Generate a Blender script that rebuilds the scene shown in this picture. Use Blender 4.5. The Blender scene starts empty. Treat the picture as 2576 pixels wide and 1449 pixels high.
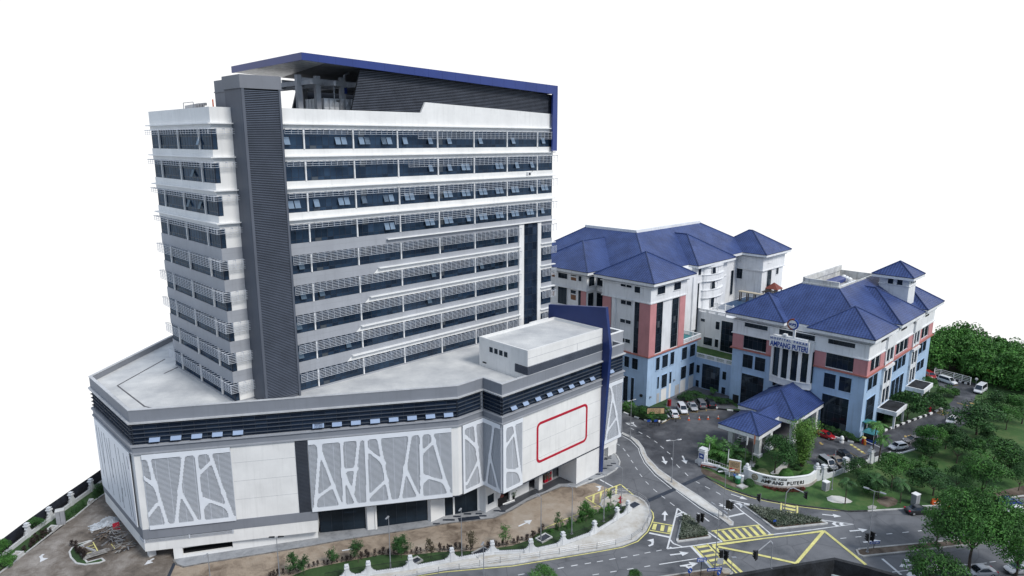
import bpy, math, random
from mathutils import Vector, Matrix
random.seed(7)
SC = bpy.context.scene
COL = SC.collection
# ------------------------------------------------------------------ survey
# The place was surveyed from the photograph: 1 unit = 1 m, z = 0 is the street.
# A drone station at 64 m height looks north; pixel readings of the 2576-wide photo
# are turned into points of known height (ground, ledges, roofs).
F_, CX, CY, H = 1735.0, 1288.0, 724.5, 64.0
TH = math.atan(371.5 / F_)
CT, ST = math.cos(TH), math.sin(TH)
AZ = math.radians(45.5)
RX, RY = math.sin(AZ), math.cos(AZ)          # building axis p
LX, LY = -math.cos(AZ), math.sin(AZ)         # building axis q
OX, OY = -1.66, 106.83
RZ = math.radians(44.5)

def ray(u, v):
    a = (u - CX) / F_; b = (CY - v) / F_
    return (a, CT + b * ST, -ST + b * CT)
def gp(u, v, z=0.0):
    r = ray(u, v); t = (z - H) / r[2]
    return Vector((r[0] * t, r[1] * t, z))
def zat(w, v):
    b = (CY - v) / F_
    return (b * w[1] * CT - w[1] * ST) / (CT + b * ST) + H
def W(p, q, z=0.0):
    return Vector((OX + p * RX + q * LX, OY + p * RY + q * LY, z))
def pq(w):
    x, y = w[0] - OX, w[1] - OY
    return (x * RX + y * RY, x * LX + y * LY)
def onplane(o, d, u, v):
    r = ray(u, v); n = (-d[1], d[0])
    t = (n[0] * o[0] + n[1] * o[1]) / (n[0] * r[0] + n[1] * r[1])
    return (r[0] * t, r[1] * t, r[2] * t + H)
def onq(q, uv):
    w = onplane(W(0, q), (RX, RY), *uv); return pq(w)[0], w[2]
def onp(p, uv):
    w = onplane(W(p, 0), (LX, LY), *uv); return pq(w)[1], w[2]
class Crop:                      # readings taken in an enlarged part of the photo
    def __init__(s, x0, y0, w): s.x0 = x0 * .6708333; s.y0 = y0 * .6708333; s.k = w / 3840
    def uv(s, x, y): return (s.x0 + x * s.k, s.y0 + y * s.k)
    def g(s, x, y, z=0.0): return gp(*s.uv(x, y), z)
    def l(s, pts, z=0.0): return [s.g(x, y, z) for x, y in pts]
Z1 = Crop(500, 150, 960); Z2 = Crop(1300, 150, 960); Z3 = Crop(500, 600, 960); Z4 = Crop(1300, 600, 960)
Z5 = Crop(300, 1100, 960); Z6 = Crop(1200, 1100, 960); Z7 = Crop(0, 1620, 960); Z8 = Crop(960, 1620, 960)
Z9 = Crop(1920, 1620, 960); Z10 = Crop(2880, 1620, 960)
H1 = Crop(2040, 800, 960); H2 = Crop(2700, 960, 960); H3 = Crop(2240, 1200, 640); H4 = Crop(2560, 1400, 640)
H5 = Crop(3100, 1200, 740); F1 = Crop(1820, 1100, 640); H6 = Crop(2200, 1400, 640); H7 = Crop(2560, 1640, 480)
H8 = Crop(2520, 1890, 480); H9 = Crop(3000, 1560, 480); H10 = Crop(3360, 1890, 480); E1 = Crop(1700, 1560, 640)
Y1 = Crop(0, 1750, 640); D0 = Crop(0, 0, 3840)
P1 = Crop(3360, 1500, 480 * 2576 / 1456)

# ------------------------------------------------------------------ materials
MATS = {}
def mat(name, col, rough=.65, var=.08, scale=.6, spec=.4, metal=0., streak=0., bump=0., bscale=20., fine=0., dark=None, coat=0.):
    if name in MATS: return MATS[name]
    m = bpy.data.materials.new(name); m.use_nodes = True
    nt = m.node_tree; N = nt.nodes; L = nt.links
    b = N['Principled BSDF']
    b.inputs['Roughness'].default_value = rough; b.inputs['Metallic'].default_value = metal
    b.inputs['Specular IOR Level'].default_value = spec
    if coat: b.inputs['Coat Weight'].default_value = coat; b.inputs['Coat Roughness'].default_value = .08
    geo = N.new('ShaderNodeNewGeometry')
    nz = N.new('ShaderNodeTexNoise'); nz.inputs['Scale'].default_value = scale; nz.inputs['Detail'].default_value = 5
    nz.inputs['Roughness'].default_value = .6
    L.new(geo.outputs['Position'], nz.inputs['Vector'])
    mr = N.new('ShaderNodeMapRange'); mr.inputs[1].default_value = .3; mr.inputs[2].default_value = .7
    L.new(nz.outputs[0], mr.inputs[0])
    mx = N.new('ShaderNodeMix'); mx.data_type = 'RGBA'
    d = dark or [c * (1 - var * 2) for c in col]
    mx.inputs[6].default_value = (*d, 1); mx.inputs[7].default_value = (*[min(1, c * (1 + (var if not dark else .05))) for c in col], 1)
    L.new(mr.outputs[0], mx.inputs[0])
    out = mx.outputs[2]
    if streak:
        mp = N.new('ShaderNodeMapping'); mp.inputs['Scale'].default_value = (1.3, 1.3, .10)
        L.new(geo.outputs['Position'], mp.inputs[0])
        n2 = N.new('ShaderNodeTexNoise'); n2.inputs['Scale'].default_value = 1.6; n2.inputs['Detail'].default_value = 6
        L.new(mp.outputs[0], n2.inputs['Vector'])
        r2 = N.new('ShaderNodeMapRange'); r2.inputs[1].default_value = .52; r2.inputs[2].default_value = .78
        r2.inputs[4].default_value = streak
        L.new(n2.outputs[0], r2.inputs[0])
        m2 = N.new('ShaderNodeMix'); m2.data_type = 'RGBA'; m2.inputs[7].default_value = (col[0] * .35, col[1] * .35, col[2] * .33, 1)
        L.new(r2.outputs[0], m2.inputs[0]); L.new(out, m2.inputs[6]); out = m2.outputs[2]
    if fine:
        n3 = N.new('ShaderNodeTexNoise'); n3.inputs['Scale'].default_value = 9; n3.inputs['Detail'].default_value = 3
        L.new(geo.outputs['Position'], n3.inputs['Vector'])
        r3 = N.new('ShaderNodeMapRange'); r3.inputs[1].default_value = .3; r3.inputs[2].default_value = .7
        r3.inputs[3].default_value = 1 - fine; r3.inputs[4].default_value = 1 + fine
        L.new(n3.outputs[0], r3.inputs[0])
        m3 = N.new('ShaderNodeVectorMath'); m3.operation = 'SCALE'
        L.new(out, m3.inputs[0]); L.new(r3.outputs[0], m3.inputs['Scale']); out = m3.outputs[0]
    L.new(out, b.inputs['Base Color'])
    if bump:
        nb = N.new('ShaderNodeTexNoise'); nb.inputs['Scale'].default_value = bscale; nb.inputs['Detail'].default_value = 4
        L.new(geo.outputs['Position'], nb.inputs['Vector'])
        bp = N.new('ShaderNodeBump'); bp.inputs['Strength'].default_value = bump; bp.inputs['Distance'].default_value = .05
        L.new(nb.outputs[0], bp.inputs['Height']); L.new(bp.outputs[0], b.inputs['Normal'])
    MATS[name] = m
    return m

WHITE = mat('white_wall_paint', (.80, .795, .775), .6, .05, .25, streak=.15)
WHITE2 = mat('white_trim_paint', (.83, .83, .82), .5, .03, .5, streak=.12)
OLDWHITE = mat('weathered_white_wall', (.78, .79, .80), .7, .05, .3, streak=.36)
GREY = mat('light_grey_paint', (.35, .365, .395), .6, .06, .25, streak=.18)
MIDGREY = mat('mid_grey_paint', (.225, .240, .270), .6, .05, .2, streak=.15)
SHAFT = mat('slate_grey_paint', (.102, .115, .143), .6, .06, .2, streak=.2)
DARKGREY = mat('charcoal_cladding', (.028, .036, .052), .45, .1, .6)
DLOUV = mat('charcoal_louvre_metal', (.11, .128, .168), .4, .1, .4)
BLUE = mat('blue_cladding', (.028, .052, .215), .38, .07, .2, spec=.5)
NAVY = mat('navy_fin_paint', (.017, .036, .145), .45, .08, .2)
ROOFC = mat('roof_concrete', (.63, .63, .615), .8, .12, .22, dark=(.43, .44, .45), bump=.3, bscale=6, fine=.12)
SLAT = mat('white_slat_metal', (.60, .63, .68), .4, .03, .8)
PANELW = mat('white_panel_metal', (.76, .79, .83), .4, .03, .5)
SEAM = mat('joint_grey', (.30, .31, .33), .8)  # plain grey of the panel joint lines
RED = mat('red_paint', (.46, .012, .035), .45, .04, .5)
BLUEWALL = mat('pale_blue_wall', (.40, .545, .73), .75, .06, .35, streak=.34)
PINK = mat('salmon_pink_wall', (.55, .25, .255), .75, .06, .4, streak=.14)
PINKEDGE = mat('salmon_ledge', (.42, .16, .13), .75, .1, .5, streak=.2)
CONC = mat('old_concrete', (.40, .39, .37), .85, .2, .5, streak=.25, fine=.1)
DCONC = mat('stained_dark_concrete', (.022, .024, .028), .85, .5, .5, streak=.3, fine=.3)
METAL = mat('galvanised_steel', (.42, .43, .45), .45, .08, 2, metal=.6)
POLE = mat('grey_pole_paint', (.33, .34, .36), .5, .08, 2, metal=.3)
BLACK = mat('black_paint', (.012, .012, .014), .4, .1, 2)
RUBBER = mat('tyre_rubber', (.016, .016, .017), .8, .1, 3)
INNER = mat('dark_interior', (.02, .022, .026), .9, .3, .4)
FENCEW = mat('fence_white_paint', (.64, .655, .67), .6, .06, .8, streak=.25)
STONE = mat('pale_kerb_concrete', (.52, .52, .51), .85, .14, .8, fine=.12)
YELLOW = mat('yellow_road_paint', (.68, .63, .24), .7, .12, .9, fine=.15)
RWHITE = mat('white_road_paint', (.66, .67, .68), .7, .10, .9, fine=.12)
TERRA = mat('terracotta_tile', (.20, .055, .042), .7, .12, .6, fine=.15)
WOOD = mat('weathered_timber', (.16, .12, .09), .8, .25, 1.2, fine=.2)
TRUNK = mat('tree_bark', (.09, .07, .055), .9, .25, 2, fine=.2)
SIGNBLUE = mat('sign_blue', (.015, .06, .30), .4, .04, 1)
GREENPT = mat('green_bin_plastic', (.02, .16, .05), .45, .06, 2)
TEAL = mat('teal_canvas', (.045, .20, .22), .6, .08, .8)
ORANGE = mat('orange_plastic', (.62, .10, .02), .5, .06, 2)
CREAM = mat('cream_sign_board', (.60, .42, .24), .5, .04, .8)
SKIN = mat('skin', (.30, .17, .11), .6, .05, 4)
SHIRT = mat('blue_shirt_cloth', (.10, .22, .55), .8, .08, 3)
TROUSER = mat('dark_trouser_cloth', (.02, .02, .03), .85, .1, 3)
LAMPW = mat('lamp_glass', (.75, .75, .74), .3, .02, 1)
POOL = mat('pool_deck_blue', (.03, .075, .16), .35, .15, .4)
TARP = mat('clear_plastic_sheet', (.52, .55, .58), .35, .2, .8, bump=.9, bscale=3)

def glass_mat(name, c0, c1, refl=.055, edge=.16, rough=.04, tint=(.62, .80, 1.0), lit=.0):
    """tinted pane: dark body colour that differs from pane to pane, with a bluish mirror coat"""
    m = bpy.data.materials.new(name); m.use_nodes = True
    nt = m.node_tree; N = nt.nodes; L = nt.links; b = N['Principled BSDF']
    b.inputs['Roughness'].default_value = .5; b.inputs['Specular IOR Level'].default_value = 0
    geo = N.new('ShaderNodeNewGeometry')
    nz = N.new('ShaderNodeTexNoise'); nz.inputs['Scale'].default_value = .35; nz.inputs['Detail'].default_value = 4
    L.new(geo.outputs['Position'], nz.inputs['Vector'])
    ri = N.new('ShaderNodeMath'); ri.operation = 'MULTIPLY'; ri.inputs[1].default_value = .55; L.new(geo.outputs['Random Per Island'], ri.inputs[0])
    rp = N.new('ShaderNodeMath'); rp.operation = 'ADD'; L.new(nz.outputs[0], rp.inputs[0]); L.new(ri.outputs[0], rp.inputs[1])
    mr = N.new('ShaderNodeMapRange'); mr.inputs[1].default_value = .35; mr.inputs[2].default_value = 1.15; L.new(rp.outputs[0], mr.inputs[0])
    mx = N.new('ShaderNodeMix'); mx.data_type = 'RGBA'; mx.inputs[6].default_value = (*c0, 1); mx.inputs[7].default_value = (*c1, 1); L.new(mr.outputs[0], mx.inputs[0]); out = mx.outputs[2]
    if lit:                       # a few panes show pale blinds
        gt = N.new('ShaderNodeMath'); gt.operation = 'GREATER_THAN'; gt.inputs[1].default_value = 1 - lit; L.new(geo.outputs['Random Per Island'], gt.inputs[0])
        m2 = N.new('ShaderNodeMix'); m2.data_type = 'RGBA'; m2.inputs[7].default_value = (.075, .085, .095, 1); L.new(gt.outputs[0], m2.inputs[0]); L.new(out, m2.inputs[6]); out = m2.outputs[2]
    L.new(out, b.inputs['Base Color'])
    gl = N.new('ShaderNodeBsdfGlossy'); gl.inputs['Roughness'].default_value = rough; gl.inputs['Color'].default_value = (*tint, 1)
    lw = N.new('ShaderNodeLayerWeight'); lw.inputs['Blend'].default_value = .5
    pw = N.new('ShaderNodeMath'); pw.operation = 'POWER'; pw.inputs[1].default_value = 3.0; L.new(lw.outputs['Facing'], pw.inputs[0])
    ml = N.new('ShaderNodeMath'); ml.operation = 'MULTIPLY_ADD'; ml.inputs[1].default_value = edge; ml.inputs[2].default_value = refl; L.new(pw.outputs[0], ml.inputs[0])
    ms = N.new('ShaderNodeMixShader'); L.new(ml.outputs[0], ms.inputs[0]); L.new(b.outputs[0], ms.inputs[1]); L.new(gl.outputs[0], ms.inputs[2])
    L.new(ms.outputs[0], N['Material Output'].inputs['Surface'])
    MATS[name] = m
    return m
GLASS = glass_mat('blue_tinted_glass', (.006, .011, .022), (.026, .050, .088), .045, .06, lit=.05)
DGLASS = glass_mat('dark_ribbon_glass', (.006, .010, .020), (.020, .034, .062), .03, .03)
GLASS2 = glass_mat('dark_window_glass', (.005, .007, .010), (.020, .030, .042), .03, .08, lit=.03)
OPENG = glass_mat('open_pane_glass', (.13, .18, .25), (.22, .29, .37), .08, .1)  # pale body colour holds the sky that tilted open panes would mirror
OPENG2 = glass_mat('open_vent_glass', (.24, .31, .45), (.34, .42, .56), .08, .1)  # sky reflection of the open vents put into the body colour
OPENG3 = glass_mat('dim_open_pane_glass', (.05, .075, .10), (.09, .13, .17), .05, .1)  # same painted sky reflection, weaker
CARGLASS = glass_mat('car_window_glass', (.006, .007, .009), (.02, .024, .03), .06, .3, .03)

def tile_mat():
    m = bpy.data.materials.new('blue_glazed_roof_tile'); m.use_nodes = True
    nt = m.node_tree; N = nt.nodes; L = nt.links; b = N['Principled BSDF']
    b.inputs['Roughness'].default_value = .42
    uv = N.new('ShaderNodeUVMap'); sp = N.new('ShaderNodeSeparateXYZ'); L.new(uv.outputs[0], sp.inputs[0])
    def math_(op, a, v=None):
        n = N.new('ShaderNodeMath'); n.operation = op; L.new(a, n.inputs[0])
        if v is not None:
            if isinstance(v, float): n.inputs[1].default_value = v
            else: L.new(v, n.inputs[1])
        return n.outputs[0]
    su = math_('SINE', math_('MULTIPLY', sp.outputs[0], 2 * math.pi / .62))
    fv = math_('FRACT', math_('MULTIPLY', sp.outputs[1], 1 / .55))
    h = math_('ADD', math_('MULTIPLY', su, .5), fv)
    geo = N.new('ShaderNodeNewGeometry')
    nz = N.new('ShaderNodeTexNoise'); nz.inputs['Scale'].default_value = .28; nz.inputs['Detail'].default_value = 5
    L.new(geo.outputs['Position'], nz.inputs['Vector'])
    n2 = N.new('ShaderNodeTexNoise'); n2.inputs['Scale'].default_value = 2.6; n2.inputs['Detail'].default_value = 2
    L.new(geo.outputs['Position'], n2.inputs['Vector'])
    f = math_('ADD', math_('MULTIPLY', h, .26), math_('ADD', math_('MULTIPLY', nz.outputs[0], .75), math_('MULTIPLY', n2.outputs[0], .5)))  # relief also drives the colour: tile valleys painted darker, as if shaded
    cr = N.new('ShaderNodeValToRGB'); e = cr.color_ramp.elements
    e[0].position = .25; e[0].color = (.004, .010, .045, 1); e[1].position = 1.0; e[1].color = (.046, .082, .235, 1)
    k = e.new(.62); k.color = (.015, .033, .125, 1)
    L.new(f, cr.inputs[0]); L.new(cr.outputs[0], b.inputs['Base Color'])
    bp = N.new('ShaderNodeBump'); bp.inputs['Strength'].default_value = .55; bp.inputs['Distance'].default_value = .10
    L.new(h, bp.inputs['Height']); L.new(bp.outputs[0], b.inputs['Normal'])
    MATS['tile'] = m
    return m
TILE = tile_mat()
RIDGE = mat('blue_ridge_tile', (.024, .046, .14), .4, .15, 1.5, fine=.2)

def ground_mat(name, cols, rough=.85, s1=.06, s2=.5, fine=.12, brick=0., wet=None, crack=0.):
    """big patches (s1) + medium blotches (s2) + fine speckle; cols = 3 colours dark->light"""
    m = bpy.data.materials.new(name); m.use_nodes = True
    nt = m.node_tree; N = nt.nodes; L = nt.links; b = N['Principled BSDF']
    b.inputs['Roughness'].default_value = rough
    geo = N.new('ShaderNodeNewGeometry')
    def noise(s, d=5, r=.6, dist=0.):
        n = N.new('ShaderNodeTexNoise'); n.inputs['Scale'].default_value = s; n.inputs['Detail'].default_value = d
        n.inputs['Roughness'].default_value = r; n.inputs['Distortion'].default_value = dist
        L.new(geo.outputs['Position'], n.inputs['Vector']); return n.outputs[0]
    def mth(op, a, v):
        n = N.new('ShaderNodeMath'); n.operation = op; L.new(a, n.inputs[0])
        if isinstance(v, (int, float)): n.inputs[1].default_value = v
        else: L.new(v, n.inputs[1])
        return n.outputs[0]
    f = mth('ADD', mth('MULTIPLY', noise(s1, 6, .55, 1.2), .62), mth('MULTIPLY', noise(s2, 6, .65, .6), .38))
    cr = N.new('ShaderNodeValToRGB'); e = cr.color_ramp.elements
    e[0].position = .36; e[0].color = (*cols[0], 1); e[1].position = .66; e[1].color = (*cols[2], 1)
    k = e.new(.50); k.color = (*cols[1], 1)
    L.new(f, cr.inputs[0])
    sp = N.new('ShaderNodeMapRange'); sp.inputs[1].default_value = .25; sp.inputs[2].default_value = .75
    sp.inputs[3].default_value = 1 - fine; sp.inputs[4].default_value = 1 + fine
    L.new(noise(7, 4, .7), sp.inputs[0])
    vm = N.new('ShaderNodeVectorMath'); vm.operation = 'SCALE'
    L.new(cr.outputs[0], vm.inputs[0]); L.new(sp.outputs[0], vm.inputs['Scale'])
    out = vm.outputs[0]
    if brick:
        bt = N.new('ShaderNodeTexBrick'); bt.inputs['Scale'].default_value = 1 / brick
        bt.inputs['Color1'].default_value = (1, 1, 1, 1); bt.inputs['Color2'].default_value = (.82, .82, .82, 1); bt.inputs['Mortar'].default_value = (.6, .6, .6, 1)
        mp = N.new('ShaderNodeMapping'); mp.inputs['Rotation'].default_value = (0, 0, math.radians(18))
        L.new(geo.outputs['Position'], mp.inputs[0]); L.new(mp.outputs[0], bt.inputs['Vector'])
        mu = N.new('ShaderNodeMix'); mu.data_type = 'RGBA'; mu.blend_type = 'MULTIPLY'; mu.inputs[0].default_value = .55
        L.new(out, mu.inputs[6]); L.new(bt.outputs[0], mu.inputs[7]); out = mu.outputs[2]
    if crack:
        vo = N.new('ShaderNodeTexVoronoi'); vo.feature = 'DISTANCE_TO_EDGE'; vo.inputs['Scale'].default_value = .11
        L.new(geo.outputs['Position'], vo.inputs['Vector'])
        r = N.new('ShaderNodeMapRange'); r.inputs[1].default_value = 0; r.inputs[2].default_value = .012
        r.inputs[3].default_value = crack; r.inputs[4].default_value = 0
        L.new(vo.outputs[0], r.inputs[0])
        mu = N.new('ShaderNodeMix'); mu.data_type = 'RGBA'; mu.inputs[7].default_value = (.012, .012, .014, 1)
        L.new(r.outputs[0], mu.inputs[0]); L.new(out, mu.inputs[6]); out = mu.outputs[2]
    L.new(out, b.inputs['Base Color'])
    if wet:
        r = N.new('ShaderNodeMapRange'); r.inputs[1].default_value = .40; r.inputs[2].default_value = .56
        r.inputs[3].default_value = wet; r.inputs[4].default_value = rough
        L.new(f, r.inputs[0]); L.new(r.outputs[0], b.inputs['Roughness'])
    bp = N.new('ShaderNodeBump'); bp.inputs['Strength'].default_value = .35; bp.inputs['Distance'].default_value = .04
    L.new(noise(5, 5, .7), bp.inputs['Height']); L.new(bp.outputs[0], b.inputs['Normal'])
    MATS[name] = m
    return m
ASPHALT = ground_mat('asphalt', ((.062, .065, .072), (.128, .132, .142), (.170, .175, .186)), .85, .07, .45, .16, wet=.55, crack=.35)
FOREC = ground_mat('wet_dark_asphalt', ((.024, .025, .029), (.066, .068, .076), (.140, .144, .154)), .8, .10, .5, .15, wet=.4)
YARD = ground_mat('dusty_paving', ((.13, .095, .068), (.34, .272, .205), (.42, .36, .295)), .9, .075, .6, .10, brick=.9)
MUD = ground_mat('muddy_paving', ((.050, .040, .033), (.165, .138, .114), (.34, .31, .28)), .85, .085, .6, .14, brick=.9)
PAVE = ground_mat('grey_pavement', ((.19, .198, .21), (.29, .30, .315), (.36, .37, .385)), .85, .2, 1.2, .06)
DPAVE = ground_mat('wet_dark_paving', ((.028, .031, .037), (.045, .049, .058), (.07, .075, .085)), .6, .2, 1.0, .08, wet=.35)
PLAZA = ground_mat('dusty_concrete', ((.36, .315, .25), (.52, .50, .46), (.64, .64, .62)), .9, .11, .7, .10)
GRASS = ground_mat('lawn_grass', ((.014, .038, .011), (.030, .070, .018), (.050, .092, .028)), .95, .12, 1.5, .35)
DRYG = ground_mat('worn_lawn', ((.020, .050, .013), (.042, .108, .024), (.095, .135, .045)), .95, .10, .8, .35)
SOIL = ground_mat('bare_soil', ((.050, .036, .026), (.105, .078, .058), (.20, .165, .13)), .95, .25, 1.4, .25)
GROUND = ground_mat('ground_soil', ((.03, .05, .02), (.05, .06, .03), (.09, .08, .06)), .95, .05, .4, .25)

# ------------------------------------------------------------------ mesh builder
class MB:
    def __init__(s): s.v = []; s.f = []; s.m = []; s.uv = None; s.t = None
    def poly(s, pts, m=0):
        b = len(s.v); s.v += [tuple(p) for p in pts]; s.f.append(tuple(range(b, b + len(pts)))); s.m.append(m); return s
    def hexa(s, c, m=0):          # 8 corners: bottom 4 (ccw), top 4
        b = len(s.v); s.v += [tuple(p) for p in c]
        for q in ((3, 2, 1, 0), (4, 5, 6, 7), (0, 1, 5, 4), (1, 2, 6, 5), (2, 3, 7, 6), (3, 0, 4, 7)):
            s.f.append(tuple(b + i for i in q)); s.m.append(m)
        return s
    def box(s, x0, x1, y0, y1, z0, z1, m=0):
        return s.hexa([(x0, y0, z0), (x1, y0, z0), (x1, y1, z0), (x0, y1, z0), (x0, y0, z1), (x1, y0, z1), (x1, y1, z1), (x0, y1, z1)], m)
    def prism(s, pts, z0, z1, m=0, top=None, cap=True):
        n = len(pts); b = len(s.v)
        s.v += [(p[0], p[1], z0) for p in pts] + [(p[0], p[1], z1) for p in pts]
        for i in range(n):
            j = (i + 1) % n; s.f.append((b + i, b + j, b + n + j, b + n + i)); s.m.append(m)
        if cap:
            s.f.append(tuple(b + n + i for i in range(n))); s.m.append(m if top is None else top)
            s.f.append(tuple(b + n - 1 - i for i in range(n))); s.m.append(m)
        return s
    def tube(s, a, c, r0, r1=None, n=8, m=0, cap=True):
        r1 = r0 if r1 is None else r1
        a = Vector(a); c = Vector(c); d = (c - a)
        if d.length < 1e-6: return s
        d.normalize(); x = d.orthogonal().normalized(); y = d.cross(x); b = len(s.v)
        for p, r in ((a, r0), (c, r1)):
            for i in range(n):
                t = 2 * math.pi * i / n; s.v.append(tuple(p + x * (r * math.cos(t)) + y * (r * math.sin(t))))
        for i in range(n):
            j = (i + 1) % n; s.f.append((b + i, b + j, b + n + j, b + n + i)); s.m.append(m)
        if cap:
            s.f.append(tuple(b + n - 1 - i for i in range(n))); s.m.append(m)
            s.f.append(tuple(b + n + i for i in range(n))); s.m.append(m)
        return s
    def path(s, pts, r, n=6, m=0):
        for a, c in zip(pts, pts[1:]): s.tube(a, c, r, r, n, m)
        return s
    def bar(s, a, c, w, h, m=0):  # box beam between two points, width horizontal, h vertical
        a = Vector(a); c = Vector(c); d = (c - a).normalized()
        sd = d.cross(Vector((0, 0, 1)))
        if sd.length < 1e-4: sd = Vector((1, 0, 0))
        sd.normalize(); up = sd.cross(d).normalized(); sd *= w / 2; up *= h / 2
        return s.hexa([a - sd - up, a + sd - up, c + sd - up, c - sd - up, a - sd + up, a + sd + up, c + sd + up, c - sd + up], m)
    def lathe(s, prof, n=14, o=(0, 0, 0), m=0):
        b = len(s.v); k = len(prof)
        for r, z in prof:
            for i in range(n):
                t = 2 * math.pi * i / n; s.v.append((o[0] + r * math.cos(t), o[1] + r * math.sin(t), o[2] + z))
        for a in range(k - 1):
            for i in range(n):
                j = (i + 1) % n; s.f.append((b + a * n + i, b + a * n + j, b + (a + 1) * n + j, b + (a + 1) * n + i)); s.m.append(m)
        s.f.append(tuple(b + n - 1 - i for i in range(n))); s.m.append(m)
        s.f.append(tuple(b + (k - 1) * n + i for i in range(n))); s.m.append(m)
        return s
    def build(s, name, mats, parent=None, smooth=False, off=None):
        me = bpy.data.meshes.new(name)
        me.from_pydata(s.v, [], s.f)
        for m in (mats if isinstance(mats, (list, tuple)) else [mats]): me.materials.append(m)
        if any(s.m): me.polygons.foreach_set('material_index', s.m)
        if s.uv:
            lay = me.uv_layers.new(name='UVMap')
            flat = [c for uv in s.uv for c in uv]
            lay.data.foreach_set('uv', flat)
        if smooth: me.polygons.foreach_set('use_smooth', [True] * len(s.f))
        me.update()
        o = bpy.data.objects.new(name, me); COL.objects.link(o)
        if parent is not None:
            o.parent = parent
            off = OFF.get(parent.name) if off is None else off
            if off: o.location = (-off[0], -off[1], -off[2])
        return o
OFF = {}
def tag(o, label=None, cat=None, group=None, kind=None):
    if label: o['label'] = label
    if cat: o['category'] = cat
    if group: o['group'] = group
    if kind: o['kind'] = kind
    return o
def empty(name, label, cat, loc=(0, 0, 0), rz=0., group=None):
    o = bpy.data.objects.new(name, None); COL.objects.link(o)
    o.empty_display_size = .5
    o.location = loc; o.rotation_euler = (0, 0, rz)
    return tag(o, label, cat, group)
def pqthing(name, label, cat, p, q, group=None):
    """thing whose parts are modelled in building coordinates (p, q, z)"""
    o = empty(name, label, cat, W(p, q), RZ, group); OFF[o.name] = (p, q, 0); return o
def wthing(name, label, cat, loc, group=None):
    """thing whose parts are modelled in world coordinates"""
    o = empty(name, label, cat, loc, 0., group); OFF[o.name] = tuple(loc); return o
def dup(root, loc, rz=None, label=None, group=None, scale=None):
    r = root.copy(); COL.objects.link(r); r.location = loc
    if rz is not None: r.rotation_euler = (0, 0, rz)
    if scale is not None: r.scale = scale if isinstance(scale, tuple) else (scale,) * 3
    if label: r['label'] = label
    if group: r['group'] = group
    for ch in list(root.children):
        c = ch.copy(); COL.objects.link(c); c.parent = r
        for g in list(ch.children):
            d = g.copy(); COL.objects.link(d); d.parent = c
    return r
class Fr:
    """facade frame in (p,q): s runs left to right seen from outside, n points out"""
    def __init__(s, a, b):
        dx, dy = b[0] - a[0], b[1] - a[1]; s.L = math.hypot(dx, dy)
        s.o = a; s.d = (dx / s.L, dy / s.L); s.n = (s.d[1], -s.d[0])
    def P(f, s, n, z): return (f.o[0] + f.d[0] * s + f.n[0] * n, f.o[1] + f.d[1] * s + f.n[1] * n, z)
    def box(f, mb, s0, s1, n0, n1, z0, z1, m=0):
        P = f.P
        return mb.hexa([P(s0, n1, z0), P(s1, n1, z0), P(s1, n0, z0), P(s0, n0, z0), P(s0, n1, z1), P(s1, n1, z1), P(s1, n0, z1), P(s0, n0, z1)], m)
    def quad(f, mb, s0, s1, n, z0, z1, m=0):
        P = f.P; return mb.poly([P(s0, n, z0), P(s1, n, z0), P(s1, n, z1), P(s0, n, z1)], m)
    def at(f, uv):               # photo reading -> (s, z) on the facade plane
        a = W(*f.o); d = (f.d[0] * RX + f.d[1] * LX, f.d[0] * RY + f.d[1] * LY)
        w = onplane(a, d, *uv); return ((w[0] - a[0]) * d[0] + (w[1] - a[1]) * d[1], w[2])
    def strip(f, mb, a, b, w, n0, n1, m=0, flare=0.):
        dx, dz = b[0] - a[0], b[1] - a[1]; l = math.hypot(dx, dz); tx, tz = dx / l, dz / l
        nx, nz = -tz, tx
        st = [(0, w)]
        if flare and l > 3.2: st = [(0, w + flare), (.55, w), (l - .55, w)]
        else: flare = 0
        st.append((l, w + flare if flare else w))
        for (t0, w0), (t1, w1) in zip(st, st[1:]):
            q = [(a[0] + tx * t0 - nx * w0 / 2, a[1] + tz * t0 - nz * w0 / 2), (a[0] + tx * t1 - nx * w1 / 2, a[1] + tz * t1 - nz * w1 / 2),
                 (a[0] + tx * t1 + nx * w1 / 2, a[1] + tz * t1 + nz * w1 / 2), (a[0] + tx * t0 + nx * w0 / 2, a[1] + tz * t0 + nz * w0 / 2)]
            mb.hexa([f.P(*q[0][:1], n1, q[0][1]), f.P(q[1][0], n1, q[1][1]), f.P(q[1][0], n0, q[1][1]), f.P(q[0][0], n0, q[0][1]),
                     f.P(q[3][0], n1, q[3][1]), f.P(q[2][0], n1, q[2][1]), f.P(q[2][0], n0, q[2][1]), f.P(q[3][0], n0, q[3][1])], m)
def glazing(f, gl, fm, s0, s1, z0, z1, n=.0, ps=1.1, rows=(), tilt=.004, bar=.05, proud=.03, rng=random):
    """panes (each its own slightly tilted sheet) into gl, mullions into fm"""
    k = max(1, round((s1 - s0) / ps)); zs = [z0, *rows, z1]
    for i in range(k):
        a = s0 + (s1 - s0) * i / k; b = s0 + (s1 - s0) * (i + 1) / k
        for y0, y1 in zip(zs, zs[1:]):
            t1, t2 = rng.gauss(0, tilt) * (b - a), rng.gauss(0, tilt) * (y1 - y0)
            gl.poly([f.P(a, n - t1 - t2, y0), f.P(b, n + t1 - t2, y0), f.P(b, n + t1 + t2, y1), f.P(a, n - t1 + t2, y1)])
    if fm is not None:
        for i in range(k + 1):
            a = s0 + (s1 - s0) * i / k
            f.box(fm, a - bar / 2, a + bar / 2, n - .04, n + proud, z0, z1)
        for y in zs:
            f.box(fm, s0, s1, n - .04, n + proud - .004, y - bar / 2, y + bar / 2)
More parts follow.
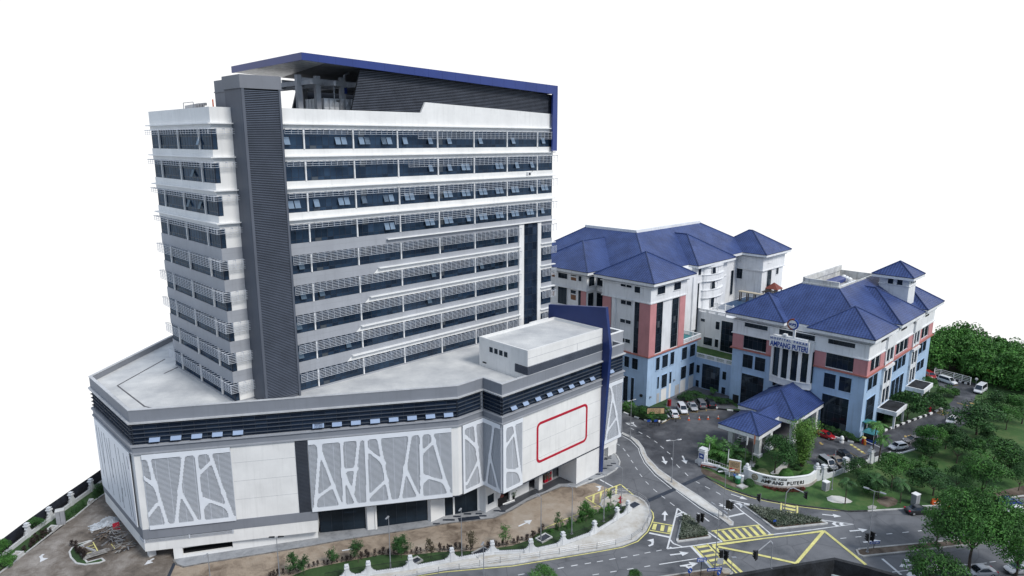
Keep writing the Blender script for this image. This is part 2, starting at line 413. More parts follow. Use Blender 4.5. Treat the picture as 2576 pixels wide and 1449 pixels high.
def text_mesh(body, size, mats, name, parent, matrix, extrude=.04, spacing=1.0, bold=0.):
    cu = bpy.data.curves.new(name, 'FONT'); cu.body = body; cu.size = size; cu.extrude = extrude
    cu.align_x = 'LEFT'; cu.space_character = spacing; cu.offset = bold; cu.resolution_u = 3
    t = bpy.data.objects.new('tmp', cu); COL.objects.link(t)
    bpy.context.view_layer.update()
    dg = bpy.context.evaluated_depsgraph_get()
    me = bpy.data.meshes.new_from_object(t.evaluated_get(dg)); me.name = name
    bpy.data.objects.remove(t); bpy.data.curves.remove(cu)
    me.materials.clear(); me.materials.append(mats)
    me.transform(matrix)
    o = bpy.data.objects.new(name, me); COL.objects.link(o); o.parent = parent
    return o
def text_width(me): 
    xs = [v.co.x for v in me.vertices]; return min(xs), max(xs)
# ================================================================== NEW HOSPITAL TOWER ON ITS PODIUM
def offset_poly(pts, d):
    n = len(pts); out = []
    for i in range(n):
        p0, p1, p2 = pts[i - 1], pts[i], pts[(i + 1) % n]
        def nrm(a, b):
            dx, dy = b[0] - a[0], b[1] - a[1]; l = math.hypot(dx, dy); return dy / l, -dx / l
        n1, n2 = nrm(p0, p1), nrm(p1, p2)
        k = 1 + n1[0] * n2[0] + n1[1] * n2[1]
        out.append((p1[0] + d * (n1[0] + n2[0]) / k, p1[1] + d * (n1[1] + n2[1]) / k))
    return out
def ring(mb, pts, t, z0, z1, m=0):
    inn = offset_poly(pts, -t); n = len(pts)
    for i in range(n):
        j = (i + 1) % n; a, b, c, d = pts[i], pts[j], inn[j], inn[i]
        mb.poly([(*a, z0), (*b, z0), (*b, z1), (*a, z1)], m)
        mb.poly([(*c, z0), (*d, z0), (*d, z1), (*c, z1)], m)
        mb.poly([(*a, z1), (*b, z1), (*c, z1), (*d, z1)], m)
        mb.poly([(*d, z0), (*c, z0), (*b, z0), (*a, z0)], m)
TW = pqthing('hospital_tower', 'new white and grey hospital tower with blue roof canopy on a patterned podium', 'building', -5, 25)
PA, PB, PC, PD, PE, PF, PG = (-47.05, 51.6), (-47.05, 30.5), (-5.63, 4.6), (0, 4.6), (0, 0), (26.3, 0), (33.1, 0)
FOOT = [PA, PB, PC, PD, PE, PG, (33.1, 3.0), (35.8, 3.0), (35.8, 66.0), (-28.3, 68.0)]
fXA, fAB, fBC, fCD, fDE, fEF = Fr((-28.3, 68.0), PA), Fr(PA, PB), Fr(PB, PC), Fr(PC, PD), Fr(PD, PE), Fr(PE, PG)
fG1 = Fr((33.1, 0), (33.1, 3.0)); fG2 = Fr((33.1, 3), (35.8, 3))
# ---- podium shell
mb = MB().prism(FOOT, 5.6, 18.2); mb.build('podium_wall', WHITE, TW)
mb = MB()
for f, ss in ((fBC, (14.0, 17.0, 20.1)), (fEF, (10.2, 15.7, 21.1))):
    for z in (9.0, 12.1, 15.2): f.box(mb, 13.7 if f is fBC else 4.75, 23.0 if f is fBC else 26.2, 0, .006, z, z + .03)
mb.build('panel_joint', SEAM, TW)
mb = MB().prism(offset_poly(FOOT, .10), 18.2, 19.45); mb.build('podium_grey_band', MIDGREY, TW)
mb = MB().prism(offset_poly(FOOT, .32), 19.25, 19.5).prism(offset_poly(FOOT, .28), 18.05, 18.28)
mb.build('podium_ledge', GREY, TW)
mb = MB(); ring(mb, FOOT, .35, 23.0, 25.0); mb.build('podium_parapet', MIDGREY, TW)
mb = MB(); ring(mb, offset_poly(FOOT, .08), .5, 24.98, 25.1); ring(mb, offset_poly(FOOT, .35), .6, 22.92, 23.14); mb.build('parapet_coping', mat('coping_paint', (.52, .53, .545), .6, .1, .5, streak=.15), TW)
mb = MB().poly([(*p, 24.0) for p in offset_poly(FOOT, -.3)]); mb.build('podium_roof_deck', ROOFC, TW)
mb = MB()
for a, b in (((-44.2, 46.5), (-44.0, 33.4)), ((-44.2, 46.5), (-33.6, 56.0)), ((-44.0, 33.4), (-42.6, 30.0)), ((-33.5, 49.5), (-36.5, 47.5))):
    mb.bar((*a, 24.02), (*b, 24.02), .22, .05)
mb.build('roof_drain', mat('drain_grey', (.12, .12, .13), .8, .2, 1), TW)  # dark grey drain runs on the deck
mb = MB().prism(offset_poly(FOOT, -.45), 19.4, 23.1); mb.build('podium_core', INNER, TW)
# ---- podium ribbon window: panes, mullions and five sun fins
for f, rng_ in ((fXA, None), (fAB, None), (fBC, None), (fCD, (0, 5.35)), (fDE, None), (fEF, (0, 26.2)), (fEF, (27.1, 33.1))):
    s0, s1 = rng_ or (0, f.L)
    gl, fm, fn = MB(), MB(), MB()
    glazing(f, gl, fm, s0 + .02, s1 - .02, 19.5, 22.95, -.22, 1.75, (20.55, 21.7), .0025, .07, .04)
    g = gl.build('ribbon_window', DGLASS, TW); fm.build('mullion', DARKGREY, g, off=(0, 0, 0))
    for i in range(5):
        z = 19.95 + i * .66; f.box(fn, s0 - .2, s1 + .2 if f is not fCD else s1, -.2, .07, z, z + .055)
    fn.build('sun_fin', mat('fin_grey_metal', (.075, .09, .115), .5, .08, .5), TW)
mb = MB().box(-.5, -.02, 4.6, 4.95, 19.5, 23.0); mb.build('corner_post', GREY, TW)
def vent(f, uv, w=1.5, h=.72, z=None, m=OPENG2, out=.42):
    s, zz = f.at(uv); z = zz if z is None else z
    q = [f.P(s - w / 2, -.16, z + h / 2), f.P(s + w / 2, -.16, z + h / 2), f.P(s + w / 2, out, z - h / 2 + .1), f.P(s - w / 2, out, z - h / 2 + .1)]
    q2 = [(a, b, c - .05) for a, b, c in q]
    MB().hexa([q2[3], q2[2], q2[1], q2[0], q[3], q[2], q[1], q[0]]).build('open_vent', m, TW)
for x, y in ((1555, 52), (1770, 32), (1980, 14), (2188, 4)): vent(fBC, Z7.uv(x, y), z=20.25)
for x, y in ((1590, 1378), (2390, 1310)): vent(fBC, Z5.uv(x, y), z=20.25)
for x, y in ((-10, 1308), (170, 1293), (360, 1278), (553, 1260), (740, 1243), (925, 1226), (1110, 1212), (1292, 1198)): vent(fBC, Z6.uv(x, y), z=20.25)
for x, y in ((1945, 1130), (2065, 1083), (2190, 1040), (2305, 996), (2415, 953), (2525, 912)): vent(fEF, Z6.uv(x, y), 1.25, z=20.3)
for x, y in ((1450, 1310), (1608, 1258), (1898, 1148)): vent(fEF, F1.uv(x, y), 1.25, z=20.3)
# ---- white patterned screens over slats
def screen(f, s0, s1, branches, left=False, right=False, z0=5.62, z1=18.0):
    """cut white sheet: frame and branching ribs melt into each other with rounded openings; slats behind"""
    mb = MB(); hs, hz, k = .11, .10, .16
    segs = []
    for a, b, w in branches:
        dx, dz = b[0] - a[0], b[1] - a[1]; segs.append((a[0], a[1], dx, dz, dx * dx + dz * dz, w / 2))
    ns, nz_ = int((s1 - s0) / hs), int((z1 - z0) / hz); hs, hz = (s1 - s0) / ns, (z1 - z0) / nz_
    for j in range(nz_):
        z = z0 + (j + .5) * hz; run = None
        for i in range(ns + 1):
            on = False
            if i < ns:
                s = s0 + (i + .5) * hs; t = math.exp(-max(-3, z1 - .80 - z) / k) + math.exp(-max(-3, z - z0 - .68) / k)
                if left: t += math.exp(-max(-3, s - s0 - .42) / k)
                if right: t += math.exp(-max(-3, s1 - s - .42) / k)
                for ax, az, dx, dz, l2, hw in segs:
                    u = max(0, min(1, ((s - ax) * dx + (z - az) * dz) / l2)); d = math.hypot(s - ax - u * dx, z - az - u * dz) - hw
                    if d < 1.2: t += math.exp(-max(-3, d) / k)
                on = t > 1
            if on and run is None: run = i
            if not on and run is not None:
                f.quad(mb, s0 + run * hs, s0 + i * hs, .30, z0 + j * hz, z0 + (j + 1) * hz); run = None
    p = mb.build('screen_panel', PANELW, TW)
    sl = MB(); f.box(sl, s0, s1, .02, .05, z0, z1, 1)
    z = z0 + .5
    while z < z1 - .6:
        f.box(sl, s0, s1, .14, .22, z, z + .085); z += .2
    kk = max(2, round((s1 - s0) / 1.9))
    for i in range(kk + 1):
        s = s0 + (s1 - s0) * i / kk; f.box(sl, s - .025, s + .025, .06, .15, z0, z1)
    sl.build('screen_slats', [SLAT, mat('screen_backing', (.065, .098, .12), .8, .1, .5)], p, off=(0, 0, 0))
def br(f, crop, l, w=.50):
    return [(f.at(crop.uv(*a)), f.at(crop.uv(*b)), w * (k[0] if k else 1)) for a, b, *k in l]
mb, ms = MB(), MB()
fAB.box(mb, 1.0, 19.8, .24, .34, 5.62, 18.0)
for i, (a, b) in enumerate([((2.0, 17), (3.0, 8)), ((3.4, 17), (5.2, 6.4)), ((5.0, 16.8), (4.6, 11)), ((6.4, 17), (8.0, 6.4)), ((7.6, 16.5), (9.6, 9)), ((9.3, 17), (9.0, 10)), ((10.6, 14), (11.6, 6.6)), ((12.4, 17), (13.6, 6.4)), ((13.8, 10), (13.0, 7.2)), ((14.2, 17), (15.2, 9)), ((15.9, 15), (17.4, 6.4)), ((16.8, 17), (18.6, 6.2)), ((18.6, 17), (18.9, 15))]):
    fAB.strip(ms, a, b, .16, .338, .352)
p = mb.build('screen_panel', PANELW, TW); ms.build('screen_slit', MATS['joint_grey'] if False else mat('slit_shadow', (.10, .11, .13), .8), p, off=(0, 0, 0))
screen(fBC, 1.1, 13.57, br(fBC, Z7, [((1495, 250), (1560, 500)), ((1560, 500), (1690, 930)), ((1445, 445), (1575, 540)), ((1585, 720), (1495, 835)),
    ((1850, 225), (1780, 900)), ((1810, 580), (1985, 885)), ((1978, 225), (2048, 880)), ((2110, 195), (2250, 600)), ((2250, 600), (2352, 880)),
    ((2020, 400), (2115, 310)), ((2060, 665), (2290, 745), ), ((2050, 745), (2095, 690)), ((2290, 745), (2345, 860))]))
screen(fBC, 25.1, 47.72, br(fBC, Z8, [((645, 115), (595, 790)), ((622, 115), (860, 745)), ((615, 650), (775, 535)), ((860, 85), (893, 740)), ((1033, 75), (978, 590)),
    ((875, 382), (1010, 362)), ((885, 410), (1010, 715)), ((1105, 60), (1128, 715)), ((1115, 165), (1290, 305)), ((1232, 55), (1352, 690)), ((1140, 640), (1315, 475)),
    ((1552, 30), (1450, 680)), ((1495, 350), (1640, 655)), ((1658, 20), (1668, 655)), ((1765, 5), (1945, 640)), ((1670, 200), (1790, 85)), ((1675, 430), (1895, 495)),
    ((1672, 500), (1720, 455)), ((1890, 490), (1935, 560))]), right=False)
screen(fCD, .77, 5.62, br(fCD, E1, [((305, 130), (345, 560)), ((345, 560), (405, 990)), ((165, 300), (345, 470)), ((345, 700), (190, 1010))], .5), left=True)
screen(fDE, 0, 4.55, br(fDE, E1, [((625, 160), (520, 990)), ((575, 600), (695, 1090))], .5))
screen(fEF, 0, 4.65, br(fEF, E1, [((765, 190), (765, 1090), .8), ((895, 130), (1010, 990)), ((790, 430), (880, 290)), ((780, 810), (960, 820)), ((940, 800), (1000, 900))], .5), left=True)
screen(fEF, 27.3, 32.9, br(fEF, H6, [((345, 190), (430, 600)), ((430, 600), (480, 930)), ((375, 330), (270, 1000)), ((415, 690), (300, 860))], .5))
# ---- right end of the podium beyond the fin: white end wall and a raised parapet box
mb = MB().box(33.12, 35.9, 3.02, 5.0, 0, 24.0); mb.build('end_wall', WHITE, TW)
mb = MB(); ring(mb, [(27.2, 2.4), (36.0, 2.4), (36.0, 20), (27.2, 20)], .35, 24.0, 26.5); mb.build('raised_parapet', GREY, TW)
mb = MB(); ring(mb, offset_poly([(27.2, 2.4), (36.0, 2.4), (36.0, 20), (27.2, 20)], .1), .55, 26.48, 26.62); mb.build('raised_coping', WHITE2, TW)
mb = MB().poly([(27.5, 2.7, 25.4), (35.7, 2.7, 25.4), (35.7, 19.7, 25.4), (27.5, 19.7, 25.4)]); mb.build('raised_deck', ROOFC, TW)
# ---- plain wall features
mb = MB(); fBC.box(mb, 23.1, 24.95, 0, .10, 5.66, 18.0)
s = mb.build('dark_strip_panel', DARKGREY, TW)
mb = MB()
for i in range(52): fBC.box(mb, 23.16, 24.9, .10, .14, 5.8 + i * .232, 5.9 + i * .232)
mb.build('strip_slat', mat('dark_slat', (.06, .066, .08), .45), s, off=(0, 0, 0))
def rr(s0, s1, z0, z1, r, n=6):
    o = []
    for cx, cz, a in ((s1 - r, z1 - r, 0), (s0 + r, z1 - r, 90), (s0 + r, z0 + r, 180), (s1 - r, z0 + r, 270)):
        for i in range(n + 1):
            t = math.radians(a + 90 * i / n); o.append((cx + r * math.cos(t), cz + r * math.sin(t)))
    return o
mb = MB(); A = rr(8.35, 22.3, 8.0, 15.72, 1.05); B = rr(8.8, 21.85, 8.45, 15.27, .65)
for i in range(len(A)):
    j = (i + 1) % len(A)
    a, b, c, d = A[i], A[j], B[j], B[i]
    mb.poly([fEF.P(a[0], .05, a[1]), fEF.P(d[0], .05, d[1]), fEF.P(c[0], .05, c[1]), fEF.P(b[0], .05, b[1])])
    mb.poly([fEF.P(a[0], 0, a[1]), fEF.P(a[0], .05, a[1]), fEF.P(b[0], .05, b[1]), fEF.P(b[0], 0, b[1])])
    mb.poly([fEF.P(d[0], .05, d[1]), fEF.P(d[0], 0, d[1]), fEF.P(c[0], 0, c[1]), fEF.P(c[0], .05, c[1])])
mb.build('red_frame', RED, TW)
# ---- base of the podium
mb = MB(); 
ptsL = [(-47.05, 51.6), (-47.05, 30.5), fBC.P(25.8, 0, 0)[:2], fBC.P(25.8, -6, 0)[:2], (-30, 51.6)]
mb.prism(offset_poly(ptsL, .06), 4.0, 5.62); mb.build('base_grey_band', MIDGREY, TW)
mb = MB(); mb.prism(ptsL, 1.9, 4.02); mb.build('base_upper_wall', WHITE, TW)
mb = MB(); fBC.box(mb, -.02, 13.0, .0, .05, 3.4, 3.95, 1)
for i in range(4): fBC.box(mb, 0, 13.0, .05, .12, 3.44 + i * .14, 3.48 + i * .14)
for i in range(3): fBC.box(mb, .02 + i * 6.4, .18 + i * 6.4, .05, .14, 3.38, 3.98)
fAB.box(mb, 19.4, 21.1, .0, .05, 3.4, 3.95, 1)
for i in range(5): fAB.box(mb, 19.4, 21.1, .05, .12, 3.42 + i * .11, 3.46 + i * .11)
mb.build('base_louvre', [SLAT, INNER], TW)
b2 = fBC.P(25.6, -1.3, 0)[:2]; b1 = fBC.P(3.95, 0, 0)[:2]
fLW = Fr(b1, b2)
mb = MB(); l = fLW.L
for s0, s1, z0, z1 in ((0, 1.3, 0, 1.9), (1.3, 8.6, 0, .5), (1.3, 8.6, 1.72, 1.9), (8.6, l, 0, 1.9)): fLW.box(mb, s0, s1, -.5, 0, z0, z1)
fLW.box(mb, 13.3, l, -.4, -.004, 1.9, 4.0)
mb.build('base_wall', WHITE, TW)
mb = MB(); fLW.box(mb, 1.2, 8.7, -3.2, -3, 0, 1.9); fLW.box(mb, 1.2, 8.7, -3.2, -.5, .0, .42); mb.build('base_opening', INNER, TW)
fLL = Fr((-45.9, 51.6), (-45.9, 33.2))
mb = MB(); 
for s0, s1, z0, z1 in ((0, 9.5, 0, 1.9), (9.5, 16, 0, .5), (16, fLL.L, 0, 1.9)): fLL.box(mb, s0, s1, -.4, 0, z0, z1)
mb.box(-46.3, -45.3, 31.6, 32.6, 0, 1.9)
mb.build('base_side_wall', WHITE, TW)
mb = MB().prism([(-44, 50), (-44, 35), (-36, 30), (-26, 23.0), (-12, 14), (6, 8.6), (30, 8.6), (30, 50)], 0, 5.58); mb.build('base_light_block', INNER, TW)  # added dark solid inside the walls to block light
G = [fBC.P(25.8, -2.6, 0)[:2], (-17.5, 14.9), (-17.6, 14.25), (-16.25, 13.4), (-16.2, 14.0), (-8.55, 9.6), (-8.5, 8.75), (-5.8, 8.7), (.1, 5.75), (.28, 4.5), (2.96, 4.6)]
wl = MB()
g1 = Fr(G[0], G[1]); g2 = Fr(G[4], G[5]); g3 = Fr(G[6], G[7]); g4 = Fr(G[7], G[8]); g5 = Fr(G[8], G[9]); g6 = Fr(G[9], G[10])
for f, s0, s1 in ((g1, .15, g1.L - .1), (g2, .1, g2.L - .1), (g4, .25, 1.7), (g4, 2.0, 6.1)):
    gl, fm = MB(), MB()
    zt = 4.75 if f in (g1, g2) else 4.6
    glazing(f, gl, fm, s0, s1, .12, zt, -.06, 1.9, (), .001, .04, .02)
    o = gl.build('shop_window', GLASS2, TW); fm.build('window_frame', DARKGREY, o, off=(0, 0, 0))
    f.box(wl, s0 - .2, s1 + .2, -.3, 0, zt, 5.58)
for f in (Fr(G[1], G[2]), Fr(G[2], G[3]), Fr(G[3], G[4]), Fr(G[5], G[6]), g3, g5, g6): f.box(wl, 0, f.L, -.35, 0, 0, 5.57)
g4.box(wl, 1.7, 2.0, -.3, .05, 0, 4.6); g4.box(wl, 6.1, g4.L, -.3, .0, 0, 5.57); g4.box(wl, 0, .25, -.3, .05, 0, 4.6)
fr2 = Fr((2.96, 4.5), (19.46, 4.5))
for s0, s1, z0, z1 in ((0, 1.0, 0, 5.55), (1.0, 3.2, 3.2, 5.55), (3.2, 8.2, 0, 5.55), (8.2, 10.5, 3.0, 5.55), (10.5, 11.3, 0, 5.55), (11.3, 13.4, 3.1, 5.55), (13.4, 14.7, 0, 5.55), (14.7, 16.5, 4.9, 5.55)):
    fr2.box(wl, s0, s1, -.35, 0, z0, z1)
wl.box(12.6, 13.6, 3.3, 4.4, 0, 5.56); wl.box(19.45, 20.15, .02, 4.5, 0, 5.56); wl.box(20.15, 26.3, .03, .5, 0, 5.56)
wl.build('ground_floor_wall', WHITE, TW)
mb = MB().box(14.2, 19.4, 4.9, 5.2, 0, 4.9); mb.build('roller_shutter', mat('shutter_grey', (.12, .125, .135), .6, .25, .6), TW)
mb = MB(); g6.box(mb, .5, 2.0, 0, .05, 1.4, 3.0, 0); mb.build('side_window', GLASS2, TW)
mb = MB(); fr2.box(mb, .4, 2.6, .05, .25, 2.6, 2.7); mb.build('counter_shelf', WHITE2, TW)
mb = MB()
for f, s0, s1 in ((fBC, 25.8, fBC.L), (fCD, 0, fCD.L), (fDE, 0, fDE.L), (fEF, 0, 26.3), (fEF, 27.1, 33.1)): f.box(mb, s0, s1, -.3, .06, 5.40, 5.60)
mb.build('soffit_edge', DARKGREY, TW)
mb = MB().box(33.9, 35.8, 4.2, 5.6, 0, 5.5); mb.box(27.2, 32.2, .1, .8, 4.4, 5.38); mb.box(28.5, 33.9, 4.2, 4.6, 0, 5.5); mb.build('end_column', WHITE, TW)
# ---- blue fin at the corner of the entrance wing
mb = MB()
prof = [(-.40, 0), (-.5, 5), (-1.75, 25.6), (-.5, 33.55), (13.9, 31.65), (13.9, 24.0), (.02, 24.0), (.02, 0)]
a = [(26.3, q, z) for q, z in prof]; b = [(27.05, q, z) for q, z in prof]; n = len(prof)
mb.poly(a[::-1]); mb.poly(b)
for i in range(n):
    j = (i + 1) % n; mb.poly([a[i], a[j], b[j], b[i]])
mb.build('blue_fin', NAVY, TW)
# ---- stair and plant box on the podium roof
SB = [(6.1, .06), (26.28, .06), (26.28, 12.3), (6.1, 12.3)]
mb = MB().prism(SB, 24.02, 28.9); mb.build('plant_box', WHITE, TW)
mb = MB(); ring(mb, SB, .3, 28.88, 29.4); mb.build('plant_box_parapet', WHITE, TW)
mb = MB().poly([(*p, 28.92) for p in offset_poly(SB, -.3)]); mb.build('plant_box_deck', ROOFC, TW)
fS = Fr((6.1, 12.3), (6.1, .06)); fT = Fr((6.1, .06), (26.28, .06))
mb = MB(); fT.box(mb, 0, 20.1, 0, .05, 25.05, 26.5, 1); fS.box(mb, fS.L - 3.0, fS.L, 0, .05, 25.05, 26.5, 1)
for i in range(8):
    z = 25.1 + i * .175; fT.box(mb, -.12, 20.1, .05, .15, z, z + .07); fS.box(mb, fS.L - 3.0, fS.L, .05, .15, z, z + .07)
mb.build('plant_louvre', [DLOUV, INNER], TW)
mb = MB(); fT.box(mb, -.05, 20.15, 0, .08, 26.5, 26.62); fT.box(mb, 0, 20.1, 0, .02, 27.95, 27.99); fT.box(mb, 12.9, 12.94, 0, .02, 26.62, 27.95); mb.build('plant_box_trim', GREY, TW)
for i in range(4):
    s, z = fS.at(Z6.uv(1722 + i * 49, 570 + i * 16)); mb = MB(); fS.box(mb, s - .42, s + .42, -.02, .03, z - .42, z + .5); mb.build('plant_window', GLASS2, TW)
s, z = fS.at(Z6.uv(1656, 697)); mb = MB(); fS.box(mb, s - .5, s + .5, -.02, .03, z - .12, z + .15); mb.build('plant_vent', INNER, TW)
# ================================================================== tower
T = [(-33.5, 50.8), (-33.5, 25.0), (-29.75, 25.0), (-29.75, 22.1), (36.1, 22.1), (36.1, 50.8)]
fL, fN, fM = Fr(T[0], T[1]), Fr(T[1], T[2]), Fr((-24.1, 22.1), T[4])
M = lambda p: p + 24.1                                    # p -> s on the main front
mb = MB().prism(offset_poly(T, -.45), 23.9, 68.0); mb.build('tower_core', INNER, TW)
ZB = [62.67 - 4.8 * k for k in range(9)]
GH = 2.95
mb = MB(); ring(mb, T, .3, 65.6, 68.7)
mb.build('roof_parapet', WHITE, TW)
fMb = Fr((-24.1, 22.1), (36.1, 22.1))
mb = MB().hexa([(1.8, 22.1, 68.69), (35.5, 22.1, 68.69), (35.5, 22.5, 68.69), (1.8, 22.5, 68.69), (2.8, 22.1, 70.5), (35.5, 22.1, 69.35), (35.5, 22.5, 69.35), (2.8, 22.5, 70.5)])
mb.build('raised_parapet', WHITE, TW)
mb = MB().poly([(*p, 67.9) for p in offset_poly(T, -.3)]); mb.build('roof_deck', ROOFC, TW)
ledgeT = offset_poly(T, .55)
def ledge(z, front_from=None, both=True):
    mb = MB()
    if both: mb.prism(ledgeT, z, z + .16)
    mb.build('ledge', WHITE2, TW)
ledge(66.32)
for k, zb in enumerate(ZB):
    up = k < 3
    # spandrel under the windows of floor k, down to the head of the floor below
    z0 = (ZB[k + 1] + GH) if k < 8 else 23.9
    mb = MB().prism(T, z0, zb); mb.build('spandrel', WHITE if up else (GREY), TW)
    if k < 3: ledge(zb - 1.16)
    if k == 3:
        mb = MB(); fM.box(mb, M(-6.4), M(36.7), 0, .6, zb - 1.0, zb - .84); mb.build('ledge', WHITE2, TW)
    if k >= 4 and k < 8:
        a = -8.3 - (k - 4) * 2.0
        mb = MB(); fM.box(mb, M(a), M(26.2), 0, .6, zb - 1.0, zb - .84); fM.box(mb, M(32.3), M(36.75), 0, .6, zb - 1.0, zb - .84); mb.build('ledge', WHITE2, TW)
        mb = MB(); P = fM.P
        mb.hexa([P(M(a) - .9, .02, z0 + .005), P(M(26.0), .02, z0 + .005), P(M(26.0), 0, z0 + .005), P(M(a) - .9, 0, z0 + .005), P(M(a) + .1, .02, zb - 1.0), P(M(26.0), .02, zb - 1.0), P(M(26.0), 0, zb - 1.0), P(M(a) + .1, 0, zb - 1.0)])
        fM.box(mb, M(32.4), M(36.1), 0, .02, z0, zb - 1.0)
        mb.build('white_infill', WHITE, TW)
    if k >= 3 and k < 8:
        mb = MB(); fM.box(mb, .1, M(-6.4 - 2 * (k - 3)) - 1.2, 0, .006, zb - .8, zb - .77); fN.box(mb, .02, 3.4, 0, .006, zb - .8, zb - .77); mb.build('joint_line', SEAM, TW)
    # windows
    segs = [(fL, .05, fL.L - .05, 'L'), (fN, .05, .78, 'N')]
    segs += [(fM, 0.05, M(36.05), 'M')] if k < 4 else [(fM, .05, M(25.9), 'M'), (fM, M(32.5), M(36.05), 'R')]
    for f, s0, s1, nm in segs:
        gl, fm = MB(), MB()
        glazing(f, gl, fm, s0, s1, zb + .02, zb + GH, -.14, 1.087, (zb + .55, zb + 1.9), .0035, .045, .02)
        g = gl.build('window_band', GLASS, TW); fm.build('mullion', DARKGREY, g, off=(0, 0, 0))
    mb = MB(); fN.box(mb, .8, fN.L, -.3, 0, zb, zb + GH); mb.build('side_wall', WHITE, TW)
    # white piers between bays
    for i in range(7):
        p = -20.7 + 8.67 * i
        if k >= 4 and p > 25.8: continue
        mb = MB(); fM.box(mb, M(p) - .11, M(p) + .11, -.14, .12, zb, zb + GH); mb.build('bay_pier', WHITE2, TW)
    for s in (4.0, 12.6, 21.2):
        mb = MB(); fL.box(mb, s - .11, s + .11, -.14, .12, zb, zb + GH); mb.build('bay_pier', WHITE2, TW)
    # sun shades: horizontal bars on brackets
    def shade(f, s0, s1, zlo, nb, ps=1.083, wrap=0):
        mb = MB(); zt = zb + 2.92
        for i in range(nb):
            z = zt - (zt - zlo) * i / (nb - 1); f.box(mb, s0, s1, .68, .76, z - .021, z + .021)
        c = max(1, round((s1 - s0) / ps))
        for i in range(c + 1):
            s = s0 + (s1 - s0) * i / c
            f.box(mb, s - .02, s + .02, 0, .86, zt + .02, zt + .10)
            f.box(mb, s - .02, s + .02, .66, .70, zlo - .05, zt + .18)
        mb.build('sun_shade', SLAT, TW)
    if k < 4:
        pc = [Z2.uv(720, 950), Z2.uv(627, 1240), Z4.uv(533, 320), Z4.uv(487, 600)][k]
        sc = onq(21.4, pc)[0]
        shade(fM, .05, M(sc), zb + 2.3, 3); shade(fM, M(sc), M(36.85 if k else 36.0), zb + 1.62, 5)
        shade(fL, -.45, fL.L + .75, zb + 2.3, 3); shade(fN, -.75, fN.L + .3, zb + 2.3, 3)
    else:
        shade(fM, .05, M(26.0), zb + 1.62, 6); shade(fM, M(32.6), M(36.85), zb + 1.62, 6)
        shade(fL, -.45, fL.L + .75, zb + 1.62, 6); shade(fN, -.75, fN.L + .3, zb + 1.62, 6)
# stair glass strip with white piers on the right of the lower floors
gl, fm = MB(), MB(); glazing(fM, gl, fm, M(27.3), M(31.4), 24.1, 47.1, .03, 1.37, [25.5 + 1.6 * i for i in range(14)], .003, .05, .03)
g = gl.build('stair_glazing', DGLASS, TW); fm.build('mullion', DARKGREY, g, off=(0, 0, 0))
mb = MB()
for a, b in ((25.9, 27.28), (31.42, 32.45)): fM.box(mb, M(a), M(b), -.3, .28, 24.02, 47.15)
mb.build('stair_pier', WHITE, TW)
# open casements
def casement(p, k, m=OPENG, zc=None, w=.92, h=1.2, out=.36, f=None, s=None):
    f = f or fM; s = M(p) if s is None else s; z = ZB[k] + 1.22
    P = f.P
    t = [P(s - w / 2, -.1, z + h / 2), P(s + w / 2, -.1, z + h / 2), P(s + w / 2, out, z - h / 2 + .08), P(s - w / 2, out, z - h / 2 + .08)]
    b = [P(s - w / 2, -.16, z + h / 2 - .02), P(s + w / 2, -.16, z + h / 2 - .02), P(s + w / 2, out - .06, z - h / 2 + .05), P(s - w / 2, out - .06, z - h / 2 + .05)]
    MB().hexa([b[0], b[1], b[2], b[3], t[0], t[1], t[2], t[3]]).build('open_casement', m, TW)
OPEN = {0: (Z1, 1020, (1560, 2062, 2120, 2302, 2360, 2522)), 1: None}
for k, crop, y, xs in ((0, Z1, 1020, (1560, 2062, 2120, 2302, 2360, 2522)), (0, Z2, 1022, (212, 375, 430, 595, 842, 1037, 1350, 1677, 1975)),
        (1, Z2, 1290, (850, 1040, 1172, 1217, 1515, 1555, 1713, 1860)), (2, Z3, 440, (1600, 1660, 1852, 2090, 2150, 2327, 2547)),
        (2, Z4, 340, (180, 398, 448, 610, 660, 852, 998, 1040, 1176, 1220, 1353, 1395, 1515, 1553, 1677, 1712, 1860, 1970, 2005)),
        (3, Z4, 600, (405, 460, 812, 862, 1005, 1048, 1222, 1353, 1396, 1515, 1553, 1677, 1712, 1825, 1860, 1970))):
    for x in xs:
        p = onq(21.9, crop.uv(x, y))[0]
        p = -24.1 + 1.087 * (math.floor((p + 24.1) / 1.087) + .5)
        casement(p, k)
for k, crop, y, xs in ((4, Z3, 1070, (1700,)), (5, Z3, 1350, (1720, 1905)), (5, Z4, 1110, (1360, 875)), (7, Z5, 560, (2245,)), (6, Z5, 310, (2235,)), (7, Z6, 240, (300,)), (6, Z6, 80, (1095,))):
    for x in xs:
        casement(-24.1 + 1.087 * (math.floor((onq(21.9, crop.uv(x, y))[0] + 24.1) / 1.087) + .5), k, OPENG3)
for k, s in ((0, 21.0), (1, 17.5), (2, 19.3), (2, 14.6)): casement(0, k, OPENG3 if k else OPENG, f=fL, s=s)
# small air conditioner on the third white band
mb = MB(); s, z = fM.at(Z4.uv(1825, 138)); fM.box(mb, s - .5, s + .5, .02, .5, z - .4, z + .35, 0); fM.box(mb, s - .3, s + .25, .5, .52, z - .25, z + .25, 1)
mb.path([fM.P(s + .5, .3, z), fM.P(s + 1.3, .15, z + .6), fM.P(s + 1.3, .1, z + 1.7)], .03, 5, 1); mb.build('air_conditioner', [WHITE2, DARKGREY], TW)
